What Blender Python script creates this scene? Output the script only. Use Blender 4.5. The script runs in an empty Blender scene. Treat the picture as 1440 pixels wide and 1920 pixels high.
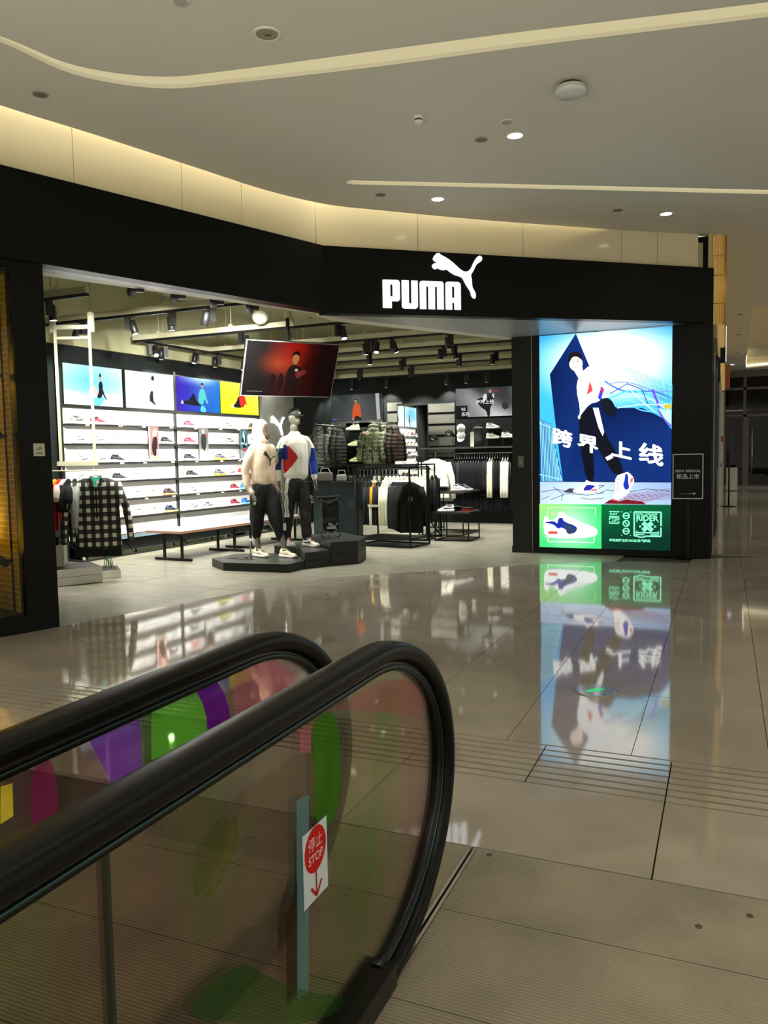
import bpy, bmesh, math, random
import numpy as np
from mathutils import Vector, Matrix, noise
random.seed(7)
SC = bpy.context.scene
COL = SC.collection
PI = math.pi
R = math.radians

# ------------------------------------------------------------------ camera
cam_d = bpy.data.cameras.new('camera'); cam = bpy.data.objects.new('camera', cam_d); COL.objects.link(cam)
SC.camera = cam
F_PX = 1497.0
cam_d.sensor_fit = 'VERTICAL'; cam_d.sensor_height = 24.0
cam_d.lens = 24.0 * F_PX / 1920.0
cam_d.clip_start = 0.05; cam_d.clip_end = 200
yaw, pitch, roll = math.atan(640 / 1497.0), R(-4.1), 0.0185
fw = Vector((-math.sin(yaw) * math.cos(pitch), math.cos(yaw) * math.cos(pitch), math.sin(pitch)))
rt = fw.cross(Vector((0, 0, 1))).normalized(); up = rt.cross(fw)
cr = math.cos(roll) * rt - math.sin(roll) * up
cu = math.sin(roll) * rt + math.cos(roll) * up
cam.matrix_world = Matrix(((cr.x, cu.x, -fw.x, 0), (cr.y, cu.y, -fw.y, 0), (cr.z, cu.z, -fw.z, 1.5), (0, 0, 0, 1)))

# ------------------------------------------------------------------ view, world, lights
SC.view_settings.view_transform = 'Standard'; SC.view_settings.look = 'None'
SC.view_settings.gamma = 1.0; SC.view_settings.use_curve_mapping = False
SC.view_settings.exposure = 0.0
W = bpy.data.worlds.new('world'); SC.world = W; W.use_nodes = True
W.node_tree.nodes['Background'].inputs[0].default_value = (0.80, 0.75, 0.61, 1)
W.node_tree.nodes['Background'].inputs[1].default_value = 0.95

def lamp(kind, name, loc, energy, color=(1, 1, 1), rot=(0, 0, 0), size=0.3, size_y=None, spot=60, blend=0.5, parent=None):
    L = bpy.data.lights.new(name, kind); L.energy = energy; L.color = color
    if kind == 'AREA':
        L.size = size
        if size_y: L.shape = 'RECTANGLE'; L.size_y = size_y
    elif kind == 'SPOT':
        L.spot_size = R(spot); L.spot_blend = blend; L.shadow_soft_size = size
    else:
        L.shadow_soft_size = size
    o = bpy.data.objects.new(name, L); o.location = loc; o.rotation_euler = rot; COL.objects.link(o)
    if parent: o.parent = parent
    return o

# added fill lamps, unseen behind the viewer, to brighten floor and ceiling





lamp('AREA', 'concourse_flood', (-2.0, -0.9, 4.36), 185, (1.0, 0.93, 0.78), size=7.0, size_y=2.2)
lamp('AREA', 'atrium_uplight', (-1.0, -5.5, -1.5), 800, (1.0, 0.95, 0.82), rot=(R(180 - 38), 0, 0), size=12.0, size_y=3.0)
# ------------------------------------------------------------------ helpers
def lin(c):
    out = []
    for v in c[:3]:
        v = v / 255.0
        out.append(v / 12.92 if v <= 0.04045 else ((v + 0.055) / 1.055) ** 2.4)
    return tuple(out)

_M = {}
def mat(name, col, rough=0.5, metal=0.0, emit=0.0, noise_amt=0.0, nscale=8.0, bump=0.0, bscale=60.0, coat=0.0, ior=None, spec=None):
    """col is sRGB 0-255"""
    if name in _M: return _M[name]
    m = bpy.data.materials.new(name); m.use_nodes = True; nt = m.node_tree; b = nt.nodes['Principled BSDF']
    c = lin(col)
    b.inputs['Base Color'].default_value = (*c, 1); b.inputs['Roughness'].default_value = rough; b.inputs['Metallic'].default_value = metal
    if coat: b.inputs['Coat Weight'].default_value = coat; b.inputs['Coat Roughness'].default_value = 0.05
    if ior: b.inputs['IOR'].default_value = ior
    if spec is not None: b.inputs['Specular IOR Level'].default_value = spec
    if emit: b.inputs['Emission Color'].default_value = (*c, 1); b.inputs['Emission Strength'].default_value = emit
    if noise_amt or bump:
        tc = nt.nodes.new('ShaderNodeTexCoord')
    if noise_amt:
        n = nt.nodes.new('ShaderNodeTexNoise'); n.inputs['Scale'].default_value = nscale; n.inputs['Detail'].default_value = 5
        nt.links.new(tc.outputs['Object'], n.inputs['Vector'])
        r = nt.nodes.new('ShaderNodeMapRange'); r.inputs['From Min'].default_value = 0.3; r.inputs['From Max'].default_value = 0.7
        r.inputs['To Min'].default_value = 1 - noise_amt; r.inputs['To Max'].default_value = 1 + noise_amt
        nt.links.new(n.outputs['Fac'], r.inputs['Value'])
        mx = nt.nodes.new('ShaderNodeVectorMath'); mx.operation = 'SCALE'; mx.inputs[0].default_value = c
        nt.links.new(r.outputs[0], mx.inputs['Scale']); nt.links.new(mx.outputs[0], b.inputs['Base Color'])
    if bump:
        n2 = nt.nodes.new('ShaderNodeTexNoise'); n2.inputs['Scale'].default_value = bscale; n2.inputs['Detail'].default_value = 4
        nt.links.new(tc.outputs['Object'], n2.inputs['Vector'])
        bp = nt.nodes.new('ShaderNodeBump'); bp.inputs['Strength'].default_value = bump; bp.inputs['Distance'].default_value = 0.01
        nt.links.new(n2.outputs['Fac'], bp.inputs['Height']); nt.links.new(bp.outputs[0], b.inputs['Normal'])
    _M[name] = m
    return m

def emat(name, col, strength):
    if name in _M: return _M[name]
    m = bpy.data.materials.new(name); m.use_nodes = True; nt = m.node_tree; nt.nodes.clear()
    e = nt.nodes.new('ShaderNodeEmission'); e.inputs[0].default_value = (*lin(col), 1); e.inputs[1].default_value = strength
    o = nt.nodes.new('ShaderNodeOutputMaterial'); nt.links.new(e.outputs[0], o.inputs[0]); _M[name] = m
    return m

def print_mat(strength):
    """flat print: colour attribute of the artwork; strength > 0 when it is a lit screen or light box"""
    name = 'print_%s' % str(strength).replace('.', '_')
    if name in _M: return _M[name]
    m = bpy.data.materials.new(name); m.use_nodes = True; nt = m.node_tree; b = nt.nodes['Principled BSDF']
    a = nt.nodes.new('ShaderNodeAttribute'); a.attribute_name = 'Col'
    b.inputs['Roughness'].default_value = 0.5; b.inputs['Specular IOR Level'].default_value = 0.15 if strength <= 0 else 0.02
    if strength > 0:
        b.inputs['Base Color'].default_value = (0.002, 0.002, 0.002, 1)
        nt.links.new(a.outputs['Color'], b.inputs['Emission Color']); b.inputs['Emission Strength'].default_value = strength
    else:
        nt.links.new(a.outputs['Color'], b.inputs['Base Color'])
    _M[name] = m
    return m

def link(o, parent=None):
    COL.objects.link(o)
    if parent is not None: o.parent = parent
    return o

def tag(o, label=None, cat=None, group=None, kind=None):
    if label: o['label'] = label
    if cat: o['category'] = cat
    if group: o['group'] = group
    if kind: o['kind'] = kind
    return o

def thing(name, label, cat, loc=(0, 0, 0), rz=0.0, group=None, rot=None):
    o = bpy.data.objects.new(name, None); o.empty_display_size = 0.1
    o.location = loc; o.rotation_euler = rot if rot else (0, 0, rz)
    link(o); return tag(o, label, cat, group)

def struct(o): o['kind'] = 'structure'; return o

def copy_tree(o, parent=None):
    c = o.copy(); COL.objects.link(c); c.parent = parent
    for ch in o.children: copy_tree(ch, c)
    return c

class MB:
    def __init__(s): s.v = []; s.f = []; s.m = []; s.cur = 0; s.sm = []
    def add(s, vs, fs, smooth=False):
        k = len(s.v); s.v += [tuple(v) for v in vs]; s.f += [tuple(i + k for i in f) for f in fs]
        s.m += [s.cur] * len(fs); s.sm += [smooth] * len(fs); return s
    def box(s, x0, x1, y0, y1, z0, z1):
        return s.add([(x0, y0, z0), (x1, y0, z0), (x1, y1, z0), (x0, y1, z0), (x0, y0, z1), (x1, y0, z1), (x1, y1, z1), (x0, y1, z1)],
                     [(0, 3, 2, 1), (4, 5, 6, 7), (0, 1, 5, 4), (1, 2, 6, 5), (2, 3, 7, 6), (3, 0, 4, 7)])
    def bar(s, a, b, w, h=None):
        """square bar from a to b"""
        a = Vector(a); b = Vector(b); h = h or w; d = (b - a).normalized()
        r = d.cross(Vector((0, 0, 1)));
        if r.length < 1e-4: r = Vector((1, 0, 0))
        r.normalize(); u = r.cross(d)
        vs = []
        for p in (a, b):
            for sx, sy in ((-1, -1), (1, -1), (1, 1), (-1, 1)): vs.append(p + r * sx * w / 2 + u * sy * h / 2)
        return s.add(vs, [(3, 2, 1, 0), (4, 5, 6, 7), (0, 1, 5, 4), (1, 2, 6, 5), (2, 3, 7, 6), (3, 0, 4, 7)])
    def tube(s, pts, r, n=8, r2=None, closed=False, flat=1.0):
        pts = [Vector(p) for p in pts]; N = len(pts)
        rr = r if isinstance(r, (list, tuple)) else [r] * N
        vs = []; prev = None
        for i, p in enumerate(pts):
            d = (pts[min(i + 1, N - 1)] - pts[max(i - 1, 0)]).normalized()
            if prev is None:
                a = Vector((0, 0, 1)) if abs(d.z) < 0.9 else Vector((1, 0, 0))
                rv = d.cross(a).normalized()
            else:
                rv = (prev - d * prev.dot(d)).normalized()
            prev = rv; u = rv.cross(d)
            for k in range(n):
                t = 2 * PI * k / n; vs.append(p + (rv * math.cos(t) + u * math.sin(t) * flat) * rr[i])
        fs = []
        for i in range(N - 1):
            for k in range(n):
                a = i * n + k; b = i * n + (k + 1) % n; fs.append((a, a + n, b + n, b))
        s.add(vs, fs, True); k = len(s.v) - len(vs)
        s.f += [tuple(k + j for j in range(n)), tuple(k + (N - 1) * n + j for j in reversed(range(n)))]
        s.m += [s.cur] * 2; s.sm += [False] * 2
        return s
    def prism(s, poly, z0, z1):
        n = len(poly); vs = [(x, y, z0) for x, y in poly] + [(x, y, z1) for x, y in poly]
        fs = [tuple(reversed(range(n))), tuple(range(n, 2 * n))] + [(i, (i + 1) % n, n + (i + 1) % n, n + i) for i in range(n)]
        return s.add(vs, fs)
    def prism_y(s, poly, y0, y1):
        """outline in x,z pushed through y (y0 = front)"""
        n = len(poly); vs = [(x, y0, z) for x, z in poly] + [(x, y1, z) for x, z in poly]
        fs = [tuple(range(n)), tuple(reversed(range(n, 2 * n)))] + [(i, n + i, n + (i + 1) % n, (i + 1) % n) for i in range(n)]
        return s.add(vs, fs)
    def loft(s, rings, cap=True, smooth=True):
        n = len(rings[0]); vs = [p for r in rings for p in r]; fs = []
        for i in range(len(rings) - 1):
            for k in range(n): a = i * n + k; b = i * n + (k + 1) % n; fs.append((a, b, b + n, a + n))
        s.add(vs, fs, smooth)
        if cap:
            k = len(s.v) - len(vs)
            s.f += [tuple(k + j for j in reversed(range(n))), tuple(k + (len(rings) - 1) * n + j for j in range(n))]
            s.m += [s.cur] * 2; s.sm += [False] * 2
        return s
    def lathe(s, prof, c=(0, 0, 0), n=20, axis='z'):
        rings = []
        for r, h in prof:
            ring = []
            for k in range(n):
                t = 2 * PI * k / n; x, y = r * math.cos(t), r * math.sin(t)
                p = {'z': (x, y, h), 'y': (x, h, -y), 'x': (h, x, y)}[axis]
                ring.append((p[0] + c[0], p[1] + c[1], p[2] + c[2]))
            rings.append(ring)
        return s.loft(rings)
    def ball(s, c, r, sx=1, sy=1, sz=1, n=14, m=9):
        prof = [(max(1e-4, math.sin(PI * i / m)) * r, -math.cos(PI * i / m) * r) for i in range(m + 1)]
        rings = [[(c[0] + q * math.cos(2 * PI * k / n) * sx, c[1] + q * math.sin(2 * PI * k / n) * sy, c[2] + h * sz) for k in range(n)] for q, h in prof]
        return s.loft(rings)
    def xf(s, M, start=0):
        for i in range(start, len(s.v)): s.v[i] = tuple(M @ Vector(s.v[i]))
        return s
    def mesh(s, name, mats, bevel=0):
        me = bpy.data.meshes.new(name); me.from_pydata(s.v, [], s.f)
        mats = mats if isinstance(mats, (list, tuple)) else [mats]
        for m in mats: me.materials.append(m)
        me.polygons.foreach_set('material_index', s.m); me.polygons.foreach_set('use_smooth', s.sm)
        me.update(); return me
    def build(s, name, mats, parent=None, bevel=0, loc=None, rz=None):
        o = bpy.data.objects.new(name, s.mesh(name, mats)); link(o, parent)
        if bevel:
            b = o.modifiers.new('bevel', 'BEVEL'); b.width = bevel; b.segments = 2; b.limit_method = 'ANGLE'; b.angle_limit = R(40)
        if loc: o.location = loc
        if rz is not None: o.rotation_euler = (0, 0, rz)
        return o

def mesh_obj(name, me, parent=None, m=None, loc=None):
    o = bpy.data.objects.new(name, me); link(o, parent)
    if m is not None:
        if not me.materials: me.materials.append(m)
        o.material_slots[0].link = 'OBJECT'; o.material_slots[0].material = m
    if loc: o.location = loc
    return o

def shape2d(outlines, depth, plane='xz'):
    """closed 2-D outlines (holes by even-odd) extruded to a solid mesh, centred on the plane"""
    cu_ = bpy.data.curves.new('c', 'CURVE'); cu_.dimensions = '2D'; cu_.fill_mode = 'BOTH' ; cu_.extrude = depth / 2
    for ol in outlines:
        sp = cu_.splines.new('POLY'); sp.points.add(len(ol) - 1); sp.use_cyclic_u = True
        for p, q in zip(sp.points, ol): p.co = (q[0], q[1], 0, 1)
    o = bpy.data.objects.new('c', cu_); COL.objects.link(o)
    dg = bpy.context.evaluated_depsgraph_get(); me = bpy.data.meshes.new_from_object(o.evaluated_get(dg))
    bpy.data.objects.remove(o); bpy.data.curves.remove(cu_)
    if plane == 'xz': me.transform(Matrix.Rotation(PI / 2, 4, 'X'))
    me.materials.clear()
    return me

def text_mesh(s, size, extrude=0.001, plane='xz', align='LEFT', shear=0, bold=0.0, space=1.0):
    cu_ = bpy.data.curves.new('t', 'FONT'); cu_.body = s; cu_.size = size; cu_.extrude = extrude; cu_.align_x = align
    cu_.shear = shear; cu_.offset = bold; cu_.space_character = space; cu_.resolution_u = 3
    o = bpy.data.objects.new('t', cu_); COL.objects.link(o)
    dg = bpy.context.evaluated_depsgraph_get(); me = bpy.data.meshes.new_from_object(o.evaluated_get(dg))
    bpy.data.objects.remove(o); bpy.data.curves.remove(cu_)
    if plane == 'xz': me.transform(Matrix.Rotation(PI / 2, 4, 'X'))
    me.materials.clear()
    return me

def rrect(x0, x1, z0, z1, r=0.02, n=4, corners=(1, 1, 1, 1)):
    """rounded rectangle, corners: bl br tr tl"""
    out = []
    for i, (cx, cz, a) in enumerate(((x0 + r, z0 + r, PI), (x1 - r, z0 + r, 1.5 * PI), (x1 - r, z1 - r, 0), (x0 + r, z1 - r, 0.5 * PI))):
        if not corners[i]:
            out.append([(x0, z0), (x1, z0), (x1, z1), (x0, z1)][i]); continue
        for k in range(n + 1):
            t = a + (PI / 2) * k / n; out.append((cx + r * math.cos(t), cz + r * math.sin(t)))
    return out

def smooth_poly(pts, it=2):
    """Chaikin corner cutting of a closed outline"""
    for _ in range(it):
        q = []
        for i in range(len(pts)):
            a = pts[i]; b = pts[(i + 1) % len(pts)]
            q.append((a[0] * .75 + b[0] * .25, a[1] * .75 + b[1] * .25)); q.append((a[0] * .25 + b[0] * .75, a[1] * .25 + b[1] * .75))
        pts = q
    return pts

class Art:
    """flat printed artwork built of coloured areas, in x,z; each later area lies a hair in front"""
    def __init__(s, step=0.0004): s.v = []; s.f = []; s.c = []; s.y = 0.0; s.step = step
    def poly(s, pts, col, smooth=0):
        if smooth: pts = smooth_poly(pts, smooth)
        k = len(s.v); s.y -= s.step
        s.v += [(p[0], s.y, p[1]) for p in pts]; s.f.append(tuple(range(k, k + len(pts))))
        if isinstance(col[0], (tuple, list)): s.c += [lin(c) for c in col]
        else: s.c += [lin(col)] * len(pts)
        return s
    def rect(s, x0, x1, z0, z1, col): return s.poly([(x0, z0), (x1, z0), (x1, z1), (x0, z1)], col)
    def grid(s, x0, x1, z0, z1, fn, nx=24, nz=24):
        s.y -= s.step; k = len(s.v)
        for j in range(nz + 1):
            for i in range(nx + 1):
                u, w = i / nx, j / nz; s.v.append((x0 + (x1 - x0) * u, s.y, z0 + (z1 - z0) * w)); s.c.append(lin(fn(u, w)))
        for j in range(nz):
            for i in range(nx):
                a = k + j * (nx + 1) + i; s.f.append((a, a + 1, a + nx + 2, a + nx + 1))
        return s
    def line(s, pts, w, col):
        s.y -= s.step
        for (x0, z0), (x1, z1) in zip(pts[:-1], pts[1:]):
            dx, dz = x1 - x0, z1 - z0; L = math.hypot(dx, dz) or 1; nx, nz = -dz / L * w / 2, dx / L * w / 2
            k = len(s.v); s.v += [(x0 + nx, s.y, z0 + nz), (x0 - nx, s.y, z0 - nz), (x1 - nx, s.y, z1 - nz), (x1 + nx, s.y, z1 + nz)]
            s.f.append((k, k + 1, k + 2, k + 3)); s.c += [lin(col)] * 4
        return s
    def ell(s, cx, cz, rx, rz, col, n=14): return s.poly([(cx + rx * math.cos(2 * PI * i / n), cz + rz * math.sin(2 * PI * i / n)) for i in range(n)], col)
    def text(s, st, x, z, size, col, **kw):
        me = text_mesh(st, size, 0.0, **kw); s.y -= s.step; k = len(s.v)
        s.v += [(v.co.x + x, s.y, v.co.z + z) for v in me.vertices]
        s.f += [tuple(k + i for i in p.vertices) for p in me.polygons]; s.c += [lin(col)] * len(me.vertices)
        bpy.data.meshes.remove(me); return s
    def build(s, name, parent, strength, loc=(0, 0, 0)):
        me = bpy.data.meshes.new(name); me.from_pydata(s.v, [], s.f)
        ca = me.color_attributes.new('Col', 'FLOAT_COLOR', 'POINT')
        ca.data.foreach_set('color', [x for c in s.c for x in (*c, 1.0)])
        me.materials.append(print_mat(strength)); me.update()
        o = bpy.data.objects.new(name, me); link(o, parent); o.location = loc; return o

def lerp(a, b, t): t = max(0, min(1, t)); return tuple(x + (y - x) * t for x, y in zip(a, b))

BLACK = mat('black_panel', (9, 11, 8), 0.35, noise_amt=0.08, spec=0.12)
BLACKM = mat('black_metal', (17, 17, 17), 0.45, spec=0.2)
WHITEP = mat('white_paint', (225, 225, 218), 0.45)
# ================================================================== large structure
PILLAR = (-5.53, 5.41)
BEND = Vector((-4.40, 8.62)); RIGHT = Vector((-0.165, 11.76)); LEFT0 = Vector((-5.62, 5.06))
A_FRONT = math.atan2(RIGHT.y - BEND.y, RIGHT.x - BEND.x)
A_LEFT = math.atan2(BEND.y - LEFT0.y, BEND.x - LEFT0.x)
Z_CEIL = 4.4

def clip(poly, a, b):
    """keep the part of the polygon to the right of the line a->b"""
    out = []
    def side(p): return (b[0] - a[0]) * (p[1] - a[1]) - (b[1] - a[1]) * (p[0] - a[0])
    for i in range(len(poly)):
        p, q = poly[i], poly[(i + 1) % len(poly)]; sp, sq = side(p), side(q)
        if sp <= 0: out.append(p)
        if (sp < 0 < sq) or (sq < 0 < sp):
            t = sp / (sp - sq); out.append((p[0] + (q[0] - p[0]) * t, p[1] + (q[1] - p[1]) * t))
    return out

# ---- polished concourse floor, tile by tile
def stone_mat():
    m = bpy.data.materials.new('polished_stone'); m.use_nodes = True; nt = m.node_tree; b = nt.nodes['Principled BSDF']
    g = nt.nodes.new('ShaderNodeNewGeometry')
    oi = nt.nodes.new('ShaderNodeObjectInfo')
    n = nt.nodes.new('ShaderNodeTexNoise'); n.inputs['Scale'].default_value = 1.3; n.inputs['Detail'].default_value = 6; n.inputs['Distortion'].default_value = 1.2
    nt.links.new(g.outputs['Position'], n.inputs['Vector'])
    cr_ = nt.nodes.new('ShaderNodeValToRGB'); cr_.color_ramp.elements[0].position = 0.3; cr_.color_ramp.elements[1].position = 0.72
    cr_.color_ramp.elements[0].color = (*lin((146, 138, 123)), 1); cr_.color_ramp.elements[1].color = (*lin((165, 157, 142)), 1)
    nt.links.new(n.outputs['Fac'], cr_.inputs['Fac'])
    ma = nt.nodes.new('ShaderNodeMapRange'); ma.inputs['To Min'].default_value = 0.94; ma.inputs['To Max'].default_value = 1.05
    nt.links.new(oi.outputs['Random'], ma.inputs['Value'])
    sc_ = nt.nodes.new('ShaderNodeVectorMath'); sc_.operation = 'SCALE'
    nt.links.new(cr_.outputs['Color'], sc_.inputs[0]); nt.links.new(ma.outputs[0], sc_.inputs['Scale']); nt.links.new(sc_.outputs[0], b.inputs['Base Color'])
    b.inputs['Roughness'].default_value = 0.05; b.inputs['IOR'].default_value = 1.85
    n2 = nt.nodes.new('ShaderNodeTexNoise'); n2.inputs['Scale'].default_value = 2.2; n2.inputs['Detail'].default_value = 2
    nt.links.new(g.outputs['Position'], n2.inputs['Vector'])
    bp = nt.nodes.new('ShaderNodeBump'); bp.inputs['Strength'].default_value = 0.02; bp.inputs['Distance'].default_value = 0.01
    nt.links.new(n2.outputs['Fac'], bp.inputs['Height']); nt.links.new(bp.outputs[0], b.inputs['Normal'])
    return m
STONE = stone_mat()
JOINT = mat('tile_joint', (58, 52, 42), 0.8)

def concrete_mat():
    m = bpy.data.materials.new('shop_concrete_tile'); m.use_nodes = True; nt = m.node_tree; b = nt.nodes['Principled BSDF']
    g = nt.nodes.new('ShaderNodeNewGeometry'); oi = nt.nodes.new('ShaderNodeObjectInfo')
    mp = nt.nodes.new('ShaderNodeMapping'); mp.inputs['Scale'].default_value = (1.0, 2.6, 1); nt.links.new(g.outputs['Position'], mp.inputs['Vector'])
    n = nt.nodes.new('ShaderNodeTexNoise'); n.inputs['Scale'].default_value = 2.4; n.inputs['Detail'].default_value = 8; n.inputs['Roughness'].default_value = 0.65
    nt.links.new(mp.outputs[0], n.inputs['Vector'])
    cr_ = nt.nodes.new('ShaderNodeValToRGB'); cr_.color_ramp.elements[0].position = 0.3; cr_.color_ramp.elements[1].position = 0.75
    cr_.color_ramp.elements[0].color = (*lin((120, 118, 103)), 1); cr_.color_ramp.elements[1].color = (*lin((162, 160, 142)), 1)
    nt.links.new(n.outputs['Fac'], cr_.inputs['Fac'])
    ma = nt.nodes.new('ShaderNodeMapRange'); ma.inputs['To Min'].default_value = 0.88; ma.inputs['To Max'].default_value = 1.08
    nt.links.new(oi.outputs['Random'], ma.inputs['Value'])
    sc_ = nt.nodes.new('ShaderNodeVectorMath'); sc_.operation = 'SCALE'
    nt.links.new(cr_.outputs['Color'], sc_.inputs[0]); nt.links.new(ma.outputs[0], sc_.inputs['Scale']); nt.links.new(sc_.outputs[0], b.inputs['Base Color'])
    b.inputs['Roughness'].default_value = 0.3; b.inputs['IOR'].default_value = 1.4
    return m
CONC = concrete_mat()

floor = MB().box(-14, 8, -1.5, 40, -0.30, -0.022).build('floor', JOINT); struct(floor)
CHAIN = [(-6.6, 1.6), (-4.95, 7.5), (-4.48, 8.72), (-2.3, 10.55), (-0.165, 11.72)]
def put_tile(poly, z1, m, name='tile', z0=-0.02):
    if len(poly) < 3: return
    # inset 2 mm for the joint
    c = (sum(p[0] for p in poly) / len(poly), sum(p[1] for p in poly) / len(poly))
    ar = abs(sum(poly[i][0] * poly[(i + 1) % len(poly)][1] - poly[(i + 1) % len(poly)][0] * poly[i][1] for i in range(len(poly)))) / 2
    if ar < 0.002: return
    q = []
    for x, y in poly:
        dx, dy = c[0] - x, c[1] - y; L = math.hypot(dx, dy); k = 0.0035 / L; q.append((x + dx * k, y + dy * k))
    MB().prism(q, z0, z1).build(name, m, floor)
xs = [-1.66 + 0.625 * k for k in range(-8, 9)]
ys = [4.0 + 1.03 * k for k in range(0, 29)]
for j in range(len(ys) - 1):
    for i in range(len(xs) - 1):
        y0, y1 = ys[j], ys[j + 1]; x0, x1 = xs[i], xs[i + 1]
        if y0 > 11 and x1 < -0.2: continue
        if x0 > 0.3 + 0.06 * y0 + 0.3: continue
        poly = [(x0, y0), (x1, y0), (x1, y1), (x0, y1)]
        if y0 < 11.7:
            for a, b in zip(CHAIN[:-1], CHAIN[1:]):
                if poly: poly = clip(poly, a, b)
        if y1 > 11.72 and poly: poly = clip(poly, (-0.165, 0), (-0.165, 60)) if y0 > 11.7 else poly
        put_tile(poly, 0.0, STONE)
# the floor beyond the single tiles, as plain slabs
for x0, x1, y0, y1 in ((xs[-1], 8, 4.0, 34), (-14, xs[0], -1.4, 4.6), (0.9 + 0.31, 8, 2.837, 4.0)):
    MB().box(x0, x1, y0, y1, -0.02, -0.001).build('tile', STONE, floor)
# row in front of the metal plate, y 2.837..3.5
for k in range(-5, 2):
    x0 = -0.22 + 1.22 * k
    put_tile([(x0, 2.84), (x0 + 1.22, 2.84), (x0 + 1.22, 3.5), (x0, 3.5)], 0.0, STONE)
# grooved warning tiles, y 3.5..4.0
GROOVE = mat('groove_inlay', (20, 18, 14), 0.8, spec=0.1)
for k in range(-8, 2):
    x0 = -0.22 + 0.605 * k + 0.003; x1 = x0 + 0.599
    mb = MB(); mb.box(x0, x1, 3.503, 3.997, -0.02, -0.007); mb.cur = 1
    n = 7; p = 0.494 / n
    for q in range(n):
        mb.box(x0, x1, 3.503 + p * q + 0.0095, 3.503 + p * (q + 1) - 0.0095, -0.007, 0.0)
    mb.build('tile', [GROOVE, STONE], floor)
# concrete shop tiles
uw = Vector((math.sin(R(3.65)), math.cos(R(3.65)))); vw = Vector((uw.y, -uw.x))
org = Vector((-9.0, 9.1))
for i in range(-4, 7):
    for j in range(-1, 6):
        off = 0.0
        a = org + uw * (i * 1.25) + vw * (j * 1.25)
        poly = [a, a + vw * 1.25, a + vw * 1.25 + uw * 1.25, a + uw * 1.25]
        c = a + (uw + vw) * 0.62
        if c.y > 17.6: continue
        if c.x > -2.2 and c.y > 12.5: continue
        if c.x > 0.3: continue
        # skip those wholly under the concourse
        def right_of(p): return all((b[0] - s_[0]) * (p[1] - s_[1]) - (b[1] - s_[1]) * (p[0] - s_[0]) < -0.001 for s_, b in zip(CHAIN[:-1], CHAIN[1:]))
        if all(right_of(p) for p in poly): continue
        poly = [(p.x, p.y) for p in poly][::-1]
        put_tile(poly, -0.003, CONC, z0=-0.021)

# ---- ribbed metal landing plates of the escalators
RIB = mat('ribbed_metal', (150, 142, 122), 0.5, 0.35, noise_amt=0.16, nscale=3.0)
def plate(x0, x1, y0, y1, name='landing_plate'):
    mb = MB(); p = 0.0135; n = int((y1 - y0 - 0.006) / p)
    prof = [(y0 + 0.003, -0.02), (y0 + 0.003, 0.0)]
    for q in range(n):
        a = y0 + 0.003 + q * p; prof += [(a + p * 0.55, 0.0), (a + p * 0.66, -0.004), (a + p * 0.89, -0.004), (a + p, 0.0)]
    prof += [(y1 - 0.003, 0.0), (y1 - 0.003, -0.02)]
    N = len(prof); vs = [(x0, y, z) for y, z in prof] + [(x1, y, z) for y, z in prof]
    fs = [(i, i + 1, N + i + 1, N + i) for i in range(N - 1)]
    mb.add(vs, fs); return mb.build(name, RIB, floor)
for y0, y1 in ((2.40, 2.835), (1.94, 2.40), (1.47, 1.94), (0.9, 1.47), (-1.0, 0.9)):
    plate(-0.85, 1.3, y0, y1); plate(-2.6, -0.885, y0, y1)
STEEL = mat('brushed_steel', (190, 186, 176), 0.28, 1.0, noise_amt=0.05)
MB().box(-0.883, -0.872, -1, 2.835, -0.02, 0.001).box(-0.863, -0.852, -1, 2.835, -0.02, 0.001).build('joint_strip', STEEL, floor)
for (x, y) in ((-0.795, 2.80), (-0.06, 2.60), (0.09, 2.72)):
    MB().lathe([(0.011, -0.002), (0.011, 0.0012), (0.007, 0.0015)], (x, y, 0), 12).build('plate_screw', mat('screw_dull', (84, 78, 64), 0.5, 0.5), floor)

# ---- mall ceiling with its slots
CEIL = mat('ceiling_paint', (212, 209, 196), 0.6, noise_amt=0.015, nscale=1.0)
def sp(pts, n=6):
    """Catmull-Rom through points"""
    out = []
    P = [Vector(pts[0])] + [Vector(p) for p in pts] + [Vector(pts[-1])]
    for i in range(1, len(P) - 2):
        for k in range(n):
            t = k / n; a, b, c, d = P[i - 1], P[i], P[i + 1], P[i + 2]
            out.append(0.5 * ((2 * b) + (c - a) * t + (2 * a - 5 * b + 4 * c - d) * t * t + (3 * b - a - 3 * c + d) * t ** 3))
    out.append(P[-2]); return [tuple(v) for v in out]
K = (Z_CEIL - 1.5) / 3.1
edge = [(-5.844, 5.327), (-5.583, 6.134), (-5.233, 7.329), (-4.951, 8.278), (-4.565, 9.047), (-4.029, 9.605), (-3.038, 10.544), (-1.807, 11.589), (-0.389, 12.768)]
edge = [(x * K, y * K) for x, y in edge]
edge = sp([(-6.2, 1.5), (-5.72, 3.8)] + edge + [(-0.16, 12.03)], 5)
edge += [(-0.09, 12.12), (-0.05, 12.3), (-0.04, 12.6), (-0.03, 33.0)]
outer = edge + [(6, 33.0), (6, -2.5), (-7.0, -2.5)]   # cut short behind the viewer as an assumed opening that lets light in
s1 = sp([(x * K, y * K) for x, y in [(-6.1, 2.6), (-5.4, 3.6), (-4.83, 4.43), (-4.70, 5.11), (-4.36, 5.69), (-3.72, 5.84), (-2.54, 6.12), (-1.39, 6.34), (0.25, 6.66), (3.0, 7.2)]])
s1 = sp([(x * K, y * K) for x, y in [(-6.35, 2.2), (-5.5, 3.4), (-5.0, 4.45), (-4.86, 5.16), (-4.40, 5.66), (-3.72, 5.86), (-2.55, 6.11), (-1.42, 6.30), (0.25, 6.63), (3.0, 7.15)]])
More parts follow.
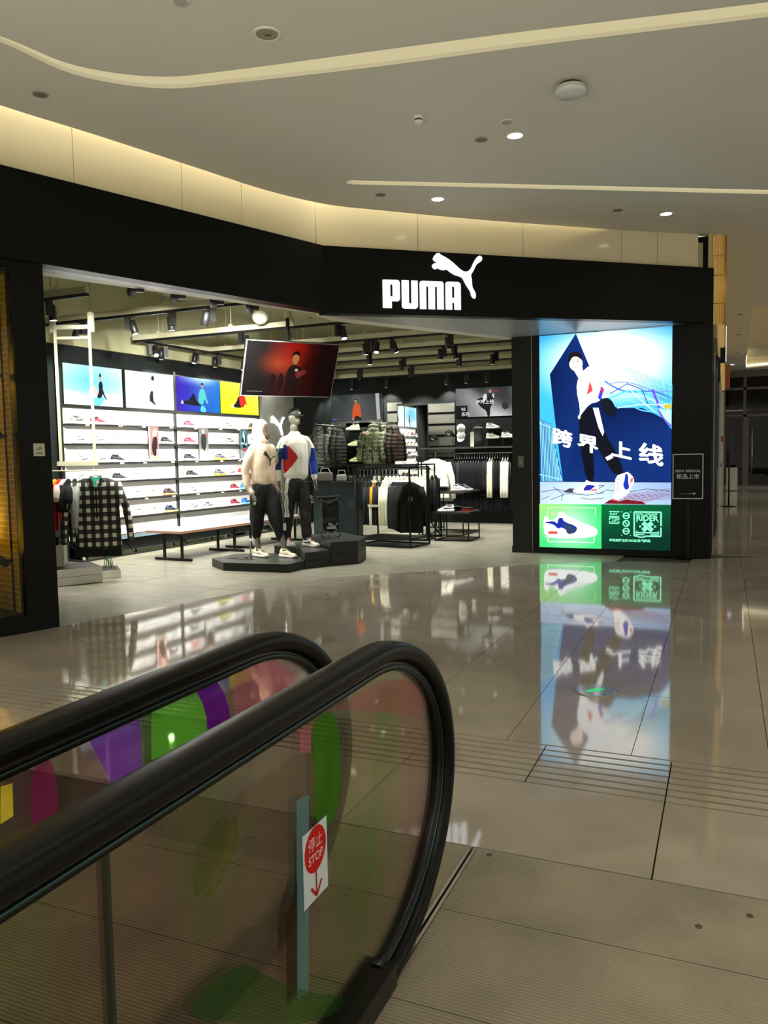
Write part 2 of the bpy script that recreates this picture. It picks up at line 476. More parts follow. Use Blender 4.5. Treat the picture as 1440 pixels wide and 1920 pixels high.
s1b = sp([(x * K, y * K) for x, y in [(-6.25, 2.2), (-5.4, 3.4), (-4.92, 4.45), (-4.74, 5.06), (-4.28, 5.49), (-3.66, 5.66), (-2.50, 5.87), (-1.38, 6.08), (0.25, 6.42), (3.0, 6.95)]])
slot1 = s1 + s1b[::-1]
a = Vector((-3.94 * K, 8.47 * K)); b = Vector((3.6, 12.2)); d = (Vector((0.45 * K, 11.02 * K)) - a).normalized(); nrm = Vector((-d.y, d.x))
b = a + d * 7
slot2 = []
for k in range(7): t = PI / 2 + PI * k / 6; slot2.append(tuple(a + d * (0.062 * math.cos(t)) + nrm * (0.062 * math.sin(t) )))
slot2 += [tuple(b - nrm * 0.075), tuple(b + nrm * 0.075)]
cove = [(0.24, 18.3), (0.95, 17.7), (2.6, 17.6), (2.6, 31.6), (1.4, 31.4), (0.62, 32.0), (0.50, 28), (0.36, 23)]
cove = [(0.50, 18.7), (0.60, 18.4), (0.85, 18.0), (2.8, 17.2), (2.8, 31.9), (1.4, 31.9), (0.9, 32.1), (0.66, 32.3), (0.60, 29), (0.55, 24)]
me = shape2d([outer, slot1, slot2, cove], 0.03, 'xy'); me.materials.append(CEIL)
ceil = bpy.data.objects.new('ceiling', me); link(ceil); ceil.location = (0, 0, Z_CEIL + 0.015); struct(ceil)
SLOT_GLOW = emat('warm_led_diffuser', (255, 240, 190), 0.62)
LED2 = emat('bright_led', (255, 246, 215), 2.2)
def trough(ol, depth, name, m, lid=True):
    mb = MB(); n = len(ol); z = Z_CEIL + 0.03
    vs = [(x, y, Z_CEIL + 0.002) for x, y in ol] + [(x, y, z + depth) for x, y in ol]
    mb.add(vs, [(i, (i + 1) % n, n + (i + 1) % n, n + i) for i in range(n)])
    mb.add([(x, y, z + depth) for x, y in ol], [tuple(range(n))])
    return mb.build(name, m, ceil_w)
ceil_w = bpy.data.objects.new('ceiling_trim', None); link(ceil_w); ceil_w['kind'] = 'structure'
ceil_w.name = 'trim_1'
trough(slot1, 0.07, 'slot_light', SLOT_GLOW); trough(slot2, 0.05, 'slot_light', SLOT_GLOW)  # slot walls glow themselves, standing in for light from a hidden strip
COVEW = mat('cove_paint', (225, 212, 175), 0.6)
cv = trough(cove, 0.28, 'cove_recess', COVEW)
mb = MB()
for (p, q) in zip(cove[3:8], cove[4:9]):
    c0 = Vector((1.5, 25)); P0 = Vector(p) + (c0 - Vector(p)).normalized() * 0.06; Q0 = Vector(q) + (c0 - Vector(q)).normalized() * 0.06
    mb.bar((P0.x, P0.y, Z_CEIL + 0.09), (Q0.x, Q0.y, Z_CEIL + 0.09), 0.03, 0.06)
mb.build('cove_light', LED2, ceil_w)
# round access panel with its thin joints
JD = mat('ceiling_joint', (70, 66, 56), 0.8)
ring_c = Vector((-3.0, 3.2)); rr = 1.9
pts3 = [Vector((-4.17, 4.33)) * K, Vector((-3.17, 5.13)) * K, Vector((-2.04, 5.40)) * K]
def circ(p, q, r):
    ax, ay, bx, by, cx, cy = p.x, p.y, q.x, q.y, r.x, r.y
    D = 2 * (ax * (by - cy) + bx * (cy - ay) + cx * (ay - by))
    ux = ((ax * ax + ay * ay) * (by - cy) + (bx * bx + by * by) * (cy - ay) + (cx * cx + cy * cy) * (ay - by)) / D
    uy = ((ax * ax + ay * ay) * (cx - bx) + (bx * bx + by * by) * (ax - cx) + (cx * cx + cy * cy) * (bx - ax)) / D
    return Vector((ux, uy)), math.hypot(ax - ux, ay - uy)
ring_c, rr = circ(*pts3)
mb = MB(); n = 96
for k in range(n):
    t0, t1 = 2 * PI * k / n, 2 * PI * (k + 1) / n
    mb.bar((ring_c.x + rr * math.cos(t0), ring_c.y + rr * math.sin(t0), Z_CEIL - 0.0005), (ring_c.x + rr * math.cos(t1), ring_c.y + rr * math.sin(t1), Z_CEIL - 0.0005), 0.011, 0.003)
for p in (Vector((-4.1, 4.42)) * K, Vector((-3.17, 5.13)) * K, Vector((-2.02, 5.42)) * K):
    q = ring_c + (p - ring_c) * 0.2; mb.bar((p.x, p.y, Z_CEIL - 0.0005), (q.x, q.y, Z_CEIL - 0.0005), 0.010, 0.003)
mb.build('panel_joint', JD, ceil)

# ---- cream wall above the shop front, in panels, with the light trough over it
CREAM = mat('cream_gloss_panel', (216, 204, 168), 0.16, noise_amt=0.02, nscale=2, coat=0.3)
wall_c = bpy.data.objects.new('wall_front', None); link(wall_c); wall_c['kind'] = 'structure'
nL = Vector((-math.sin(A_LEFT), math.cos(A_LEFT))); nF = Vector((-math.sin(A_FRONT), math.cos(A_FRONT)))
dL = Vector((math.cos(A_LEFT), math.sin(A_LEFT))); dF = Vector((math.cos(A_FRONT), math.sin(A_FRONT)))
OFF = 0.20
base = [LEFT0 - dL * 4 + nL * OFF]
# joints on the left run and on the front run (distances along)
stepsL = [LEFT0 + nL * OFF + dL * s for s in (-2.4, -0.9, 0.78, 1.95, 2.72)]
bendp = BEND + (nL + nF).normalized() * OFF
stepsF = [BEND + nF * OFF + dF * s for s in (1.22, 2.62, 4.02, 4.55)]
last = RIGHT + nF * OFF - dF * 0.10
pl = base + stepsL + [bendp] + stepsF + [last]
for p, q in zip(pl[:-1], pl[1:]):
    dd = (q - p); L = dd.length; an = math.atan2(dd.y, dd.x)
    MB().box(0.003, L - 0.003, 0, 0.03, 3.6, 4.75).build('panel', CREAM, wall_c, loc=(p.x, p.y, 0), rz=an)
for p, q in ((base[0], bendp), (bendp, last)):
    dd = (q - p); L = dd.length; an = math.atan2(dd.y, dd.x)
    lamp('AREA', 'cove_wash', ((p.x + q.x) / 2 - math.sin(an) * -0.10, (p.y + q.y) / 2 - math.cos(an) * 0.10, 4.70), 9.5 * L / 4, (1, 0.87, 0.60), rot=(R(12), 0, an), size=L, size_y=0.05)

# ---- fascia (black), soffit and pillars
def run_box(p, q, t0, t1, z0, z1, name, m, par=None, kind=True):
    dd = (q - p); an = math.atan2(dd.y, dd.x)
    o = MB().box(0, dd.length, t0, t1, z0, z1).build(name, m, par, loc=(p.x, p.y, 0), rz=an)
    return o
fas = bpy.data.objects.new('wall_fascia', None); link(fas); fas['kind'] = 'structure'
def fas_prism(poly, z0, z1, name, m): return MB().prism(poly, z0, z1).build(name, m, fas)
L_ = LEFT0 - dL * 4
def off(p, n, t): return p + n * t
nb = (nL + nF).normalized() / (nL + nF).normalized().dot(nF)
fpoly = [L_, BEND, BEND + nb * 0.16, L_ + nL * 0.16]
fas_prism([tuple(v) for v in fpoly], 3.22, 3.985, 'panel', BLACK)
fpoly = [BEND, RIGHT, RIGHT + nF * 0.16, BEND + nb * 0.16]
# the front panel tapers very slightly towards the corridor
mb = MB(); vs = [(*p, 3.195) for p in fpoly] + [(*fpoly[0], 3.985), (*fpoly[1], 3.91), (*fpoly[2], 3.91), (*fpoly[3], 3.985)]
mb.add(vs, [(0, 3, 2, 1), (4, 5, 6, 7), (0, 1, 5, 4), (1, 2, 6, 5), (2, 3, 7, 6), (3, 0, 4, 7)]).build('panel', BLACK, fas)
SOFF = mat('grey_soffit', (150, 150, 148), 0.3)
SOFFW = mat('soffit_white_strip', (215, 210, 190), 0.4)
# soffit: grey metal under the fascia, then a white shutter strip
SOFX = [Vector((-5.62, 4.6)), Vector((-4.40, 8.62)), Vector((-0.2, 11.74))]
so1 = [L_ + nL * .02, BEND + nb * .02, RIGHT + nF * .02, Vector((-0.2, 11.79)), Vector((-2.75, 11.79)), BEND + nb * 0.16, L_ + nL * 0.52]
fas_prism([tuple(v) for v in [L_ + nL * .16, BEND + nb * .16, BEND + nb * .17 + dF * .0, L_ + nL * 0.50]], 3.222, 3.25, 'soffit_panel', SOFF)
fas_prism([tuple(v) for v in [BEND + nb * .16, RIGHT + nF * .0, Vector((-0.2, 11.8)), Vector((-2.95, 11.8)), Vector((-4.35, 9.15))]], 3.20, 3.23, 'soffit_panel', SOFF)
fas_prism([tuple(v) for v in [L_ + nL * 0.50, BEND + nb * .17, BEND + nb * .26, L_ + nL * .80]], 3.23, 3.27, 'soffit_panel', SOFFW)
fas_prism([tuple(v) for v in [BEND + nb * .16, Vector((-4.35, 9.15)), Vector((-2.95, 11.8)), Vector((-2.95, 12.0)), Vector((-3.1, 12.0)), Vector((-4.62, 9.25)), BEND + nb * 0.24]], 3.21, 3.27, 'soffit_panel', SOFFW)

# left pillar beside the display window and its frame
pil = MB(); an = A_LEFT
o = MB().box(0.10, 0.385, 0.0, 0.42, 0.0, 3.24).build('pillar_left', BLACK, None, loc=(LEFT0.x, LEFT0.y, 0), rz=A_LEFT); struct(o)
o.location = (PILLAR[0] - dL.x * 0.385, PILLAR[1] - dL.y * 0.385, 0)
o = MB().box(-3.6, 0.105, 0.0, 0.10, 0.0, 0.155).box(-3.6, 0.105, 0.0, 0.06, 3.16, 3.24).build('window_frame', BLACK, None, loc=(o.location.x, o.location.y, 0), rz=A_LEFT); o.name = 'window_1'; struct(o)
win = o
# block of the light box and its end pillar
o = MB().box(-2.62, -0.165, 11.82, 13.0, 0.0, 3.2).build('wall_lightbox', BLACK); struct(o)
o = MB().box(-2.93, -2.64, 11.78, 12.1, 0.09, 3.26).box(-2.94, -2.635, 11.765, 12.11, 0, 0.09).build('pillar_door', mat('charcoal_panel', (36, 37, 34), 0.5, spec=0.2)); struct(o)
MB().box(-2.637, -2.624, 11.775, 11.80, 0, 3.2).build('edge_trim', mat('edge_trim', (120, 120, 112), 0.3, 0.8), o)
o = MB().box(-0.66, -0.165, 11.745, 11.82, 0.0, 3.2).build('pillar_right', BLACK); struct(o)

# ---- shop shell
OLIVE = mat('olive_ceiling_paint', (176, 174, 138), 0.75, noise_amt=0.05, nscale=1.2)
DARKW = mat('dark_wall', (28, 32, 31), 0.6, noise_amt=0.05, spec=0.2)
LW0 = Vector((-9.0, 9.1)); A_LW = math.atan2(uw.y, uw.x)
def lwp(u, n, z=0): p = LW0 + uw * u + vw * n; return (p.x, p.y, z)
mb = MB().box(-3.6, 9.5, 0.0, 0.2, 0, 3.22)
o = mb.build('wall_left', DARKW, None, loc=lwp(0, -0.10), rz=A_LW); struct(o)
o = MB().box(-3.6, 9.5, 0.0, 0.2, 3.22, 4.3).build('wall_left_upper', OLIVE, None, loc=lwp(0, -0.02), rz=A_LW); struct(o)
o = MB().box(-10.5, -2.4, 16.75, 16.95, 0, 3.3).build('wall_back', DARKW); struct(o)
o = MB().box(-10.5, -2.4, 16.80, 17.0, 3.3, 4.3).build('wall_back_upper', OLIVE); struct(o)
o = MB().box(-2.9, -2.7, 12.1, 16.8, 0, 4.3).build('wall_right', DARKW); struct(o)
o = MB().box(-10.5, -5.5, 3.4, 3.6, 0, 4.3).build('wall_near', DARKW); struct(o)
MB2 = MB().prism([(-10.6, 3.4), (-6.35, 3.4), (-5.1, 7.6), (-4.62, 9.0), (-2.9, 10.4), (-0.6, 12.2), (-0.6, 12.9), (-2.7, 12.9), (-2.7, 17.0), (-10.6, 17.0)], 4.28, 4.4)
o = MB2.build('ceiling_shop', OLIVE); struct(o)
# back side of the fascia box, above the opening
for p, q, n_ in ((L_ + nL * .24, BEND + nb * .24, nL), (BEND + nb * .24, RIGHT + nF * .24, nF)):
    struct(run_box(p, q, 0, 0.05, 3.27, 4.3, 'wall_bulkhead', OLIVE))
# hidden shell behind the window display so that no light leaks
# ================================================================== escalator balustrades
RUBBER = mat('handrail_rubber', (8, 9, 7), 0.36, spec=0.16)
GUIDE = mat('guide_black', (10, 11, 11), 0.3, spec=0.3)
IRID = mat('guide_steel', (60, 84, 88), 0.25, 0.9)
def glass_mat(name, tint, refl=0.6, film=False):
    m = bpy.data.materials.new(name); m.use_nodes = True; nt = m.node_tree; nt.nodes.clear()
    tr = nt.nodes.new('ShaderNodeBsdfTransparent'); gl = nt.nodes.new('ShaderNodeBsdfGlossy'); gl.inputs['Roughness'].default_value = 0.0
    mx = nt.nodes.new('ShaderNodeMixShader'); fr = nt.nodes.new('ShaderNodeFresnel'); fr.inputs['IOR'].default_value = 1.5
    mu = nt.nodes.new('ShaderNodeMath'); mu.operation = 'MULTIPLY'; mu.inputs[1].default_value = refl
    nt.links.new(fr.outputs[0], mu.inputs[0]); nt.links.new(mu.outputs[0], mx.inputs[0])
    nt.links.new(tr.outputs[0], mx.inputs[1]); nt.links.new(gl.outputs[0], mx.inputs[2])
    out = nt.nodes.new('ShaderNodeOutputMaterial')
    t = lin(tint); tr.inputs[0].default_value = (*t, 1)
    if film:   # faint iridescent film, uneven
        g = nt.nodes.new('ShaderNodeNewGeometry')
        n = nt.nodes.new('ShaderNodeTexNoise'); n.inputs['Scale'].default_value = film; n.inputs['Detail'].default_value = 3; n.inputs['Distortion'].default_value = 0.8
        mp = nt.nodes.new('ShaderNodeMapping'); mp.inputs['Scale'].default_value = (1, 1.6, 0.7); nt.links.new(g.outputs['Position'], mp.inputs['Vector']); nt.links.new(mp.outputs[0], n.inputs['Vector'])
        r = nt.nodes.new('ShaderNodeValToRGB'); e = r.color_ramp.elements
        e[0].position = 0.32; e[0].color = (t[0] * 0.80, t[1] * 1.0, t[2] * 0.78, 1)
        e[1].position = 0.70; e[1].color = (t[0] * 1.0, t[1] * 0.88, t[2] * 1.02, 1)
        x = e.new(0.5); x.color = (*t, 1)
        nt.links.new(n.outputs['Fac'], r.inputs['Fac']); nt.links.new(r.outputs[0], tr.inputs[0])
    nt.links.new(mx.outputs[0], out.inputs[0]); _M[name] = m; return m
def tint_sheet_mat(name, col, glow, op):
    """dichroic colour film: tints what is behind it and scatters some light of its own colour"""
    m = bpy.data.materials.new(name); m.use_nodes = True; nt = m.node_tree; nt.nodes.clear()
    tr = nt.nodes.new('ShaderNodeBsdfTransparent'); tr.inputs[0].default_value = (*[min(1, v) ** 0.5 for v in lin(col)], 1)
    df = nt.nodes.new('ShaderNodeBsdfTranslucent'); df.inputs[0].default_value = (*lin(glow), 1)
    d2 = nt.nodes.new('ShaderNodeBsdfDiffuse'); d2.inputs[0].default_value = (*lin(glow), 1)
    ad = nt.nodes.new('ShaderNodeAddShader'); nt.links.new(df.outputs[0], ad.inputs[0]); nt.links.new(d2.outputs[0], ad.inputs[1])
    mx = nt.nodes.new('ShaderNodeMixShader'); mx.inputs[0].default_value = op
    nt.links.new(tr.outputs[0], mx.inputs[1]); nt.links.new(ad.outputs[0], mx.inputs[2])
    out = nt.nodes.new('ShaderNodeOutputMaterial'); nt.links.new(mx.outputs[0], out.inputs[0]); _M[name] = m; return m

def rail_path(y0, yc=1.95, a=0.60, b=0.475, zc=0.485, n=30):
    """centre line of the handrail in (y, z) with outward normals, from the far back over the newel down to the floor"""
    P = [(y0 + (yc - y0) * k / 6, zc + b) for k in range(6)]
    N = [(0, 1)] * 6
    for k in range(n + 1):
        t = PI / 2 - PI * k / n
        P.append((yc + a * math.cos(t), zc + b * math.sin(t))); nx, nz = math.cos(t) / a, math.sin(t) / b; L = math.hypot(nx, nz); N.append((nx / L, nz / L))
    return P, N
def sweep(mb, P, N, sec, x):
    rings = [[(x + s, p[0] + n[0] * h, p[1] + n[1] * h) for s, h in sec] for p, n in zip(P, N)]
    return mb.loft(rings)
def oval(w, h, n=14, y=0.0): return [(w / 2 * math.copysign(abs(math.cos(2 * PI * k / n)) ** 0.7, math.cos(2 * PI * k / n)), y + h / 2 * math.copysign(abs(math.sin(2 * PI * k / n)) ** 0.8, math.sin(2 * PI * k / n))) for k in range(n)]
def rect_sec(w, h0, h1, x=0): return [(x - w / 2, h0), (x + w / 2, h0), (x + w / 2, h1), (x - w / 2, h1)]
def balustrade(x, label, glass, seams, reflections, y0=-1.2):
    t = thing('escalator_balustrade', label, 'escalator', (x, 1.9, 0))
    def L(mb): return mb.xf(Matrix.Translation((-x, -1.9, 0)))
    P, N = rail_path(y0)
    L(sweep(MB(), P, N, oval(0.090, 0.056, 16, -0.010), x)).build('handrail', RUBBER, t)
    mb = MB(); sweep(mb, P, N, rect_sec(0.034, -0.066, -0.03), x); L(mb).build('handrail_guide', GUIDE, t)
    mb = MB(); sweep(mb, P, N, rect_sec(0.004, -0.058, -0.050, 0.019), x); sweep(mb, P, N, rect_sec(0.004, -0.058, -0.050, -0.019), x)
    L(mb).build('guide_strip', IRID, t)
    # glass panels inside the guide
    Q = [(p[0] - n[0] * 0.05, p[1] - n[1] * 0.05) for p, n in zip(P, N)]
    xs_ = [y0] + seams + [9]
    for a, b in zip(xs_[:-1], xs_[1:]):
        poly = [(a, 0.06)] + [(a, Q[0][1])] if a < 1.9 else []
        top = [q for q in Q if a < q[0] < b and (q[1] > 0.5 or b > 8)]
        poly = [(a, 0.06), (a, Q[0][1])] + top
        if b < 8: poly += [(b, Q[0][1]), (b, 0.06)]
        k = 0.0015
        n_ = len(poly); mb = MB()
        vs = [(x - 0.005, p[0] + (k if p[0] == a else 0) - (k if p[0] == b else 0), p[1]) for p in poly] + [(x + 0.005, p[0] + (k if p[0] == a else 0) - (k if p[0] == b else 0), p[1]) for p in poly]
        mb.add(vs, [tuple(range(n_)), tuple(reversed(range(n_, 2 * n_)))] + [(i, i + n_, (i + 1) % n_ + n_, (i + 1) % n_) for i in range(n_)])
        L(mb).build('glass_panel', glass, t)
    for s_ in seams:
        L(MB().box(x - 0.0055, x + 0.0055, s_ - 0.004, s_ + 0.004, 0.06, 0.905)).build('glass_seal', mat('seal_dark_green', (26, 38, 22), 0.4), t)
    # housing the newel runs into
    mb = MB(); mb.prism([(x - 0.05, y0), (x + 0.05, y0), (x + 0.05, 1.99), (x - 0.05, 1.99)], 0.0, 0.07)
    L(mb).build('skirt_housing', GUIDE, t, bevel=0.006)
    for nm, poly, m, side in reflections:  # thin tinted sheets that paint the coloured reflections in the glass
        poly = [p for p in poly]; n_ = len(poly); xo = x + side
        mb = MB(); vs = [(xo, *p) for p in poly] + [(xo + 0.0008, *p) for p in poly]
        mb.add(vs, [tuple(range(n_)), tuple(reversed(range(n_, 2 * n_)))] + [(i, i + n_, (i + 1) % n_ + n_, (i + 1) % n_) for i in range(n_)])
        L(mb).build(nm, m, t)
    return t
GL_N = glass_mat('glass_near', (236, 230, 218), 0.5, film=1.6)
GL_F = glass_mat('glass_far', (232, 226, 220), 0.6, film=2.2)
FV = tint_sheet_mat('film_violet', (205, 165, 245), (150, 90, 220), 0.22); FG = tint_sheet_mat('film_green', (200, 245, 170), (130, 215, 90), 0.22)
FP = tint_sheet_mat('film_purple', (190, 110, 225), (130, 40, 180), 0.28); FK = tint_sheet_mat('film_pink', (250, 222, 230), (210, 130, 160), 0.13)
FM = tint_sheet_mat('film_magenta', (225, 165, 205), (160, 60, 120), 0.2); FY = tint_sheet_mat('film_yellow', (250, 245, 160), (230, 220, 90), 0.3)
FG2 = tint_sheet_mat('film_deep_green', (175, 222, 135), (80, 140, 55), 0.2); FK2 = tint_sheet_mat('film_pale_pink', (248, 222, 224), (205, 150, 155), 0.06)
FG3 = tint_sheet_mat('film_low_green', (205, 232, 195), (70, 130, 80), 0.05); FO = tint_sheet_mat('film_olive', (232, 236, 205), (120, 130, 80), 0.05)
FT = tint_sheet_mat('film_teal', (190, 212, 210), (110, 145, 150), 0.3); FB = tint_sheet_mat('film_brown', (185, 172, 150), (70, 60, 45), 0.2)
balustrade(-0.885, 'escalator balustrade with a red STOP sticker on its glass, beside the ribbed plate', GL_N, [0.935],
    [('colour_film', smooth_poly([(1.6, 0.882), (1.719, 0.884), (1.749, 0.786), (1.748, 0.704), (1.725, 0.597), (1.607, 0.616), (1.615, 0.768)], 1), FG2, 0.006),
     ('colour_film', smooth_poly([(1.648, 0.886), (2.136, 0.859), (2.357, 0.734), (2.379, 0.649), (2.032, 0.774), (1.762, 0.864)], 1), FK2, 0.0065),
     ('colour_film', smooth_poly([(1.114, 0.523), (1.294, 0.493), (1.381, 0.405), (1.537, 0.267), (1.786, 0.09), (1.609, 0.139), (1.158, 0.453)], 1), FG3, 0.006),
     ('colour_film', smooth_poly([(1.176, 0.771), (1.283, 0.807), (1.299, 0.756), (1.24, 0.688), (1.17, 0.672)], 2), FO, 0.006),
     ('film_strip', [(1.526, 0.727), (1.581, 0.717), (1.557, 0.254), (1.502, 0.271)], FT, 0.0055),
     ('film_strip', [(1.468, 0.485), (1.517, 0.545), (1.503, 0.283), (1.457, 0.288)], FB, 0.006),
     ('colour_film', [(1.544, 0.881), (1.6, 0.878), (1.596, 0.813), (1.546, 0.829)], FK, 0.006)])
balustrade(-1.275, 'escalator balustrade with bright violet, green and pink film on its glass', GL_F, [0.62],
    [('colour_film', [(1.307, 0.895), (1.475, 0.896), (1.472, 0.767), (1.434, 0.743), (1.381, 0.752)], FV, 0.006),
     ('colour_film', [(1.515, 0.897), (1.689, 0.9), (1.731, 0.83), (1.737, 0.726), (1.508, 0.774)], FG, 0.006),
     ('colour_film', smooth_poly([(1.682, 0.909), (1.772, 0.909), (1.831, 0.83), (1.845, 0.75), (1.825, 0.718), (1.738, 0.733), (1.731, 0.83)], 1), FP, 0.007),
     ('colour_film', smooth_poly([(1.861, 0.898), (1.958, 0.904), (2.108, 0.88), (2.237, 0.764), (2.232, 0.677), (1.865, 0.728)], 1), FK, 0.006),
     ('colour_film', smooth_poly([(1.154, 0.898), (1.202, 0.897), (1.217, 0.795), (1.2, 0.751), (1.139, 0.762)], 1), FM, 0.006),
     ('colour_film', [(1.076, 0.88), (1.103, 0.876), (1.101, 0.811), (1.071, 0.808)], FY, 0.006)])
# low glass guard behind the far balustrade
t = thing('glass_guard', 'low glass guard with a thin dark top rail behind the far escalator balustrade', 'barrier', (-1.85, 2.47, 0))
MB().box(-0.27, 0.50, -0.006, 0.006, 0.493, 0.503).build('top_rail', GUIDE, t)
MB().box(-0.26, 0.50, -0.004, 0.004, 0.0, 0.493).build('glass_pane', glass_mat('glass_guard_pane', (222, 226, 222), 0.5), t)
MB().box(-0.27, -0.262, -0.005, 0.005, 0.0, 0.5).build('end_strip', FT, t)
# stop sticker
t = thing('stop_sticker', 'white sticker with a red STOP disc and a red arrow on the escalator glass', 'sticker', (-0.877, 1.603, 0.545), PI / 2)
MB().box(-0.0595, 0.0595, 0, 0.0006, -0.088, 0.088).build('backing', mat('sticker_paper', (196, 206, 212), 0.5), t)
art = Art(0.0003)
art.ell(0, 0.033, 0.053, 0.055, (186, 22, 20), 28)
me = text_mesh('停止', 0.036, 0); 
art.text('停止', 0, 0.036, 0.036, (215, 190, 185), align='CENTER'); art.text('STOP', 0, 0.004, 0.030, (215, 190, 185), align='CENTER', bold=0.0004)
art.rect(-0.003, 0.003, -0.078, -0.02, (176, 24, 24)); art.line([(-0.026, -0.052), (0, -0.080), (0.026, -0.052)], 0.007, (176, 24, 24))
art.build('print', t, 0)

# floor disc with a green arrow
t = thing('floor_marker', 'round glass floor marker with a green arrow set in the polished tiles', 'floor light', (-0.73, 5.02, 0))
MB().lathe([(0.132, 0.0005), (0.132, 0.004), (0.122, 0.005)], (0, 0, 0), 40).build('rim', STEEL, t)
MB().lathe([(0.120, 0.001), (0.120, 0.0065)], (0, 0, 0), 40).build('glass_disc', mat('disc_glass', (105, 125, 128), 0.12, coat=0.5), t)
mb = MB()
def flat(mb, pts, z0, z1):  return mb.prism(pts, z0, z1)
ar = [(-0.075, -0.02), (-0.045, -0.045), (0.02, 0.015), (0.035, -0.03), (0.06, 0.06), (-0.03, 0.045), (0.0, 0.03), (-0.04, 0.0), (-0.06, 0.02)]
ar0 = [(-0.060, -0.036), (-0.036, -0.060), (0.016, -0.008), (0.016, -0.045), (0.055, 0.055), (-0.045, 0.016), (-0.008, 0.016)]
ar = [(x * 0.9, y * 0.9) for x, y in [(-0.060, -0.036), (-0.036, -0.060), (0.016, -0.008), (0.016, -0.045), (0.055, 0.055), (-0.045, 0.016), (-0.008, 0.016)]]
flat(mb, ar, 0.0065, 0.0075).build('arrow', emat('marker_green', (70, 225, 130), 0.9), t)
for a in (2.3, 5.4): MB().lathe([(0.006, 0.0065), (0.006, 0.008)], (0.1 * math.cos(a), 0.1 * math.sin(a), 0), 10).build('screw', BLACKM, t)

# ================================================================== lit store sign
SIGNW = emat('sign_white', (248, 250, 255), 1.7)
sg = thing('store_sign', 'lit white PUMA lettering with leaping cat emblem on the black fascia', 'sign', (-3.83 + 0.0, 9.03, 3.27), A_FRONT)
SIDE = mat('letter_return', (235, 238, 240), 0.4)
def letter(nm, outlines):
    # crop units -> metres along the fascia
    def cv(p): return ((p[0] - 513) / 479 * 0.99 + 0.004, (585 - p[1]) / 180 * 0.335 - (p[0] - 513) / 479 * 0.0 )
    me = shape2d([[cv(p) for p in o] for o in outlines], 0.012); me.materials.append(SIGNW)
    return mesh_obj(nm, me, sg, loc=(0, -0.008, 0))
def rr_(x0, x1, y0, y1, r=14, corners=(1, 1, 1, 1)):
    return [(x, y) for x, y in rrect(x0, x1, y0, y1, r, 4, corners)]
letter('letter', [[(513, 585), (513, 408), (516, 404)] + [(605, 404), (614, 412), (616, 424)] + [(616, 524), (612, 534), (603, 540), (566, 540), (566, 585)], rr_(558, 573, 432, 510, 3)])
letter('letter', [[(628, 404), (671, 404), (671, 548), (679, 554), (687, 548), (687, 404), (725, 404), (725, 570), (720, 580), (710, 585), (641, 585), (631, 580), (628, 572)]])
letter('letter', [[(738, 585), (738, 418), (742, 408), (751, 404), (871, 404), (881, 408), (885, 420), (885, 585), (845, 585), (845, 438), (831, 438), (831, 585), (791, 585), (791, 438), (777, 438), (777, 585)]])
letter('letter', [[(898, 585), (898, 418), (902, 408), (911, 404), (976, 404), (988, 410), (992, 422), (992, 585), (952, 585), (952, 540), (938, 540), (938, 585)], rr_(937, 953, 434, 508, 3)])
CAT = [(395, 245), (415, 262), (432, 246), (462, 285), (540, 320), (640, 385), (730, 460), (820, 545), (880, 590), (940, 605), (1000, 590), (1050, 530), (1085, 450), (1120, 385), (1170, 320), (1220, 298), (1262, 330), (1262, 380), (1225, 420), (1160, 455), (1125, 510), (1090, 590), (1035, 665), (1055, 740), (1060, 870), (1075, 920), (1110, 970), (1135, 1045), (1120, 1128), (1060, 1090), (1040, 1050), (1030, 980), (960, 880), (910, 790), (870, 710), (800, 685), (720, 660), (640, 610), (565, 550), (540, 570), (490, 570), (420, 545), (380, 530), (375, 550), (340, 552), (300, 520), (292, 480), (320, 445), (380, 440), (420, 436), (370, 420), (320, 385), (310, 350), (340, 300)]
def cat_outline(s=1.0, flip=1):
    out = []
    for X, Y in CAT:
        px, py = 780 + X / 10.28, 450 + Y / 10.28
        out.append((flip * (px - 820) * 0.00689 * s, (-(py - 474) * 0.0066 + (px - 820) * 0.00028) * s))
    return smooth_poly(out, 2)
me = shape2d([cat_outline()], 0.012); me.materials.append(SIGNW); mesh_obj('cat_emblem', me, sg, loc=(0.708, -0.008, 3.95 - 3.27 + 0.0))

# ================================================================== light box with the poster
BZ0, BW, BH = 0.09, 1.835, 3.10
lb = thing('advertising_light_box', 'tall lit light box poster of a man striding past blue walls', 'light box', (-2.52, 11.80, 0))
MB().box(-0.10, -0.01, -0.02, 0.018, 0.0, 3.2).box(BW + 0.01, BW + 0.025, -0.01, 0.018, 0.0, 3.2).box(-0.01, BW + 0.01, -0.02, 0.018, 0.0, BZ0 - 0.005).build('frame', BLACKM, lb)
MB().box(0, BW, 0.004, 0.017, BZ0, BZ0 + BH).build('backlit_panel', mat('panel_edge', (40, 44, 50), 0.5), lb)
A = Art(0.00035)
def M_(p):
    X, Y = p; u = (X - 128) / 932.0; top = 188 - 68 * u; bot = 1685 + 15 * u
    return (u * BW, BZ0 + (bot - Y) / (bot - top) * BH)
def Mp(*pts): return [M_(p) for p in pts]
def sky(u, w):
    X = u; Z = w
    d = math.hypot((u - 0.55) / 0.5, (w - 0.80) / 0.26); c = lerp((252, 255, 255), (60, 175, 235), (d - 0.55) / 0.75)
    return lerp(c, (30, 110, 200), max(0, (w - 0.9) * 5 * abs(u - 0.5) * 1.6))
A.grid(0, BW, BZ0 + 0.98, BZ0 + BH, sky, 26, 26)
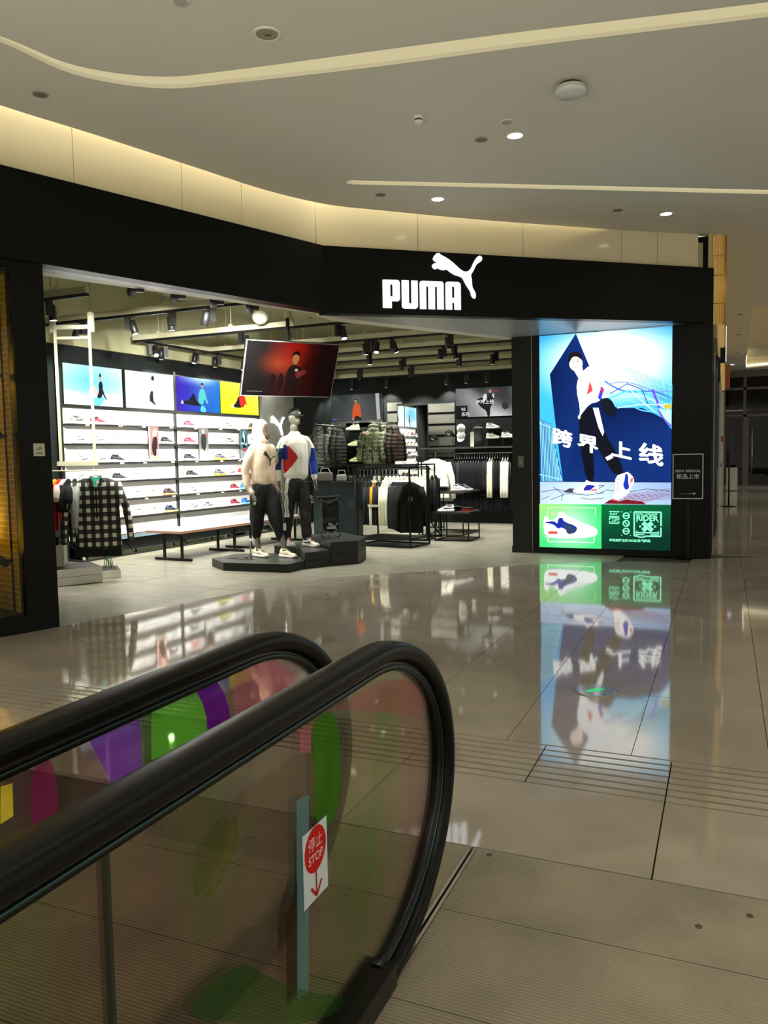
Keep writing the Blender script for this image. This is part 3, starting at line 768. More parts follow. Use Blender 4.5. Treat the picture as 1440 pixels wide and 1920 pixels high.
# floor of the picture
A.grid(0, BW, BZ0 + 0.64, BZ0 + 0.985, lambda u, w: lerp((205, 222, 240), (120, 150, 200), abs(u - 0.35) + 0.2 * w), 10, 4)
NAVY, NAVY2 = (9, 27, 74), (15, 42, 104)
A.poly(Mp((395, 170), (205, 455), (245, 800), (300, 1216), (1060, 1214), (1060, 840), (1000, 760), (860, 690), (690, 690), (600, 640), (560, 600), (490, 390)), [NAVY2, NAVY, NAVY, NAVY2, NAVY2, NAVY2, NAVY, NAVY, NAVY, NAVY, NAVY, NAVY2])
A.poly(Mp((405, 170), (640, 260), (700, 500), (495, 390)), (240, 250, 255))
for k in range(4): pass
# woven lattice, right
for k in range(20):
    x = 740 + k * 17; A.line(Mp((x, 395 + k * 7), (min(1058, x + 110 + 60), 640 + k * 8)), 0.006, (60, 150, 170) if k % 3 else (120, 200, 120))
for k in range(7):
    y = 420 + k * 34; A.line(Mp((770 - k * 8, y), (900, y + 52), (1058, y + 110)), 0.006, (150, 215, 225))
def wavy(y0, y1, amp, ph, x0, x1, col, w):
    pts = [(x0 + (x1 - x0) * k / 14, y0 + (y1 - y0) * k / 14 + amp * math.sin(ph + k * 0.42)) for k in range(15)]
    A.line(Mp(*pts), w, col)
wavy(500, 640, 30, 0.0, 600, 1058, (70, 120, 200), 0.022); wavy(560, 700, 34, 1.0, 590, 1058, (170, 215, 240), 0.03)
wavy(600, 620, 40, 2.2, 610, 1058, (90, 200, 230), 0.022); wavy(490, 760, -26, 0.4, 640, 1058, (200, 240, 250), 0.016)
wavy(640, 790, 20, 0.2, 760, 1058, (90, 190, 225), 0.018); wavy(520, 560, 22, 3.0, 620, 1058, (120, 150, 215), 0.014)
A.line(Mp((640, 590), (760, 520), (860, 560), (900, 660)), 0.012, (60, 60, 160))
A.line(Mp((930, 560), (965, 650), (985, 730), (1058, 815)), 0.03, (120, 60, 220)); A.line(Mp((690, 690), (830, 668), (1058, 665)), 0.016, (190, 235, 250))
A.poly(Mp((1000, 670), (1058, 660), (1058, 690), (1020, 700)), (200, 170, 60))
A.poly(Mp((970, 690), (1058, 720), (1058, 810), (1010, 760)), (175, 235, 240))
# fence, left
A.poly(Mp((128, 772), (215, 805), (300, 1216), (128, 1218)), (20, 80, 150))
for k in range(14):
    x = 132 + k * 11.5; top = 776 + (x - 128) * 0.38; A.line(Mp((x, top + (0 if x < 215 else (x - 215) * 5)), (x + 14, 1216)), 0.009, (150, 235, 245))
A.line(Mp((128, 800), (215, 832)), 0.01, (150, 235, 245)); A.line(Mp((128, 1165), (290, 1200)), 0.012, (150, 235, 245))
A.line(Mp((128, 1216), (1060, 1213)), 0.008, (20, 30, 60))
# cracks and red netting on the floor
for pts in (((140, 1290), (260, 1270), (340, 1288), (420, 1260)), ((210, 1345), (330, 1300), (480, 1310), (600, 1292)), ((140, 1345), (200, 1320)), ((430, 1330), (500, 1340), (600, 1330)), ((560, 1300), (620, 1270), (700, 1285)), ((230, 1255), (300, 1300), (290, 1350)), ((740, 1290), (900, 1262), (1050, 1275)), ((500, 1245), (600, 1240), (560, 1262))):
    A.line(Mp(*pts), 0.008, (50, 55, 70))
for k in range(9):
    A.line(Mp((600 + k * 34, 1368), (820 + k * 30, 1300 - k)), 0.005, (120, 50, 80)); A.line(Mp((640 + k * 12, 1366 - k * 8), (1058, 1330 - k * 9)), 0.005, (120, 50, 80))
A.poly(Mp((600, 1370), (640, 1342), (700, 1352), (760, 1340), (870, 1352), (890, 1372)), (110, 20, 30))
A.poly(Mp((300, 1290), (350, 1262), (480, 1268), (560, 1290), (420, 1300)), (60, 60, 80))
# the figure
SKIN = (238, 222, 212)
A.poly(Mp((470, 690), (500, 680), (560, 720), (600, 890), (560, 860), (430, 850), (415, 780)), (18, 20, 30), 1)      # hips
A.poly(Mp((418, 800), (500, 760), (520, 1000), (535, 1215), (475, 1212), (430, 980)), (14, 16, 26), 1)               # rear leg
A.poly(Mp((455, 700), (560, 690), (600, 860), (690, 1010), (745, 1150), (680, 1172), (620, 1090), (540, 940), (450, 860)), (16, 18, 28), 1)
A.poly(Mp((520, 690), (560, 690), (600, 860), (590, 890), (560, 830)), (238, 242, 245))
A.poly(Mp((608, 1040), (650, 1018), (665, 1042), (622, 1064)), (240, 242, 245))
A.poly(Mp((400, 560), (415, 480), (440, 440), (500, 390), (545, 430), (580, 520), (600, 600), (560, 650), (500, 660), (450, 720), (420, 760), (430, 700)), (246, 248, 252), 1)   # sweatshirt
A.poly(Mp((500, 500), (520, 570), (475, 600)), (210, 70, 80)); A.poly(Mp((555, 620), (580, 540), (600, 560), (575, 640)), (50, 60, 200)); A.poly(Mp((572, 540), (596, 560), (585, 600)), (210, 40, 90))
A.poly(Mp((565, 640), (620, 612), (665, 650), (685, 720), (670, 755), (610, 735), (580, 700)), (18, 24, 36), 2)       # black bag
A.poly(Mp((590, 600), (625, 598), (630, 616), (595, 625)), SKIN, 1); A.poly(Mp((412, 745), (432, 740), (430, 770), (415, 772)), SKIN, 1)
A.poly(Mp((378, 420), (445, 400), (452, 450), (415, 480)), SKIN)      # neck
A.poly(Mp((350, 370), (368, 335), (405, 325), (440, 345), (450, 395), (425, 430), (395, 438), (365, 420), (352, 398)), (245, 232, 224), 1)
A.poly(Mp((342, 352), (350, 315), (385, 297), (425, 302), (446, 330), (448, 368), (438, 352), (405, 330), (372, 336), (354, 372), (346, 385)), (26, 22, 26), 1)
A.ell(*M_((380, 372)), 0.010, 0.006, (40, 30, 30)); A.ell(*M_((413, 366)), 0.010, 0.006, (40, 30, 30)); A.line(Mp((372, 362), (388, 360)), 0.006, (40, 30, 30)); A.line(Mp((405, 356), (424, 355)), 0.006, (40, 30, 30))
A.line(Mp((397, 372), (395, 392), (402, 394)), 0.004, (200, 170, 160)); A.line(Mp((388, 408), (408, 405)), 0.006, (190, 110, 110))
# the shoes he wears
A.poly(Mp((370, 1280), (400, 1255), (460, 1240), (470, 1198), (500, 1215), (540, 1218), (560, 1215), (560, 1290), (470, 1296), (390, 1296)), (242, 240, 240), 1)
A.poly(Mp((455, 1262), (475, 1238), (500, 1236), (540, 1242), (500, 1275), (455, 1278)), (30, 40, 150)); A.poly(Mp((508, 1268), (550, 1266), (550, 1278), (508, 1280)), (190, 90, 70))
A.poly(Mp((678, 1172), (745, 1148), (770, 1140), (815, 1190), (800, 1240), (760, 1310), (700, 1345), (658, 1335), (680, 1270)), (242, 240, 240), 1)
A.poly(Mp((748, 1150), (770, 1165), (770, 1215), (778, 1260), (750, 1272), (732, 1235), (745, 1200)), (30, 50, 160), 1)
A.poly(Mp((785, 1190), (805, 1180), (800, 1210), (785, 1222)), (200, 90, 80))
for k in range(7): A.line(Mp((688, 1200 + k * 13), (712, 1194 + k * 13)), 0.006, (205, 60, 80))
A.poly(Mp((655, 1332), (700, 1345), (720, 1335), (690, 1352), (650, 1342)), (205, 60, 60))
# headline, one sloping block character after another
for ch, x, y, s in (('跨', 222, 935, 0.30), ('界', 408, 975, 0.30), ('上', 648, 1018, 0.29), ('线', 838, 1052, 0.34)):
    k0 = len(A.v); p = M_((x, y)); [A.text(ch, p[0] + q1, p[1] + q2, s, (252, 255, 255), bold=0.002) for q1, q2 in ((-0.008, 0), (0.008, 0), (0, 0.008), (0, -0.008), (0, 0))]
    for i in range(k0, len(A.v)): v = A.v[i]; A.v[i] = (p[0] + (v[0] - p[0]) * 1.0, v[1], p[1] + (v[2] - p[1]) * 0.86 - (v[0] - p[0]) * 0.24)
# green strip: shoe panel
A.grid(0, 0.897, BZ0, BZ0 + 0.643, lambda u, w: lerp(lerp((60, 200, 110), (190, 240, 200), 1.2 - math.hypot((u - 0.5) * 1.6, (w - 0.5) * 1.2) * 1.5), (190, 215, 120), max(0, w * 1.2 - u * 1.5) * 0.6), 16, 10)
A.line(Mp((190, 1640), (190, 1400), (540, 1400), (540, 1455)), 0.012, (190, 235, 170)); A.line(Mp((192, 1620), (192, 1645), (530, 1648), (530, 1600)), 0.012, (215, 250, 220))
A.poly(Mp((160, 1500), (165, 1462), (190, 1458), (205, 1500), (265, 1470), (268, 1438), (288, 1424), (315, 1445), (420, 1500), (520, 1530), (560, 1560), (545, 1600), (480, 1612), (380, 1622), (220, 1618), (170, 1600), (160, 1560)), (240, 250, 248), 1)
A.poly(Mp((165, 1505), (240, 1495), (262, 1520), (270, 1475), (300, 1470), (310, 1500), (400, 1530), (410, 1560), (375, 1590), (330, 1560), (290, 1540), (270, 1555), (230, 1518), (170, 1512)), (28, 40, 150), 1)
A.poly(Mp((290, 1510), (340, 1515), (405, 1550), (375, 1588), (335, 1590), (320, 1540)), (40, 60, 90), 1)
A.poly(Mp((195, 1570), (262, 1570), (262, 1590), (195, 1590)), (205, 70, 60)); A.ell(*M_((227, 1440)), 0.022, 0.022, (225, 180, 140))
A.line(Mp((165, 1612), (300, 1622), (480, 1616)), 0.012, (170, 190, 190))
for k in range(7): A.line(Mp((325 + k * 15, 1458 + k * 7), (345 + k * 15, 1478 + k * 7)), 0.007, (190, 170, 170))
# dark green strip: rider panel
A.grid(0.897, BW, BZ0, BZ0 + 0.643, lambda u, w: lerp((8, 44, 34), (8, 96, 50), w * 1.1 - u * 0.35), 12, 8)
GN = (130, 245, 190)
def q(X, Y): return M_((980 - 980 + (1140 - 980 + X / 13.09) * 3.789, (940 - 580 + Y / 13.09) * 3.789))
def qq(*pts): return [q(*p) for p in pts]
A.line(qq((105, 208), (355, 212)), 0.012, GN); A.line(qq((105, 325), (355, 330)), 0.012, GN); A.text('PLAY', *q(125, 294), 0.046, GN, bold=0.0012)
A.line(qq((120, 420), (120, 360), (345, 362), (345, 418)), 0.014, GN); A.line(qq((120, 450), (120, 495), (345, 498), (345, 452)), 0.014, GN); A.text('上线', *q(160, 456), 0.045, GN, bold=0.0012)
for k, yy in enumerate((308, 498, 688)):
    cx, cz = q(522, yy); n = 24; rad = 0.041
    A.line([(cx + rad * math.cos(2 * PI * i / n), cz + rad * math.sin(2 * PI * i / n)) for i in range(n + 1)], 0.017, GN)
    if k == 1: A.line([(cx - 0.028, cz + 0.028), (cx + 0.028, cz - 0.028)], 0.014, GN)
    else: A.line([(cx - 0.038, cz), (cx + 0.038, cz)], 0.015, GN)
for X, Y in ((415, 212), (625, 214), (415, 790), (625, 795), (780, 450), (1280, 450), (780, 682), (1280, 685)): A.line(qq((X - 12, Y - 7), (X + 12, Y + 7)), 0.010, GN)
A.line(qq((715, 805), (715, 210), (1345, 215), (1345, 555)), 0.020, GN); A.line(qq((1345, 590), (1345, 808), (970, 805), (945, 832), (820, 830), (795, 803), (715, 803)), 0.018, GN)
A.text('ENABLE : GAME MODE', *q(757, 276), 0.0285, GN, bold=0.0006); A.text('RIDER', *q(760, 425), 0.108, GN, bold=0.003, space=1.0)
A.line(qq((920, 470), (1140, 670)), 0.060, GN); A.line(qq((1140, 470), (920, 670)), 0.060, GN); A.line(qq((960, 490), (1110, 640)), 0.006, (20, 90, 60))
for X in (858, 1205): A.line(qq((X - 22, 545), (X + 22, 588)), 0.011, GN); A.line(qq((X + 22, 545), (X - 22, 588)), 0.011, GN)
A.line(qq((745, 718), (1305, 722)), 0.016, GN); A.line(qq((745, 767), (950, 768)), 0.013, GN); A.line(qq((1100, 768), (1300, 768)), 0.013, GN)
A.text('李现演绎全新RIDER系列鞋款', *q(112, 940), 0.0445, GN, bold=0.001, space=1.0)
A.build('poster', lb, 1.6)
# framed NEW ARRIVAL notice standing in front of the end pillar
na = thing('notice_stand', 'black NEW ARRIVAL notice in a thin white frame on the pillar beside the light box', 'sign', (-0.455, 11.70, 0))
MB().box(-0.205, 0.185, -0.006, 0.0, 0.82, 1.435).build('notice_board', mat('notice_black', (10, 11, 10), 0.4, spec=0.15), na)
mb = MB()
for x0, x1, z0, z1 in ((-0.207, 0.187, 1.425, 1.437), (-0.207, 0.187, 0.818, 0.83), (-0.207, -0.195, 0.83, 1.425), (0.175, 0.187, 0.83, 1.425)): mb.box(x0, x1, -0.014, 0.0, z0, z1)
mb.build('frame', mat('notice_frame', (200, 202, 196), 0.35), na)
a_ = Art(0.0003); a_.text('NEW ARRIVAL', -0.01, 1.185, 0.051, (190, 195, 195), align='CENTER', bold=0.0008); a_.text('新品上市', -0.01, 1.10, 0.074, (190, 195, 195), align='CENTER', bold=0.001)
a_.poly([(-0.12, 0.883), (0.07, 0.888), (0.07, 0.898), (-0.12, 0.887)], (150, 155, 155)); a_.poly([(0.055, 0.875), (0.10, 0.892), (0.055, 0.912), (0.068, 0.893)], (200, 205, 205))
a_.build('lettering', na, 0, loc=(0, -0.007, 0))
MB().box(-0.215, 0.195, -0.05, 0.04, 0.0, 0.006).build('base_plate', BLACKM, na); MB().box(-0.02, 0.02, -0.002, 0.02, 0.0, 0.82).build('post', BLACKM, na)
# small card on the left pillar
cd = thing('pillar_card', 'small pale card on the black pillar beside the yellow window', 'card', (PILLAR[0] - dL.x * 0.11, PILLAR[1] - dL.y * 0.11, 1.60), A_LEFT)
MB().box(-0.05, 0.05, -0.004, -0.0005, -0.055, 0.055).build('card_face', mat('card_face', (178, 180, 165), 0.5), cd)
a_ = Art(0.0003); a_.poly([(-0.03, 0.0), (0.01, 0.035), (0.03, 0.01), (0.0, -0.005)], (120, 150, 80), 1); a_.rect(-0.03, 0.03, -0.035, -0.026, (70, 75, 70)); a_.build('print', cd, 0, loc=(0, -0.0045, 0))
# switch plate on the door pillar
sw = thing('switch_plate', 'grey switch plate on the dark door pillar', 'switch', (-2.80, 11.779, 1.36))
MB().box(-0.045, 0.045, -0.008, -0.0005, -0.085, 0.085).build('plate', mat('switch_grey', (95, 98, 92), 0.4), sw, bevel=0.002)
MB().box(-0.02, 0.02, -0.012, -0.008, -0.03, 0.03).build('rocker', mat('switch_rocker', (130, 132, 126), 0.4), sw)

# ================================================================== left display window
wo = Vector((win.location.x, win.location.y)); 
def WL(s, n): p = wo + dL * s + nL * n; return (p.x, p.y)
bk = thing('window_backdrop', 'yellow printed backdrop curtain with rows of small dark capitals inside the display window', 'backdrop', (*WL(-0.2, 0.55), 0.0), A_LEFT)
MB().box(-1.9, 0.32, 0.0, 0.02, 0.16, 3.15).build('cloth', mat('yellow_cloth', (205, 165, 22), 0.6, noise_amt=0.06, nscale=3), bk)
a_ = Art(0.0004); lines_ = ['CHANGE HORSE BUT', 'HORSE BUT COOL AND', 'WE BUT CHANGE HORSE']
one = {}
for r_i in range(56):
    z = 0.19 + r_i * 0.0528
    a_.rect(-1.9, 0.32, z + 0.041, z + 0.044, (205, 178, 70))
    st = ('HORSE BUT COOL ', 'CHANGE HORSE BUT ')[r_i % 2] * 3
    a_.text(st[(r_i * 5) % 13:(r_i * 5) % 13 + 26], -0.92, z, 0.050, (128, 92, 14), bold=0.0004)
    a_.step = 0.0
a_.build('print', bk, 0, loc=(0, -0.001, 0))
rt_ = thing('window_return_panel', 'yellow printed side panel at the right end of the display window', 'backdrop', (*WL(0.095, 0.12), 0.0), A_LEFT)
rt_.rotation_euler = (0, 0, A_LEFT - PI / 2)
MB().box(-0.42, 0.0, 0.0, 0.012, 0.16, 3.12).build('cloth', _M['yellow_cloth'], rt_)
b_ = Art(0.0)
for r_i in range(56):
    z = 0.19 + r_i * 0.0528; b_.rect(-0.42, 0.0, z + 0.041, z + 0.0445, (226, 200, 84))
    b_.text(('BUT COOL HORSE', 'WORSE BUT COOL', 'CHANGE HORSE B')[r_i % 3], -0.415 + 0.02 * (r_i % 2), z + 0.002, 0.049, (120, 84, 12), bold=0.0006)
b_.build('print', rt_, 0, loc=(0, -0.001, 0))
pl_ = thing('window_plinth', 'grey window plinth with a yellow top inside the display window', 'plinth', (*WL(-0.75, 0.14), 0.0), A_LEFT)
MB().box(-0.9, 0.62, 0.0, 0.36, 0.157, 0.37).build('body', mat('plinth_grey', (150, 140, 128), 0.5), pl_); MB().box(-0.9, 0.62, 0.0, 0.36, 0.37, 0.375).build('top', mat('plinth_yellow', (225, 190, 20), 0.4), pl_)
gp = MB().box(-3.55, 0.1, 0.03, 0.036, 0.155, 3.16).build('glass_pane', glass_mat('shopfront_glass', (238, 240, 232), 0.35), win)
floorbox = MB().box(-3.6, 0.1, 0.09, 0.75, 0, 0.156).build('window_floor', BLACK, win)
bw_ = MB().box(-3.6, 0.12, 0.72, 0.76, 0, 4.3).build('window_back', DARKW, win)
BROWN_ = 0
for i, (z, ang, lab) in enumerate(((2.78, -60, 'topmost'), (2.25, 35, 'second from the top'), (1.72, -30, 'third from the top'), (0.62, 40, 'lowest'))):
    p = WL(0.06, 0.20); sp_ = thing('window_spotlight', 'black spotlight on the rod of the display window, %s of four' % lab, 'spotlight', (p[0], p[1], z), A_LEFT, group='window spotlights')
    d = Vector((-math.cos(R(ang)) , 0.15, math.sin(R(ang))))
    MB().tube([(0.02, 0, 0), (-0.05, 0, 0)], 0.016, 10).build('bracket', BLACKM, sp_)
    c = Vector((-0.06, 0, 0)); MB().tube([c - d * 0.045, c + d * 0.10], 0.034, 16).build('head', mat('spot_body', (24, 24, 24), 0.35, 0.3), sp_)
    MB().tube([c + d * 0.10, c + d * 0.103], 0.027, 14).build('lens', emat('window_lens', (255, 230, 160), 0.5), sp_)
    if i in (1, 3):
        L_o = lamp('SPOT', 'window_beam', c + d * 0.12, 45, (1, 0.85, 0.45), size=0.03, spot=120, blend=0.8, parent=sp_)
        L_o.rotation_euler = Vector((-0.45, 1.0, -0.3 if i == 1 else 0.9)).to_track_quat('-Z', 'Y').to_euler()
p = WL(0.075, 0.20); MB().tube([(p[0], p[1], 0.16), (p[0], p[1], 3.15)], 0.009, 8).build('light_rod', BLACKM, win).matrix_parent_inverse = win.matrix_basis.inverted()
win['label'] = ''; del win['label']

# ================================================================== ceiling fittings
DLW = emat('downlight_lens', (245, 248, 255), 6.0)
def downlight(x, y, on, label, energy=26):
    t = thing('downlight' if on else 'ceiling_speaker', label, 'light' if on else 'speaker', (x, y, Z_CEIL), group=None)
    MB().lathe([(0.088, -0.0), (0.088, -0.004), (0.072, -0.006), (0.070, -0.001)], (0, 0, 0), 28).build('trim_ring', mat('fitting_white', (225, 222, 210), 0.4), t)
    if on:
        MB().lathe([(0.068, -0.001), (0.066, -0.005)], (0, 0, 0), 24).build('lens', DLW, t)
        lamp('SPOT', 'beam', (0, 0, -0.02), energy, (1, 0.97, 0.9), size=0.05, spot=110, blend=0.9, parent=t)
    else:
        MB().lathe([(0.070, -0.001), (0.066, -0.004)], (0, 0, 0), 24).build('grille', mat('speaker_grille', (120, 112, 98), 0.8), t)
    return t
K2 = K
downlight(-1.93 * K, 7.96 * K, True, 'lit round downlight nearest the round white smoke detector over the concourse')
downlight(-3.26 * K, 9.47 * K, True, 'lit round downlight above the cat emblem, beyond the straight slot light')
downlight(-0.75 * K, 11.4 * K, True, 'lit round downlight above the right end of the black fascia')
for x, y in ((0.5, 3.2), (-2.0, 1.2), (1.6, 6.0), (-3.9, 1.6), (-0.6, -1.6), (2.8, 2.0), (2.9, 10.0), (2.95, 20.0), (2.95, 27.0)):  # unseen downlights added to brighten the concourse and corridor
    downlight(x, y, True, 'round downlight in the concourse ceiling, outside the picture', 46 if y < 15 else 420)['group'] = 'concourse downlights out of view'
downlight(1.0, 14.5, True, 'round downlight over the corridor on the near side of the long ceiling recess', 220)  # this one and the next are added to brighten the corridor
downlight(0.2, 30.5, True, 'small lit downlight just before the dark glazing at the corridor end', 90)
for x, y, lab in ((0.28, 20.6, 'nearest small dark speaker of three along the corridor ceiling'), (0.31, 24.2, 'middle small dark speaker of three along the corridor ceiling'), (0.33, 28.6, 'farthest small dark speaker of three along the corridor ceiling'), (-2.26, 7.91, 'small dark round ceiling speaker left of the brightest downlight'), (-3.82, 9.01, 'small dark round ceiling speaker beyond the left tip of the straight slot'), (-1.31, 10.94, 'small dark round ceiling speaker left of the downlight over the fascia end'), (-5.37, 5.32, 'dark round ceiling speaker above the cream wall panels at the far left'), (-1.92, 7.60, 'pale round ceiling cap just above the brightest downlight'), (-3.44, 4.69, 'pale round ceiling cap inside the round access panel')):
    t = thing('ceiling_speaker', lab, 'speaker', (x * K, y * K, Z_CEIL))
    pale = 'pale' in lab
    MB().lathe([(0.062, 0), (0.062, -0.004), (0.050, -0.006)], (0, 0, 0), 24).build('trim_ring', _M['fitting_white'] if pale else mat('speaker_ring', (150, 142, 125), 0.6), t)
    MB().lathe([(0.050, -0.003), (0.047, -0.008)], (0, 0, 0), 24).build('grille', mat('cap_grey', (168, 166, 158), 0.5) if pale else _M['speaker_grille'] if 'speaker_grille' in _M else mat('speaker_grille', (120, 112, 98), 0.8), t)
t = thing('round_loudspeaker', 'large recessed round ceiling loudspeaker beside the round access panel', 'speaker', (-3.13 * K, 5.30 * K, Z_CEIL))
MB().lathe([(0.10, 0), (0.10, -0.004), (0.085, -0.010), (0.080, -0.004)], (0, 0, 0), 32).build('trim_ring', _M['fitting_white'], t)
MB().lathe([(0.078, -0.002), (0.074, -0.006)], (0, 0, 0), 28).build('grille', mat('speaker_mesh', (150, 140, 120), 0.8), t)
MB().bar((-0.015, -0.01, -0.008), (0.02, 0.015, -0.008), 0.005).build('emblem', BLACKM, t)
t = thing('smoke_detector', 'small white smoke detector hanging below the concourse ceiling', 'detector', (-2.63 * K, 7.13 * K, Z_CEIL))
MB().lathe([(0.045, 0), (0.045, -0.02), (0.040, -0.024)], (0, 0, 0), 20).build('base', _M['fitting_white'], t)
MB().lathe([(0.030, -0.024), (0.030, -0.040)], (0, 0, 0), 16).build('chamber', mat('detector_dark', (70, 62, 52), 0.6), t)
MB().lathe([(0.040, -0.040), (0.038, -0.052), (0.020, -0.062)], (0, 0, 0), 20).build('cap', _M['fitting_white'], t)
t = thing('wireless_access_point', 'round white wireless access point with a dark gap above it on the ceiling', 'device', (-1.24 * K, 7.08 * K, Z_CEIL))
MB().lathe([(0.085, 0), (0.085, -0.028)], (0, 0, 0), 20).build('mount', mat('mount_dark', (48, 42, 26), 0.7), t)
MB().lathe([(0.118, -0.028), (0.124, -0.040), (0.122, -0.072), (0.105, -0.086), (0.0, -0.090)], (0, 0, 0), 32).build('housing', mat('device_white', (200, 205, 200), 0.35), t)
MB().lathe([(0.1245, -0.050), (0.1245, -0.053)], (0, 0, 0), 32).build('seam', _M['speaker_ring'], t)

# ================================================================== corridor
GOLD = mat('gold_mesh', (196, 160, 84), 0.35, 0.85)
GOLDB = mat('gold_backing', (205, 172, 100), 0.4, 0.3, emit=0.42)   # glow put into the colour to brighten the gold panels
gw = bpy.data.objects.new('wall_corridor', None); link(gw); gw['kind'] = 'structure'
MB().box(-0.42, -0.165, 12.05, 14.6, 0, 3.2).build('panel', mat('corridor_black', (18, 19, 18), 0.35), gw)
MB().box(-0.42, -0.175, 12.02, 12.3, 3.2, 4.4).build('panel', BLACK, gw)
MB().box(-0.24, -0.19, 11.90, 12.0, 3.9, 4.42).build('panel', mat('beam_cream', (200, 178, 120), 0.5), gw)
mb = MB()
for k in range(7):      # rounded gold corner between the cream wall and the corridor
    a0, a1 = PI / 2 * k / 7, PI / 2 * (k + 1) / 7; c0_ = (-0.17, 12.16); r_ = 0.155
    p0 = (c0_[0] + r_ * math.sin(a0), c0_[1] - r_ * math.cos(a0)); p1 = (c0_[0] + r_ * math.sin(a1 - .04), c0_[1] - r_ * math.cos(a1 - .04))
    mb.prism([p0, p1, (p1[0] - .02, p1[1] + .02), (p0[0] - .02, p0[1] + .02)], 3.2, 4.62)
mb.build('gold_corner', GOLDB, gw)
for z_ in (3.48, 3.86, 4.12): MB().tube([(-0.17, 11.998, z_), (-0.09, 12.02, z_), (-0.02, 12.08, z_), (-0.008, 12.16, z_)], 0.006, 6).build('gold_band', GOLD, gw)
for k in range(16):
    a0 = PI / 2 * k / 16; p0 = (-0.17 + 0.160 * math.sin(a0), 12.16 - 0.160 * math.cos(a0)); MB().tube([(p0[0], p0[1], 3.2), (p0[0], p0[1], 4.5)], 0.0035, 5).build('gold_rod', GOLD, gw)
for k in range(10):      # gold perforated panels above the shop fronts
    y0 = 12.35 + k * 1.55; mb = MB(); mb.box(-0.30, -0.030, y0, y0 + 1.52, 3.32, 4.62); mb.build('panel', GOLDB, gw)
    mb = MB()
    for j in range(22): yy = y0 + 0.03 + j * 0.068; mb.box(-0.030, -0.015, yy, yy + 0.03, 3.34, 4.6)
    o = mb.build('gold_slats', GOLD, gw); o['kind'] = 'stuff'
MB().box(-0.42, -0.12, 12.3, 28, 3.05, 3.30).build('panel', mat('corridor_cream', (190, 172, 128), 0.4), gw)
MB().box(-0.45, -0.12, 14.6, 18.4, 0.1, 3.05).build('panel', mat('shop_dark_glass', (40, 40, 38), 0.1), gw)
MB().box(-0.45, -0.10, 18.4, 24.0, 0, 3.05).build('panel', mat('corridor_white', (188, 188, 182), 0.25), gw)
MB().box(-0.45, -0.05, 24.0, 27.5, 0, 3.05).build('panel', _M['corridor_white'], gw)
MB().box(-0.45, -0.02, 27.5, 33.0, 0, 4.4).build('panel', mat('corridor_grey', (92, 92, 82), 0.3), gw)
def blade(name, label, x, y, w, z0, z1, m, cat='sign'):
    t = thing(name, label, cat, (x, y, z0)); MB().box(0, w, -0.04, 0.04, 0, z1 - z0).build('sign_box', m[0], t, bevel=0.004)
    MB().box(w, w + 0.012, -0.03, 0.03, 0.02, z1 - z0 - 0.02).build('lit_edge', m[1], t); MB().box(-0.12, 0.0, -0.01, 0.01, (z1 - z0) * .4, (z1 - z0) * .6).build('bracket', BLACKM, t)
blade('blade_sign', 'projecting sign with a lit white edge beyond the black shop front', -0.10, 15.9, 0.09, 3.05, 3.72, (BLACKM, emat('blade_white', (235, 240, 240), 1.3)))
blade('blade_sign', 'black projecting sign below the lit one along the corridor wall', -0.13, 14.9, 0.03, 2.62, 3.05, (BLACKM, BLACKM))
blade('blade_sign', 'faded red projecting sign high on the far corridor wall', -0.02, 27.0, 0.12, 3.35, 4.05, (mat('sign_red', (170, 90, 75), 0.5), mat('sign_pink', (190, 130, 115), 0.5)))
t = thing('fire_alarm_box', 'small red alarm box on the white corridor wall', 'alarm', (-0.10, 22.5, 1.75)); MB().box(0, 0.05, -0.08, 0.08, -0.07, 0.07).build('box_body', mat('alarm_red', (150, 16, 20), 0.4), t); MB().box(0.05, 0.055, -0.04, 0.04, -0.03, 0.03).build('button', WHITEP, t)
t = thing('wall_socket', 'small black outlet plate below the red alarm box', 'socket', (-0.10, 22.5, 1.07)); MB().box(0, 0.02, -0.06, 0.06, -0.05, 0.05).build('plate', BLACKM, t)
t = thing('barrier_post', 'thin black queue post with a flat base in the corridor', 'post', (0.10, 22.4, 0))
MB().tube([(0, 0, 0.01), (0, 0, 1.45)], 0.022, 12).build('pole', BLACKM, t); MB().lathe([(0.19, 0), (0.19, 0.012), (0.03, 0.03)], (0, 0, 0), 24).build('base', BLACKM, t)
t = thing('white_cabinet', 'low white box cabinet against the corridor end glazing', 'cabinet', (0.24, 30.9, 0))
MB().box(-0.19, 0.17, -0.2, 0.3, 0.02, 0.82).build('body', mat('cabinet_white', (205, 202, 190), 0.4), t); MB().box(-0.01, 0.01, -0.205, -0.2, 0.45, 0.49).build('lock', BLACKM, t)
# end glazing
GD = glass_mat('dark_glass', (70, 82, 78), 0.6)
ew = bpy.data.objects.new('wall_end', None); link(ew); ew['kind'] = 'structure'
FRM = mat('frame_grey', (92, 92, 84), 0.35, 0.5)
MB().box(-0.45, 7, 35.5, 35.7, 0, 4.6).build('panel', mat('night_outside', (10, 14, 13), 0.6), ew)
MB().box(-0.45, 7, 33.0, 33.2, 4.15, 4.45).build('panel', mat('end_header', (96, 90, 76), 0.5), ew)
mb = MB()
for x in (-0.05, 0.66, 2.2, 3.7): mb.box(x - 0.05, x + 0.05, 33.0, 33.12, 0, 4.15)
for z in (2.72, 3.72): mb.box(-0.45, 7, 33.0, 33.1, z - 0.045, z + 0.045)
mb.build('frame', FRM, ew)
for x0, x1 in ((-0.05, 0.66), (0.66, 2.2), (2.2, 3.7)):
    for z0, z1 in ((0.1, 2.7), (2.76, 3.7), (3.76, 4.14)):
        MB().box(x0 + .05, x1 - .05, 33.05, 33.06, z0, z1).build('glass_pane', GD, ew)
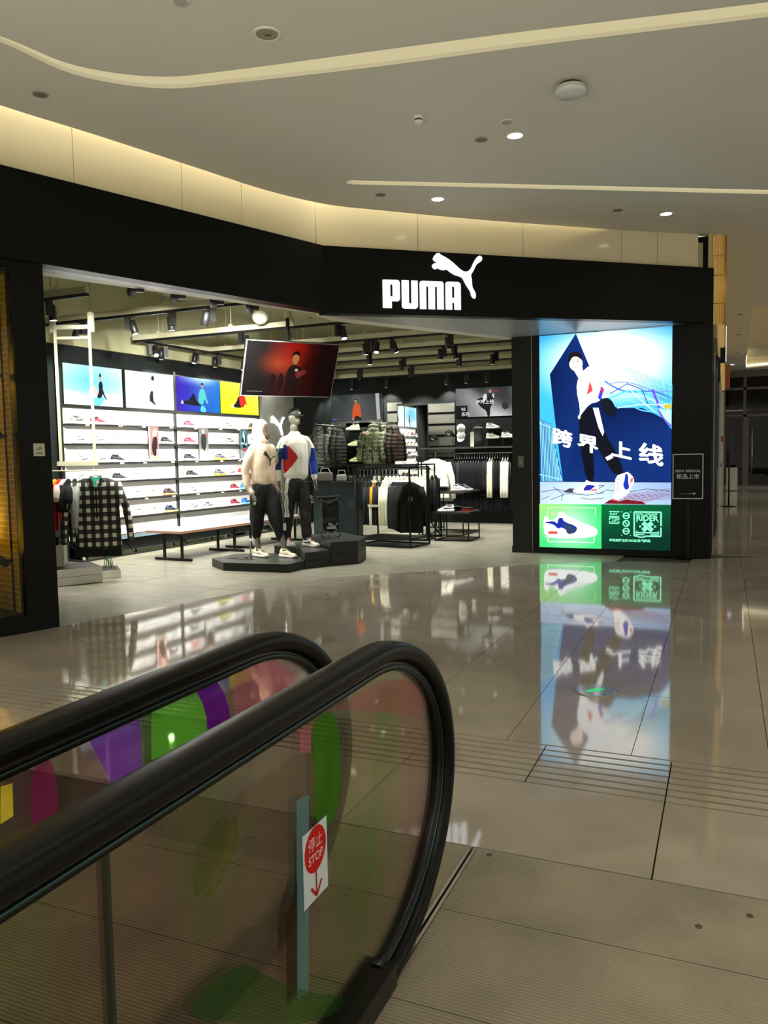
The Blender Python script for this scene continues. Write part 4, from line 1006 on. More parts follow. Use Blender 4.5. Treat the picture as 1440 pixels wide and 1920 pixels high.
MB().box(-0.45, 7, 32.98, 33.0, 0, 0.06).build('sill', mat('sill_pale', (150, 150, 140), 0.4), ew)
t = thing('door_handle_bar', 'long vertical steel pull bar on the dark glass door at the corridor end', 'door handle', (0.92, 32.94, 0)); MB().tube([(0, 0, 0.4), (0, 0, 2.3)], 0.028, 10).build('bar', STEEL, t); MB().tube([(0, 0, .7), (0, .1, .7)], .012, 8).tube([(0, 0, 2.), (0, .1, 2.)], .012, 8).build('standoff', STEEL, t)
mb = MB(); mb.box(0.72, 0.80, 33.0, 33.08, 0.1, 2.7); mb.build('door_stile', FRM, ew)
t = thing('tube_light', 'upright white tube light behind the end glazing', 'light', (0.24, 33.7, 0)); MB().tube([(0, 0, 0.9), (0, 0, 2.35)], 0.03, 8).build('tube', emat('tube_white', (200, 230, 230), 0.8), t); MB().box(-.04, .04, -.04, .04, 0, .9).build('stand', FRM, t)
t = thing('fire_extinguisher_sign', 'small red hanging sign behind the end glazing', 'sign', (0.5, 34.2, 2.9)); MB().box(-.05, .05, 0, .02, 0, .7).build('sign_panel', mat('dull_red', (150, 40, 36), 0.5, emit=0.15), t); MB().tube([(0, .01, .7), (0, .01, 1.6)], .006, 6).build('wire', BLACKM, t)
# ================================================================== tracks and spotlights of the shop
TRW = mat('track_cream', (196, 192, 160), 0.5); HEADM = mat('spot_head_black', (16, 17, 16), 0.45)
Z_T = 3.40
LENS = emat('spot_lens', (255, 252, 240), 7.0)
def track(label, a, b, z=Z_T):
    A_, B_ = Vector((*a, z)), Vector((*b, z)); d = (B_ - A_); L = d.length; an = math.atan2(d.y, d.x)
    t = thing('ceiling_track', label, 'light track', (a[0], a[1], z), an, group=None)
    MB().box(0, L, -0.017, 0.017, -0.035, 0.0).build('rail', HEADM, t)
    MB().box(0, L, -0.030, 0.030, 0.001, 0.075).build('channel', TRW, t)
    k = 0.5
    while k < L:
        MB().tube([(k, 0, 0.075), (k, 0, 4.28 - z)], 0.006, 6).box(k - 0.02, k + 0.02, -0.035, 0.035, 0.05, 0.11).build('hanger_rod', TRW, t); k += 1.35
    return t
tracks = [((-9.0, 7.2), (-6.7, 7.2), 'cream and black lighting track nearest the shop entrance, short run'),
          ((-8.95, 8.5), (-5.35, 8.5), 'cream and black lighting track over the white garment frame'),
          ((-8.75, 10.38), (-4.6, 10.38), 'lighting track passing behind the pole of the hanging screen'),
          ((-8.65, 12.1), (-3.9, 12.1), 'lighting track meeting the wall track beyond the hanging screen'),
          ((-8.55, 13.45), (-3.2, 13.45), 'second lighting track in the row nearest the back wall, counted from the hanging screen'),
          ((-8.5, 14.65), (-3.1, 14.65), 'third lighting track in the row nearest the back wall, counted from the hanging screen'),
          ((-8.5, 16.0), (-3.1, 16.0), 'lighting track closest to the back wall')]
for a, b, lab in tracks: track(lab, a, b)
track('lighting track running along the top of the shoe wall', (-8.62, 10.42), (-8.30, 15.4), Z_T)
track('lighting track right against the back wall over the posters', (-8.7, 16.45), (-3.1, 16.45), 3.24)

head_proto = {}
def spot_head(x, y, z, aim, label, group, energy=55, spot=62, lens=True):
    """aim: direction the beam points"""
    t = thing('track_spotlight', label, 'spotlight', (x, y, z), 0, group)
    d = Vector(aim).normalized(); an = math.atan2(d.y, d.x) if abs(d.x) + abs(d.y) > .05 else 0.6
    Rz = Matrix.Rotation(an, 4, 'Z')
    mb = MB(); mb.box(-0.03, 0.03, -0.055, 0.055, -0.05, -0.036); mb.box(-0.032, 0.032, -0.045, 0.03, -0.20, -0.05); mb.xf(Rz); mb.build('driver_box', HEADM, t)
    side = Rz @ Vector((0.05, 0.055, 0)); c = Vector((0, 0, -0.14)) + side
    mb = MB(); rings = []
    MB().tube([Vector((0, 0, -0.12)) + side * 0.3, c], 0.012, 8).build('knuckle', HEADM, t)
    MB().tube([c - d * 0.075, c - d * 0.07, c + d * 0.105, c + d * 0.108], [0.035, 0.047, 0.047, 0.043], 18).build('lamp_head', HEADM, t)
    MB().tube([c + d * 0.1082, c + d * 0.1095], 0.037, 16).build('lens', LENS, t)
    L_o = lamp('SPOT', 'beam', c + d * 0.115, energy, (1, 0.975, 0.90), size=0.035, spot=spot, blend=0.55, parent=t)
    L_o.rotation_euler = d.to_track_quat('-Z', 'Y').to_euler()
    return t
ZB = Z_T
HEADS = [ # x, y, aim, label
 (-7.29, 7.2, (0.05, 0.1, -1), 'black track spotlight beside the left pillar top'),
 (-8.02, 8.5, (-0.6, 0.2, -0.8), 'black track spotlight behind the white garment frame'),
 (-7.25, 8.5, (0.25, 0.1, -1), 'black track spotlight just right of the white garment frame'),
 (-6.54, 8.5, (0.0, 0.1, -1), 'black track spotlight pointing straight down left of the slanted one'),
 (-5.93, 8.5, (-0.35, 0.15, -0.9), 'black track spotlight slanted at the right end of its track'),
 (-6.72, 10.38, (0.1, 0.0, -1), 'black track spotlight left of the hanging screen'),
 (-5.10, 10.38, (0.25, -0.2, -0.9), 'black track spotlight right of the hanging screen'),
 (-5.42, 12.1, (0.0, 0.1, -1), 'left of a pair of track spotlights beyond the hanging screen'),
 (-5.30, 12.1, (0.1, -0.4, -1), 'right of a pair of track spotlights beyond the hanging screen'),
 (-4.98, 12.1, (0.3, 0.2, -1), 'track spotlight on the long track midway to the door pillar'),
 (-3.99, 12.1, (0.0, 0.3, -1), 'track spotlight at the right end of the long track'),
 (-5.99, 13.45, (0.05, 0.1, -1), 'track spotlight with bright lens low over the camouflage jackets'),
 (-4.55, 13.45, (-0.1, 0.2, -1), 'upper track spotlight of the slanting row of three'),
 (-4.36, 13.45, (0.2, 0.3, -1), 'middle track spotlight of the slanting row of three'),
 (-4.66, 14.65, (0.1, 0.3, -1), 'lowest track spotlight of the slanting row of three'),
 (-5.78, 14.65, (-0.1, 0.3, -1), 'track spotlight over the tilted mirror'),
 (-3.94, 14.65, (-0.1, 0.2, -1), 'track spotlight beside the top of the door pillar'),
 (-6.14, 16.0, (0, 0.3, -1), 'track spotlight low over the gap right of the orange poster'),
 (-7.34, 16.0, (0, 0.35, -1), 'track spotlight over the orange poster')]
for x, y, aim, lab in HEADS: spot_head(x, y, ZB, aim, lab, 'track spotlights over the shop floor', 250, 95)
# the row that washes the shoe wall
for k, (px_u) in enumerate((10.62, 10.95, 11.75, 12.35, 13.15, 14.1)):
    yy = px_u; xx = -8.62 + (yy - 10.42) * 0.0643
    spot_head(xx, yy, ZB, (0.45, -0.35, -0.8) if k == 0 else (-0.12, 0.1 if k % 2 else -0.15, -1.0), ('first', 'second', 'third', 'fourth', 'fifth', 'sixth')[k] + ' spotlight from the near end of the track above the shoe wall', 'spotlights above the shoe wall', 120, 130)
for k, xx in enumerate((-8.3, -7.75, -6.9, -5.5, -5.05, -4.6, -4.0)):
    spot_head(xx, 16.45, 3.24, (0, 0.25, -1.0), ('first', 'second', 'third', 'fourth', 'fifth', 'sixth', 'seventh')[k] + ' spotlight from the left on the track against the back wall', 'spotlights against the back wall', 75, 100)

# added unseen track behind the fascia, its lamps brighten the shoe wall
ta, tb = BEND + nb * 0.42 + dL * -0.6, BEND + nb * 0.42 - dL * 2.6
track('lighting track just behind the black fascia, hidden from the concourse', tuple(tb), tuple(ta))
for k in range(4):
    p = tb + (ta - tb) * ((k + 0.5) / 4)
    tgt = Vector((*lwp(0.6 + k * 1.2, 0)[:2], 1.3)) - Vector((p.x, p.y, Z_T))
    spot_head(p.x, p.y, ZB, tgt, ('first', 'second', 'third', 'fourth')[k] + ' spotlight on the track behind the black fascia, aimed at the shoe wall', 'spotlights behind the fascia', 1250, 62)
for k, xx in enumerate((-7.35, -6.95, -6.6)):  # extra lamps added out of sight to brighten the shoe wall
    tgt = Vector((*lwp(2.0 + k * 1.2, 0)[:2], 1.2)) - Vector((xx, 12.1, Z_T))
    spot_head(xx, 12.1, ZB, tgt, ('first', 'second', 'third')[k] + ' spotlight hidden behind the hanging screen, aimed at the shoe wall', 'spotlights behind the hanging screen', 560, 70)
# round horn hanging near the pole and a small sprinkler
t = thing('round_ceiling_lamp', 'pale round dome hanging under the shop ceiling left of the screen pole', 'dome', (-6.15, 10.0, 3.50))
MB().ball((0, 0, 0), 0.115, 1, 1, 0.9, 20, 12).build('dome', mat('dome_pale', (205, 204, 186), 0.4), t); MB().tube([(0, 0, 0.09), (0, 0, 0.78)], 0.012, 8).build('stem', TRW, t)
# white ducts / unistrut under the ceiling
# ================================================================== shoe wall
SH = mat('shelf_black', (26, 28, 26), 0.4); LITW = mat('shoe_wall_white', (250, 250, 248), 0.35)
sw_ = thing('shoe_display_wall', 'white shoe display wall with black shelves and uprights along the left side', 'display wall', lwp(0, 0), A_LW)
MB().box(-0.12, 4.84, -0.012, 0.0, 0.30, 2.32).build('back_panel', LITW, sw_)
ZS = [2.045, 1.752, 1.460, 1.167, 0.875, 0.582]
D = 0.15
for u0, u1, nm in ((-0.13, -0.085, 'upright'), (2.33, 2.375, 'upright'), (4.80, 4.845, 'upright')):
    MB().box(u0, u1, -0.05, 0.0, 0.0, 3.0).build(nm, SH, sw_)
for u0, u1 in ((-0.085, 2.33), (2.375, 4.80)):
    for z in ZS + [0.29]:
        MB().box(u0, u1, -D, -0.012, z - 0.030, z).build('shelf', SH, sw_)
    MB().box(u0, u1, -0.05, -0.001, 2.285, 2.325).build('crossbar', SH, sw_)
# price label tabs on the shelf edges
mb = MB()
TAG = mat('price_tag', (225, 225, 220), 0.4)
for zi in (0, 2, 4):
    for u in (0.28, 0.95, 1.46, 2.12, 2.75, 3.45, 4.0, 4.6): MB().box(u - 0.04, u + 0.04, -D - 0.003, -D, ZS[zi] - 0.026, ZS[zi] - 0.008).build('price_tag', TAG, sw_)
MB().box(-0.085, 4.80, -0.30, -0.012, 0.262, 0.2895).build('base_shelf', SH, sw_); MB().box(-0.085, 4.80, -0.306, -0.30, 0.262, 0.288).build('edge_strip', mat('shelf_edge_blue', (120, 150, 165), 0.25, 0.4), sw_)
for u0, u1 in ((-0.08, 0.93), (0.95, 2.2), (2.22, 3.5), (3.52, 4.78)):
    mb = MB(); mb.add([(u0, -0.34, 0.03), (u1, -0.34, 0.03), (u1, -0.10, 0.255), (u0, -0.10, 0.255), (u0, -0.33, 0.03), (u1, -0.33, 0.03), (u1, -0.09, 0.255), (u0, -0.09, 0.255)], [(0, 1, 2, 3), (7, 6, 5, 4), (0, 4, 5, 1), (1, 5, 6, 2), (2, 6, 7, 3), (3, 7, 4, 0)])
    mb.build('tilted_mirror', mat('mirror', (225, 228, 226), 0.01, 1.0), sw_)
MB().box(-0.085, 4.80, -0.345, -0.0, 0.0, 0.03).build('plinth_bar', SH, sw_)

# ---- lit screens above
def screen(u0, u1, z0, z1, label, draw, strength, i):
    t = thing('wall_screen', label, 'screen', lwp(u0, 0.012, z0), A_LW, 'lit screens above the shoe wall'); w, h = u1 - u0, z1 - z0
    MB().box(-0.012, w + 0.012, -0.04, 0.0, -0.014, h + 0.014).build('housing', SH, t)
    a = Art(0.0005); draw(a, w, h); a.build('picture', t, strength, loc=(0, -0.0415, 0))
def dr1(a, w, h):
    a.grid(0, w, 0, h, lambda u, v: lerp((250, 255, 255), (110, 205, 235), 1 - abs(u - 0.42) * 0.9 - (0.35 if v < .3 else 0) - abs(v - .6) * .7), 10, 8)
    a.poly([(0.50, 0.0), (0.60, 0.15), (0.80, 0.15), (0.72, 0.0)], (120, 225, 240), 1)
    a.poly([(0.44, 0.12), (0.53, 0.26), (0.60, 0.18), (0.66, 0.13), (0.70, 0.15), (0.60, 0.30), (0.52, 0.33)], (225, 200, 180), 1)
    a.poly([(0.62, 0.12), (0.72, 0.12), (0.75, 0.20), (0.76, 0.34), (0.72, 0.39), (0.67, 0.34), (0.68, 0.22)], (26, 30, 52), 1)
    a.poly([(0.74, 0.30), (0.80, 0.14), (0.85, 0.10), (0.79, 0.11), (0.72, 0.24)], (26, 30, 52), 1)
    a.ell(0.70, 0.425, 0.026, 0.04, (200, 165, 145)); a.ell(0.71, 0.47, 0.02, 0.03, (30, 25, 25))
def dr2(a, w, h):
    a.grid(0, w, 0, h, lambda u, v: lerp((248, 252, 250), (205, 230, 232), v * .5 + u * .3), 6, 4)
    a.ell(0.60, 0.50, 0.03, 0.04, (210, 180, 160)); a.ell(0.63, 0.515, 0.035, 0.04, (50, 35, 30))
    a.poly([(0.58, 0.46), (0.64, 0.47), (0.65, 0.36), (0.62, 0.29), (0.57, 0.30)], (215, 225, 222), 1)
    a.poly([(0.57, 0.30), (0.63, 0.30), (0.62, 0.20), (0.64, 0.12), (0.70, 0.07), (0.63, 0.08), (0.56, 0.13), (0.55, 0.10), (0.53, 0.19)], (50, 50, 50), 1)
def dr3(a, w, h):
    a.grid(0, w, 0, h, lambda u, v: lerp(lerp((60, 30, 180), (20, 120, 210), u), (200, 240, 250), max(0, (v - .78) * 3.6) * max(0, math.sin(u * 3.0)) * 1.1 + max(0, .35 - abs(u - .62)) * v * .8), 16, 12)
    a.poly([(0.14, 0.12), (0.20, 0.20), (0.28, 0.17), (0.42, 0.30), (0.45, 0.34), (0.55, 0.15), (0.66, 0.17), (0.62, 0.10), (0.30, 0.12)], (22, 22, 34), 1)
    a.poly([(0.56, 0.16), (0.60, 0.38), (0.68, 0.43), (0.76, 0.40), (0.80, 0.25), (0.86, 0.16), (0.80, 0.15), (0.74, 0.26), (0.70, 0.12)], (90, 205, 200), 1)
    a.ell(0.69, 0.47, 0.03, 0.045, (190, 150, 120)); a.ell(0.69, 0.505, 0.032, 0.022, (30, 24, 24))
    a.poly([(0.10, 0.13), (0.14, 0.20), (0.18, 0.13)], (220, 225, 230)); a.poly([(0.6, 0.0), (0.66, 0.13), (0.75, 0.10), (0.80, 0.0)], (90, 215, 225), 1)
def dr4(a, w, h):
    a.grid(0, w, 0, h, lambda u, v: lerp((225, 240, 20), (252, 250, 110), v * .5 + .4 * u), 6, 4)
    a.poly([(0.35, 0.14), (0.48, 0.22), (0.56, 0.38), (0.62, 0.20), (0.68, 0.16), (0.60, 0.12), (0.42, 0.13)], (28, 26, 30), 1)
    a.poly([(0.60, 0.14), (0.56, 0.38), (0.64, 0.44), (0.73, 0.42), (0.78, 0.28), (0.84, 0.17), (0.76, 0.22), (0.72, 0.14)], (225, 50, 40), 1)
    a.ell(0.67, 0.49, 0.03, 0.045, (190, 150, 120)); a.ell(0.67, 0.525, 0.032, 0.025, (30, 24, 24)); a.poly([(0.30, 0.14), (0.36, 0.20), (0.42, 0.12)], (240, 240, 240))
screen(-0.05, 1.115, 2.335, 2.935, 'lit screen with a woman in black sitting on pale blue, first above the shoes', dr1, 1.5, 0)
screen(1.185, 2.315, 2.335, 2.935, 'lit screen with a woman standing on plain white', dr2, 1.45, 1)
screen(2.39, 3.575, 2.335, 2.935, 'lit screen in purple and blue with a seated man in turquoise', dr3, 1.3, 2)
screen(3.60, 4.80, 2.335, 2.935, 'lit yellow screen with a seated man in red', dr4, 1.35, 3)
# ---- posters set between the shelves
def wall_poster(u0, u1, z0, z1, label, draw):
    t = thing('shelf_poster', label, 'poster', lwp(u0, 0.156, z0), A_LW, 'upright posters between the shoe shelves'); w, h = u1 - u0, z1 - z0
    MB().box(0, w, 0.0, 0.018, 0, h).build('board', SH, t); a = Art(0.0005); draw(a, w, h); a.c = [tuple(x * 0.5 for x in c) for c in a.c]; a.build('picture', t, 0, loc=(0, -0.001, 0))
    MB().box(0, w, -0.002, 0.016, -0.018, 0).build('foot_strip', WHITEP, t)
def dp1(a, w, h):
    a.rect(0, w, 0, h, (205, 120, 120)); a.rect(0, w, 0, h * .12, (200, 170, 150)); a.rect(0, w * .12, 0, h, (235, 225, 215))
    a.poly([(.10, .05), (.16, .05), (.2, .2), (.2, .36), (.13, .4), (.08, .3), (.06, .16)], (40, 34, 36), 1); a.poly([(.1, .36), (.18, .38), (.2, .48), (.14, .5), (.08, .44)], (236, 226, 210), 1); a.rect(.17, .23, .08, .16, (230, 225, 215)); a.ell(.14, .46, .03, .035, (200, 160, 130))
def dp2(a, w, h):
    a.rect(0, w, 0, h, (95, 95, 92)); a.grid(0, w, 0, h * .5, lambda u, v: lerp((225, 225, 220), (110, 110, 105), v + .3 * math.sin(9 * u)), 8, 6)
    a.poly([(.06, .18), (.14, .12), (.2, .26), (.2, .42), (.12, .5), (.05, .4)], (36, 36, 36), 1); a.ell(.12, .5, .03, .04, (210, 195, 180)); a.ell(.2, .44, .03, .02, (170, 40, 50)); a.poly([(.02, .16), (.1, .2), (.16, .06), (.2, .02), (.08, .02)], (225, 225, 222), 1)
def dp3(a, w, h):
    a.rect(0, w, 0, h, (70, 120, 125)); a.rect(0, w, 0, h * .3, (150, 165, 170)); a.poly([(.1, .18), (.18, .18), (.2, .34), (.14, .56), (.07, .56), (.05, .4)], (30, 34, 46), 1)
    a.poly([(.07, .42), (.12, .58), (.16, .40), (.14, .28), (.12, .40)], (230, 232, 230), 1); a.ell(.1, .6, .02, .03, (200, 170, 150)); a.ell(.13, .17, .06, .035, (190, 60, 70)); a.text('跨界上线', 0.02, 0.27, 0.05, (235, 240, 240), bold=0.001)
wall_poster(1.555, 1.79, 1.50, 2.03, 'narrow pink poster of a crouching figure among the shoe shelves', dp1)
wall_poster(2.82, 3.08, 1.475, 2.03, 'narrow grey poster with a dark jacket among the shoe shelves', dp2)
wall_poster(4.02, 4.26, 1.475, 2.03, 'narrow teal poster among the shoe shelves at the far end', dp3)

# ================================================================== shoes
def shoe_meshes():
    """28 cm sneaker, toe towards +x, centred on its length, sole on z = 0"""
    st = [(-0.140, 0.030, 0.022, 0.105), (-0.130, 0.036, 0.014, 0.120), (-0.105, 0.040, 0.012, 0.112), (-0.07, 0.041, 0.014, 0.100), (-0.035, 0.038, 0.018, 0.104), (-0.01, 0.038, 0.016, 0.108),
          (0.03, 0.042, 0.012, 0.086), (0.07, 0.046, 0.010, 0.068), (0.105, 0.043, 0.012, 0.057), (0.130, 0.030, 0.016, 0.046), (0.140, 0.016, 0.020, 0.036)]
    out = {}
    mb = MB(); rings = []
    for x, w, zb, h in st:
        n = 14; ring = []
        for k in range(n):
            t = 2 * PI * k / n; cx, cz = math.cos(t), math.sin(t)
            wz = 0.5 + 0.5 * cz; ww = w * (1 - 0.55 * max(0, cz) ** 1.5) if h > 0.08 else w
            ring.append((x, ww * cx * (0.9 if cz > .5 else 1), 0.02 + (h - 0.02) * wz))
        rings.append(ring)
    mb.loft(rings); out['upper'] = mb
    mb = MB(); rings = []
    for x, w, zb, h in st:
        ws = w + 0.006; toe = 0.014 * max(0, (x - 0.09) / 0.05) ** 2; hl = 0.006 * max(0, (-x - 0.11) / 0.03)
        top = 0.034 + (0.008 if x < -0.05 else 0.0)
        rings.append([(x * 1.03, -ws, top), (x * 1.04, -ws * 1.03, 0.016 + toe), (x * 1.02, -ws * .9, 0.0 + toe + hl), (x * 1.02, ws * .9, 0.0 + toe + hl), (x * 1.04, ws * 1.03, 0.016 + toe), (x * 1.03, ws, top)])
    mb.loft(rings); out['sole'] = mb
    mb = MB()
    for k in range(5):
        x = 0.012 + k * 0.017; z = 0.099 - k * 0.0088; mb.tube([(x, -0.020, z - 0.006), (x + .003, 0, z + 0.003), (x, 0.020, z - 0.006)], 0.0035, 6)
    mb.tube([(-0.012, -0.012, 0.112), (-0.016, 0, 0.128), (-0.012, 0.012, 0.112)], 0.006, 6); out['laces'] = mb
    mb = MB()
    for s in (-1, 1):
        mb.add([(-0.09, s * 0.0435, 0.045), (-0.055, s * 0.0435, 0.045), (0.045, s * 0.045, 0.058), (0.02, s * 0.037, 0.078), (-0.03, s * 0.0425, 0.062), (-0.09, s * 0.043, 0.060)], [(0, 1, 2, 3, 4, 5)] if s < 0 else [(5, 4, 3, 2, 1, 0)])
    out['side_stripe'] = mb
    mb = MB(); mb.tube([(-0.118, 0, 0.117), (-0.09, 0.024, 0.110), (-0.05, 0.028, 0.103), (-0.018, 0.015, 0.110), (-0.018, -0.015, 0.110), (-0.05, -0.028, 0.103), (-0.09, -0.024, 0.110), (-0.118, 0, 0.117)], 0.009, 6)
    mb.add([(-0.112, 0, 0.112), (-0.09, 0.02, 0.106), (-0.05, 0.024, 0.101), (-0.02, 0.013, 0.107), (-0.02, -0.013, 0.107), (-0.05, -0.024, 0.101), (-0.09, -0.02, 0.106)], [(6, 5, 4, 3, 2, 1, 0)]); out['collar'] = mb
    return {k: v.mesh('shoe_' + k, bpy.data.materials.new('tmp')) for k, v in out.items()}
SHM = shoe_meshes()
def cm(c, rough=0.55): 
    n = 'colour_%d_%d_%d' % tuple(c); return mat(n, c, rough)
PAL = {'w': ('white', (214, 214, 208), (232, 232, 228), (170, 170, 166)), 'c': ('cream', (206, 194, 160), (226, 220, 202), (160, 144, 116)), 'k': ('black', (26, 28, 34), (236, 236, 230), (30, 30, 34)),
       'g': ('grey', (120, 122, 120), (236, 236, 232), (60, 62, 64)), 'b': ('brown', (42, 34, 28), (158, 122, 82), (40, 32, 28)), 'r': ('red', (170, 40, 60), (236, 232, 230), (40, 30, 40)),
       'm': ('maroon', (120, 44, 58), (240, 234, 232), (150, 70, 80)), 'u': ('blue', (40, 110, 190), (120, 190, 225), (30, 30, 50)), 'n': ('navy', (22, 34, 62), (190, 160, 100), (24, 30, 50)),
       'y': ('yellow and grey', (92, 88, 92), (222, 222, 70), (70, 50, 90)), 's': ('silver', (196, 198, 196), (242, 242, 240), (60, 60, 64)), 'p': ('pale pink', (228, 205, 196), (244, 238, 234), (160, 60, 60)),
       'l': ('pale lime', (226, 228, 160), (232, 234, 176), (214, 218, 150))}
def shoe(loc, rz, key, label, group, rot=None, parts=True, scale=1.0):
    nm, up_, so, st = PAL[key]
    t = thing('sneaker', label, 'shoe', loc, rz, group, rot=rot); t.scale = (scale,) * 3
    mesh_obj('sole', SHM['sole'], t, cm(so, .45)); mesh_obj('upper', SHM['upper'], t, cm(up_)); mesh_obj('laces', SHM['laces'], t, cm(tuple(min(255, int(v * .6 + 95)) for v in st)))
    mesh_obj('side_stripe', SHM['side_stripe'], t, cm(st)); mesh_obj('collar', SHM['collar'], t, cm(tuple(int(v * .7) for v in up_)))
    return t
rows = ['g.18 m.56 c.90 w.1.34 s.2.08 r.2.68 w.3.36 g.3.78 b.4.60', 's.20 p.57 c.92 w.1.34 k.2.08 r.2.68 w.3.40 g.3.82 w.4.55',
        's.24 s.60 k.93 w.1.34 w.1.70 w.2.08 k.2.66 w.2.97 y.3.52 s.3.84 w.4.2', 's.24 w.60 k.96 w.1.38 w.1.72 w.2.06 k.2.70 w.3.08 y.3.48 s.3.84 r.4.18 s.4.5',
        'c.24 c.62 c.95 c.1.38 c.1.72 b.2.10 s.2.72 c.3.14 w.3.5 m.3.92 u.4.26 m.4.60', 'w.24 c.62 c.96 c.1.40 c.1.74 n.2.12 s.2.72 g.3.12 w.3.5 m.3.92 u.4.26 m.4.60']
rown = ['top', 'second', 'third', 'fourth', 'fifth', 'lowest']; ordn = ['first', 'second', 'third', 'fourth', 'fifth', 'sixth', 'seventh', 'eighth', 'ninth', 'tenth', 'eleventh', 'twelfth']
for i, r_ in enumerate(rows):
    for j, s_ in enumerate(r_.split()):
        key, u = s_.split('.', 1); u = float(u if '.' in u else '0.' + u)
        p = lwp(u, 0.088, ZS[i] + 0.001)
        o = shoe(p, A_LW + R(random.uniform(-6, 4)), key, '%s sneaker, %s from the left on the %s shelf of the shoe wall' % (PAL[key][0], ordn[j], rown[i]), 'sneakers on the shoe wall')

# ================================================================== grey panel with the second lit cat, mirror, back wall
t = thing('grey_wall_panel', 'plain grey wall panel between the shoe wall and the dark back posters', 'panel', lwp(4.86, 0.0, 0.0), A_LW)
MB().box(0, 1.15, -0.10, 0.0, 0.0, 3.0).build('board', mat('panel_grey', (92, 92, 84), 0.6, noise_amt=0.05), t); MB().box(1.15, 1.2, -0.10, 0.0, 0.0, 3.0).build('edge_post', SH, t)
t = thing('small_cat_sign', 'lit white leaping cat sign half hidden behind the hooded mannequin', 'sign', lwp(5.20, 0.125, 2.10), A_LW)
me = shape2d([cat_outline(0.74)], 0.03); me.materials.append(emat('cat_white', (250, 252, 255), 2.4)); mesh_obj('lit_cat', me, t, loc=(-0.02, 0, 0.24))
MB().tube([(0.1, 0.02, 0.1), (0.1, 0.10, 0.1)], 0.01, 6).build('standoff', SH, t)

def bposter(x0, x1, z0, z1, label, draw, strength=0.9, foot=True, Y=16.70):
    t = thing('wall_poster', label, 'poster', (x0, Y, z0), 0, 'lit posters on the back wall'); w, h = x1 - x0, z1 - z0
    MB().box(-0.01, w + 0.01, 0.0, 0.04, -0.01, h + 0.01).build('frame', SH, t); a = Art(0.0006); draw(a, w, h); a.build('picture', t, strength, loc=(0, -0.001, 0))
    if foot: MB().box(-0.01, w + 0.01, 0.0, 0.03, -0.16, -0.012).build('caption_strip', mat('caption_dark', (50, 52, 48), 0.5), t); b_ = Art(0.0004); b_.text('PUMA', w * .5, -0.065, 0.05, (230, 230, 230), align='CENTER', bold=0.001); b_.text('SPORT', w * .5, -0.11, 0.028, (200, 200, 200), align='CENTER'); b_.build('caption', t, 0.6, loc=(0, -0.001, 0)) if strength else None
def po0(a, w, h):
    a.grid(0, w, 0, h, lambda u, v: lerp((175, 178, 180), (62, 64, 66), abs(math.sin(u * 28)) * .25 + abs(v - .3) * .9), 40, 8)
    a.poly([(.1, .5), (.14, .62), (.2, .62), (.22, .46), (.16, .4)], (30, 30, 32), 1); a.ell(.2, .60, .03, .04, (190, 185, 178))
def po1(a, w, h):
    a.grid(0, w, 0, h, lambda u, v: lerp((92, 94, 94), (48, 52, 54), abs(u - .55) * 1.4 + v * .4), 10, 8); a.poly([(w * .9, 0), (w * .965, 0), (w * .945, h), (w * .875, h)], (185, 188, 184))
    a.poly([(.60, 0), (.76, 0), (.77, .1), (.60, .1)], (34, 32, 34)); a.poly([(.52, .02), (.56, .30), (.60, .38), (.68, .40), (.74, .32), (.77, .06), (.72, .06), (.70, .1), (.60, .1), (.57, .02)], (214, 88, 34), 1)
    a.poly([(.53, .02), (.57, 0), (.56, .06)], (210, 170, 150)); a.ell(.625, .44, .028, .045, (200, 150, 125)); a.ell(.625, .475, .030, .022, (26, 22, 22)); a.rect(.03, .14, .02, .05, (60, 100, 190))
def po2(a, w, h):
    a.grid(0, w, 0, h, lambda u, v: lerp((235, 235, 232), (60, 60, 62), .35 + .7 * v + .25 * math.sin(u * 7 + v * 4) - .5 * max(0, .4 - u)), 20, 12)
    a.poly([(.45, .36), (.55, .2), (.68, .12), (.70, .0), (.76, 0), (.76, .2), (.86, .30), (.82, .46), (.74, .5), (.66, .42), (.55, .40)], (24, 24, 28), 1); a.poly([(.62, .3), (.7, .38), (.68, .5), (.6, .44)], (225, 225, 225), 1); a.poly([(.86, .36), (.84, .5), (.8, .44)], (225, 225, 225), 1)
    a.ell(.765, .53, .028, .036, (190, 130, 110)); a.ell(.9, .53, .06, .012, (160, 50, 50)); a.poly([(1.0, .28), (1.15, .30), (1.18, .16), (1.05, .12)], (50, 52, 50), 1); a.poly([(0, .0), (.26, .0), (.26, .25), (.0, .25)], (22, 24, 24))
    a.text('系列', .12, .03, .09, (230, 230, 230), bold=.001); a.text('RS', .12, .14, .09, (230, 230, 230), bold=.001); a.text('跨界上线', .45, .27, .10, (225, 228, 228), bold=.002); a.rect(.155, .165, .45, .52, (20, 20, 20))
bposter(-9.35, -8.78, 2.27, 2.86, 'dim grey poster with vertical streaks behind the capped mannequin', po0, 0.85, False)
bposter(-8.42, -7.14, 2.30, 2.89, 'lit poster of a man in an orange jacket on the dark back wall', po1, 0.95)
bposter(-5.39, -4.02, 2.28, 2.895, 'lit black and white poster of a crouching man at the right of the back wall', po2, 1.0, False)
# tilted mirror between the posters
mcx, mcy = -6.28, 16.35
t = thing('standing_mirror', 'tall black framed mirror reflecting the bright shoe wall', 'mirror', (mcx, mcy, 0.0), 0)
MB().box(-0.36, 0.36, 0.012, 0.03, 0.0, 2.60).build('frame', SH, t); MB().box(-0.34, 0.34, 0.0, 0.011, 0.34, 2.56).build('mirror_glass', _M['mirror'], t)
mir = t
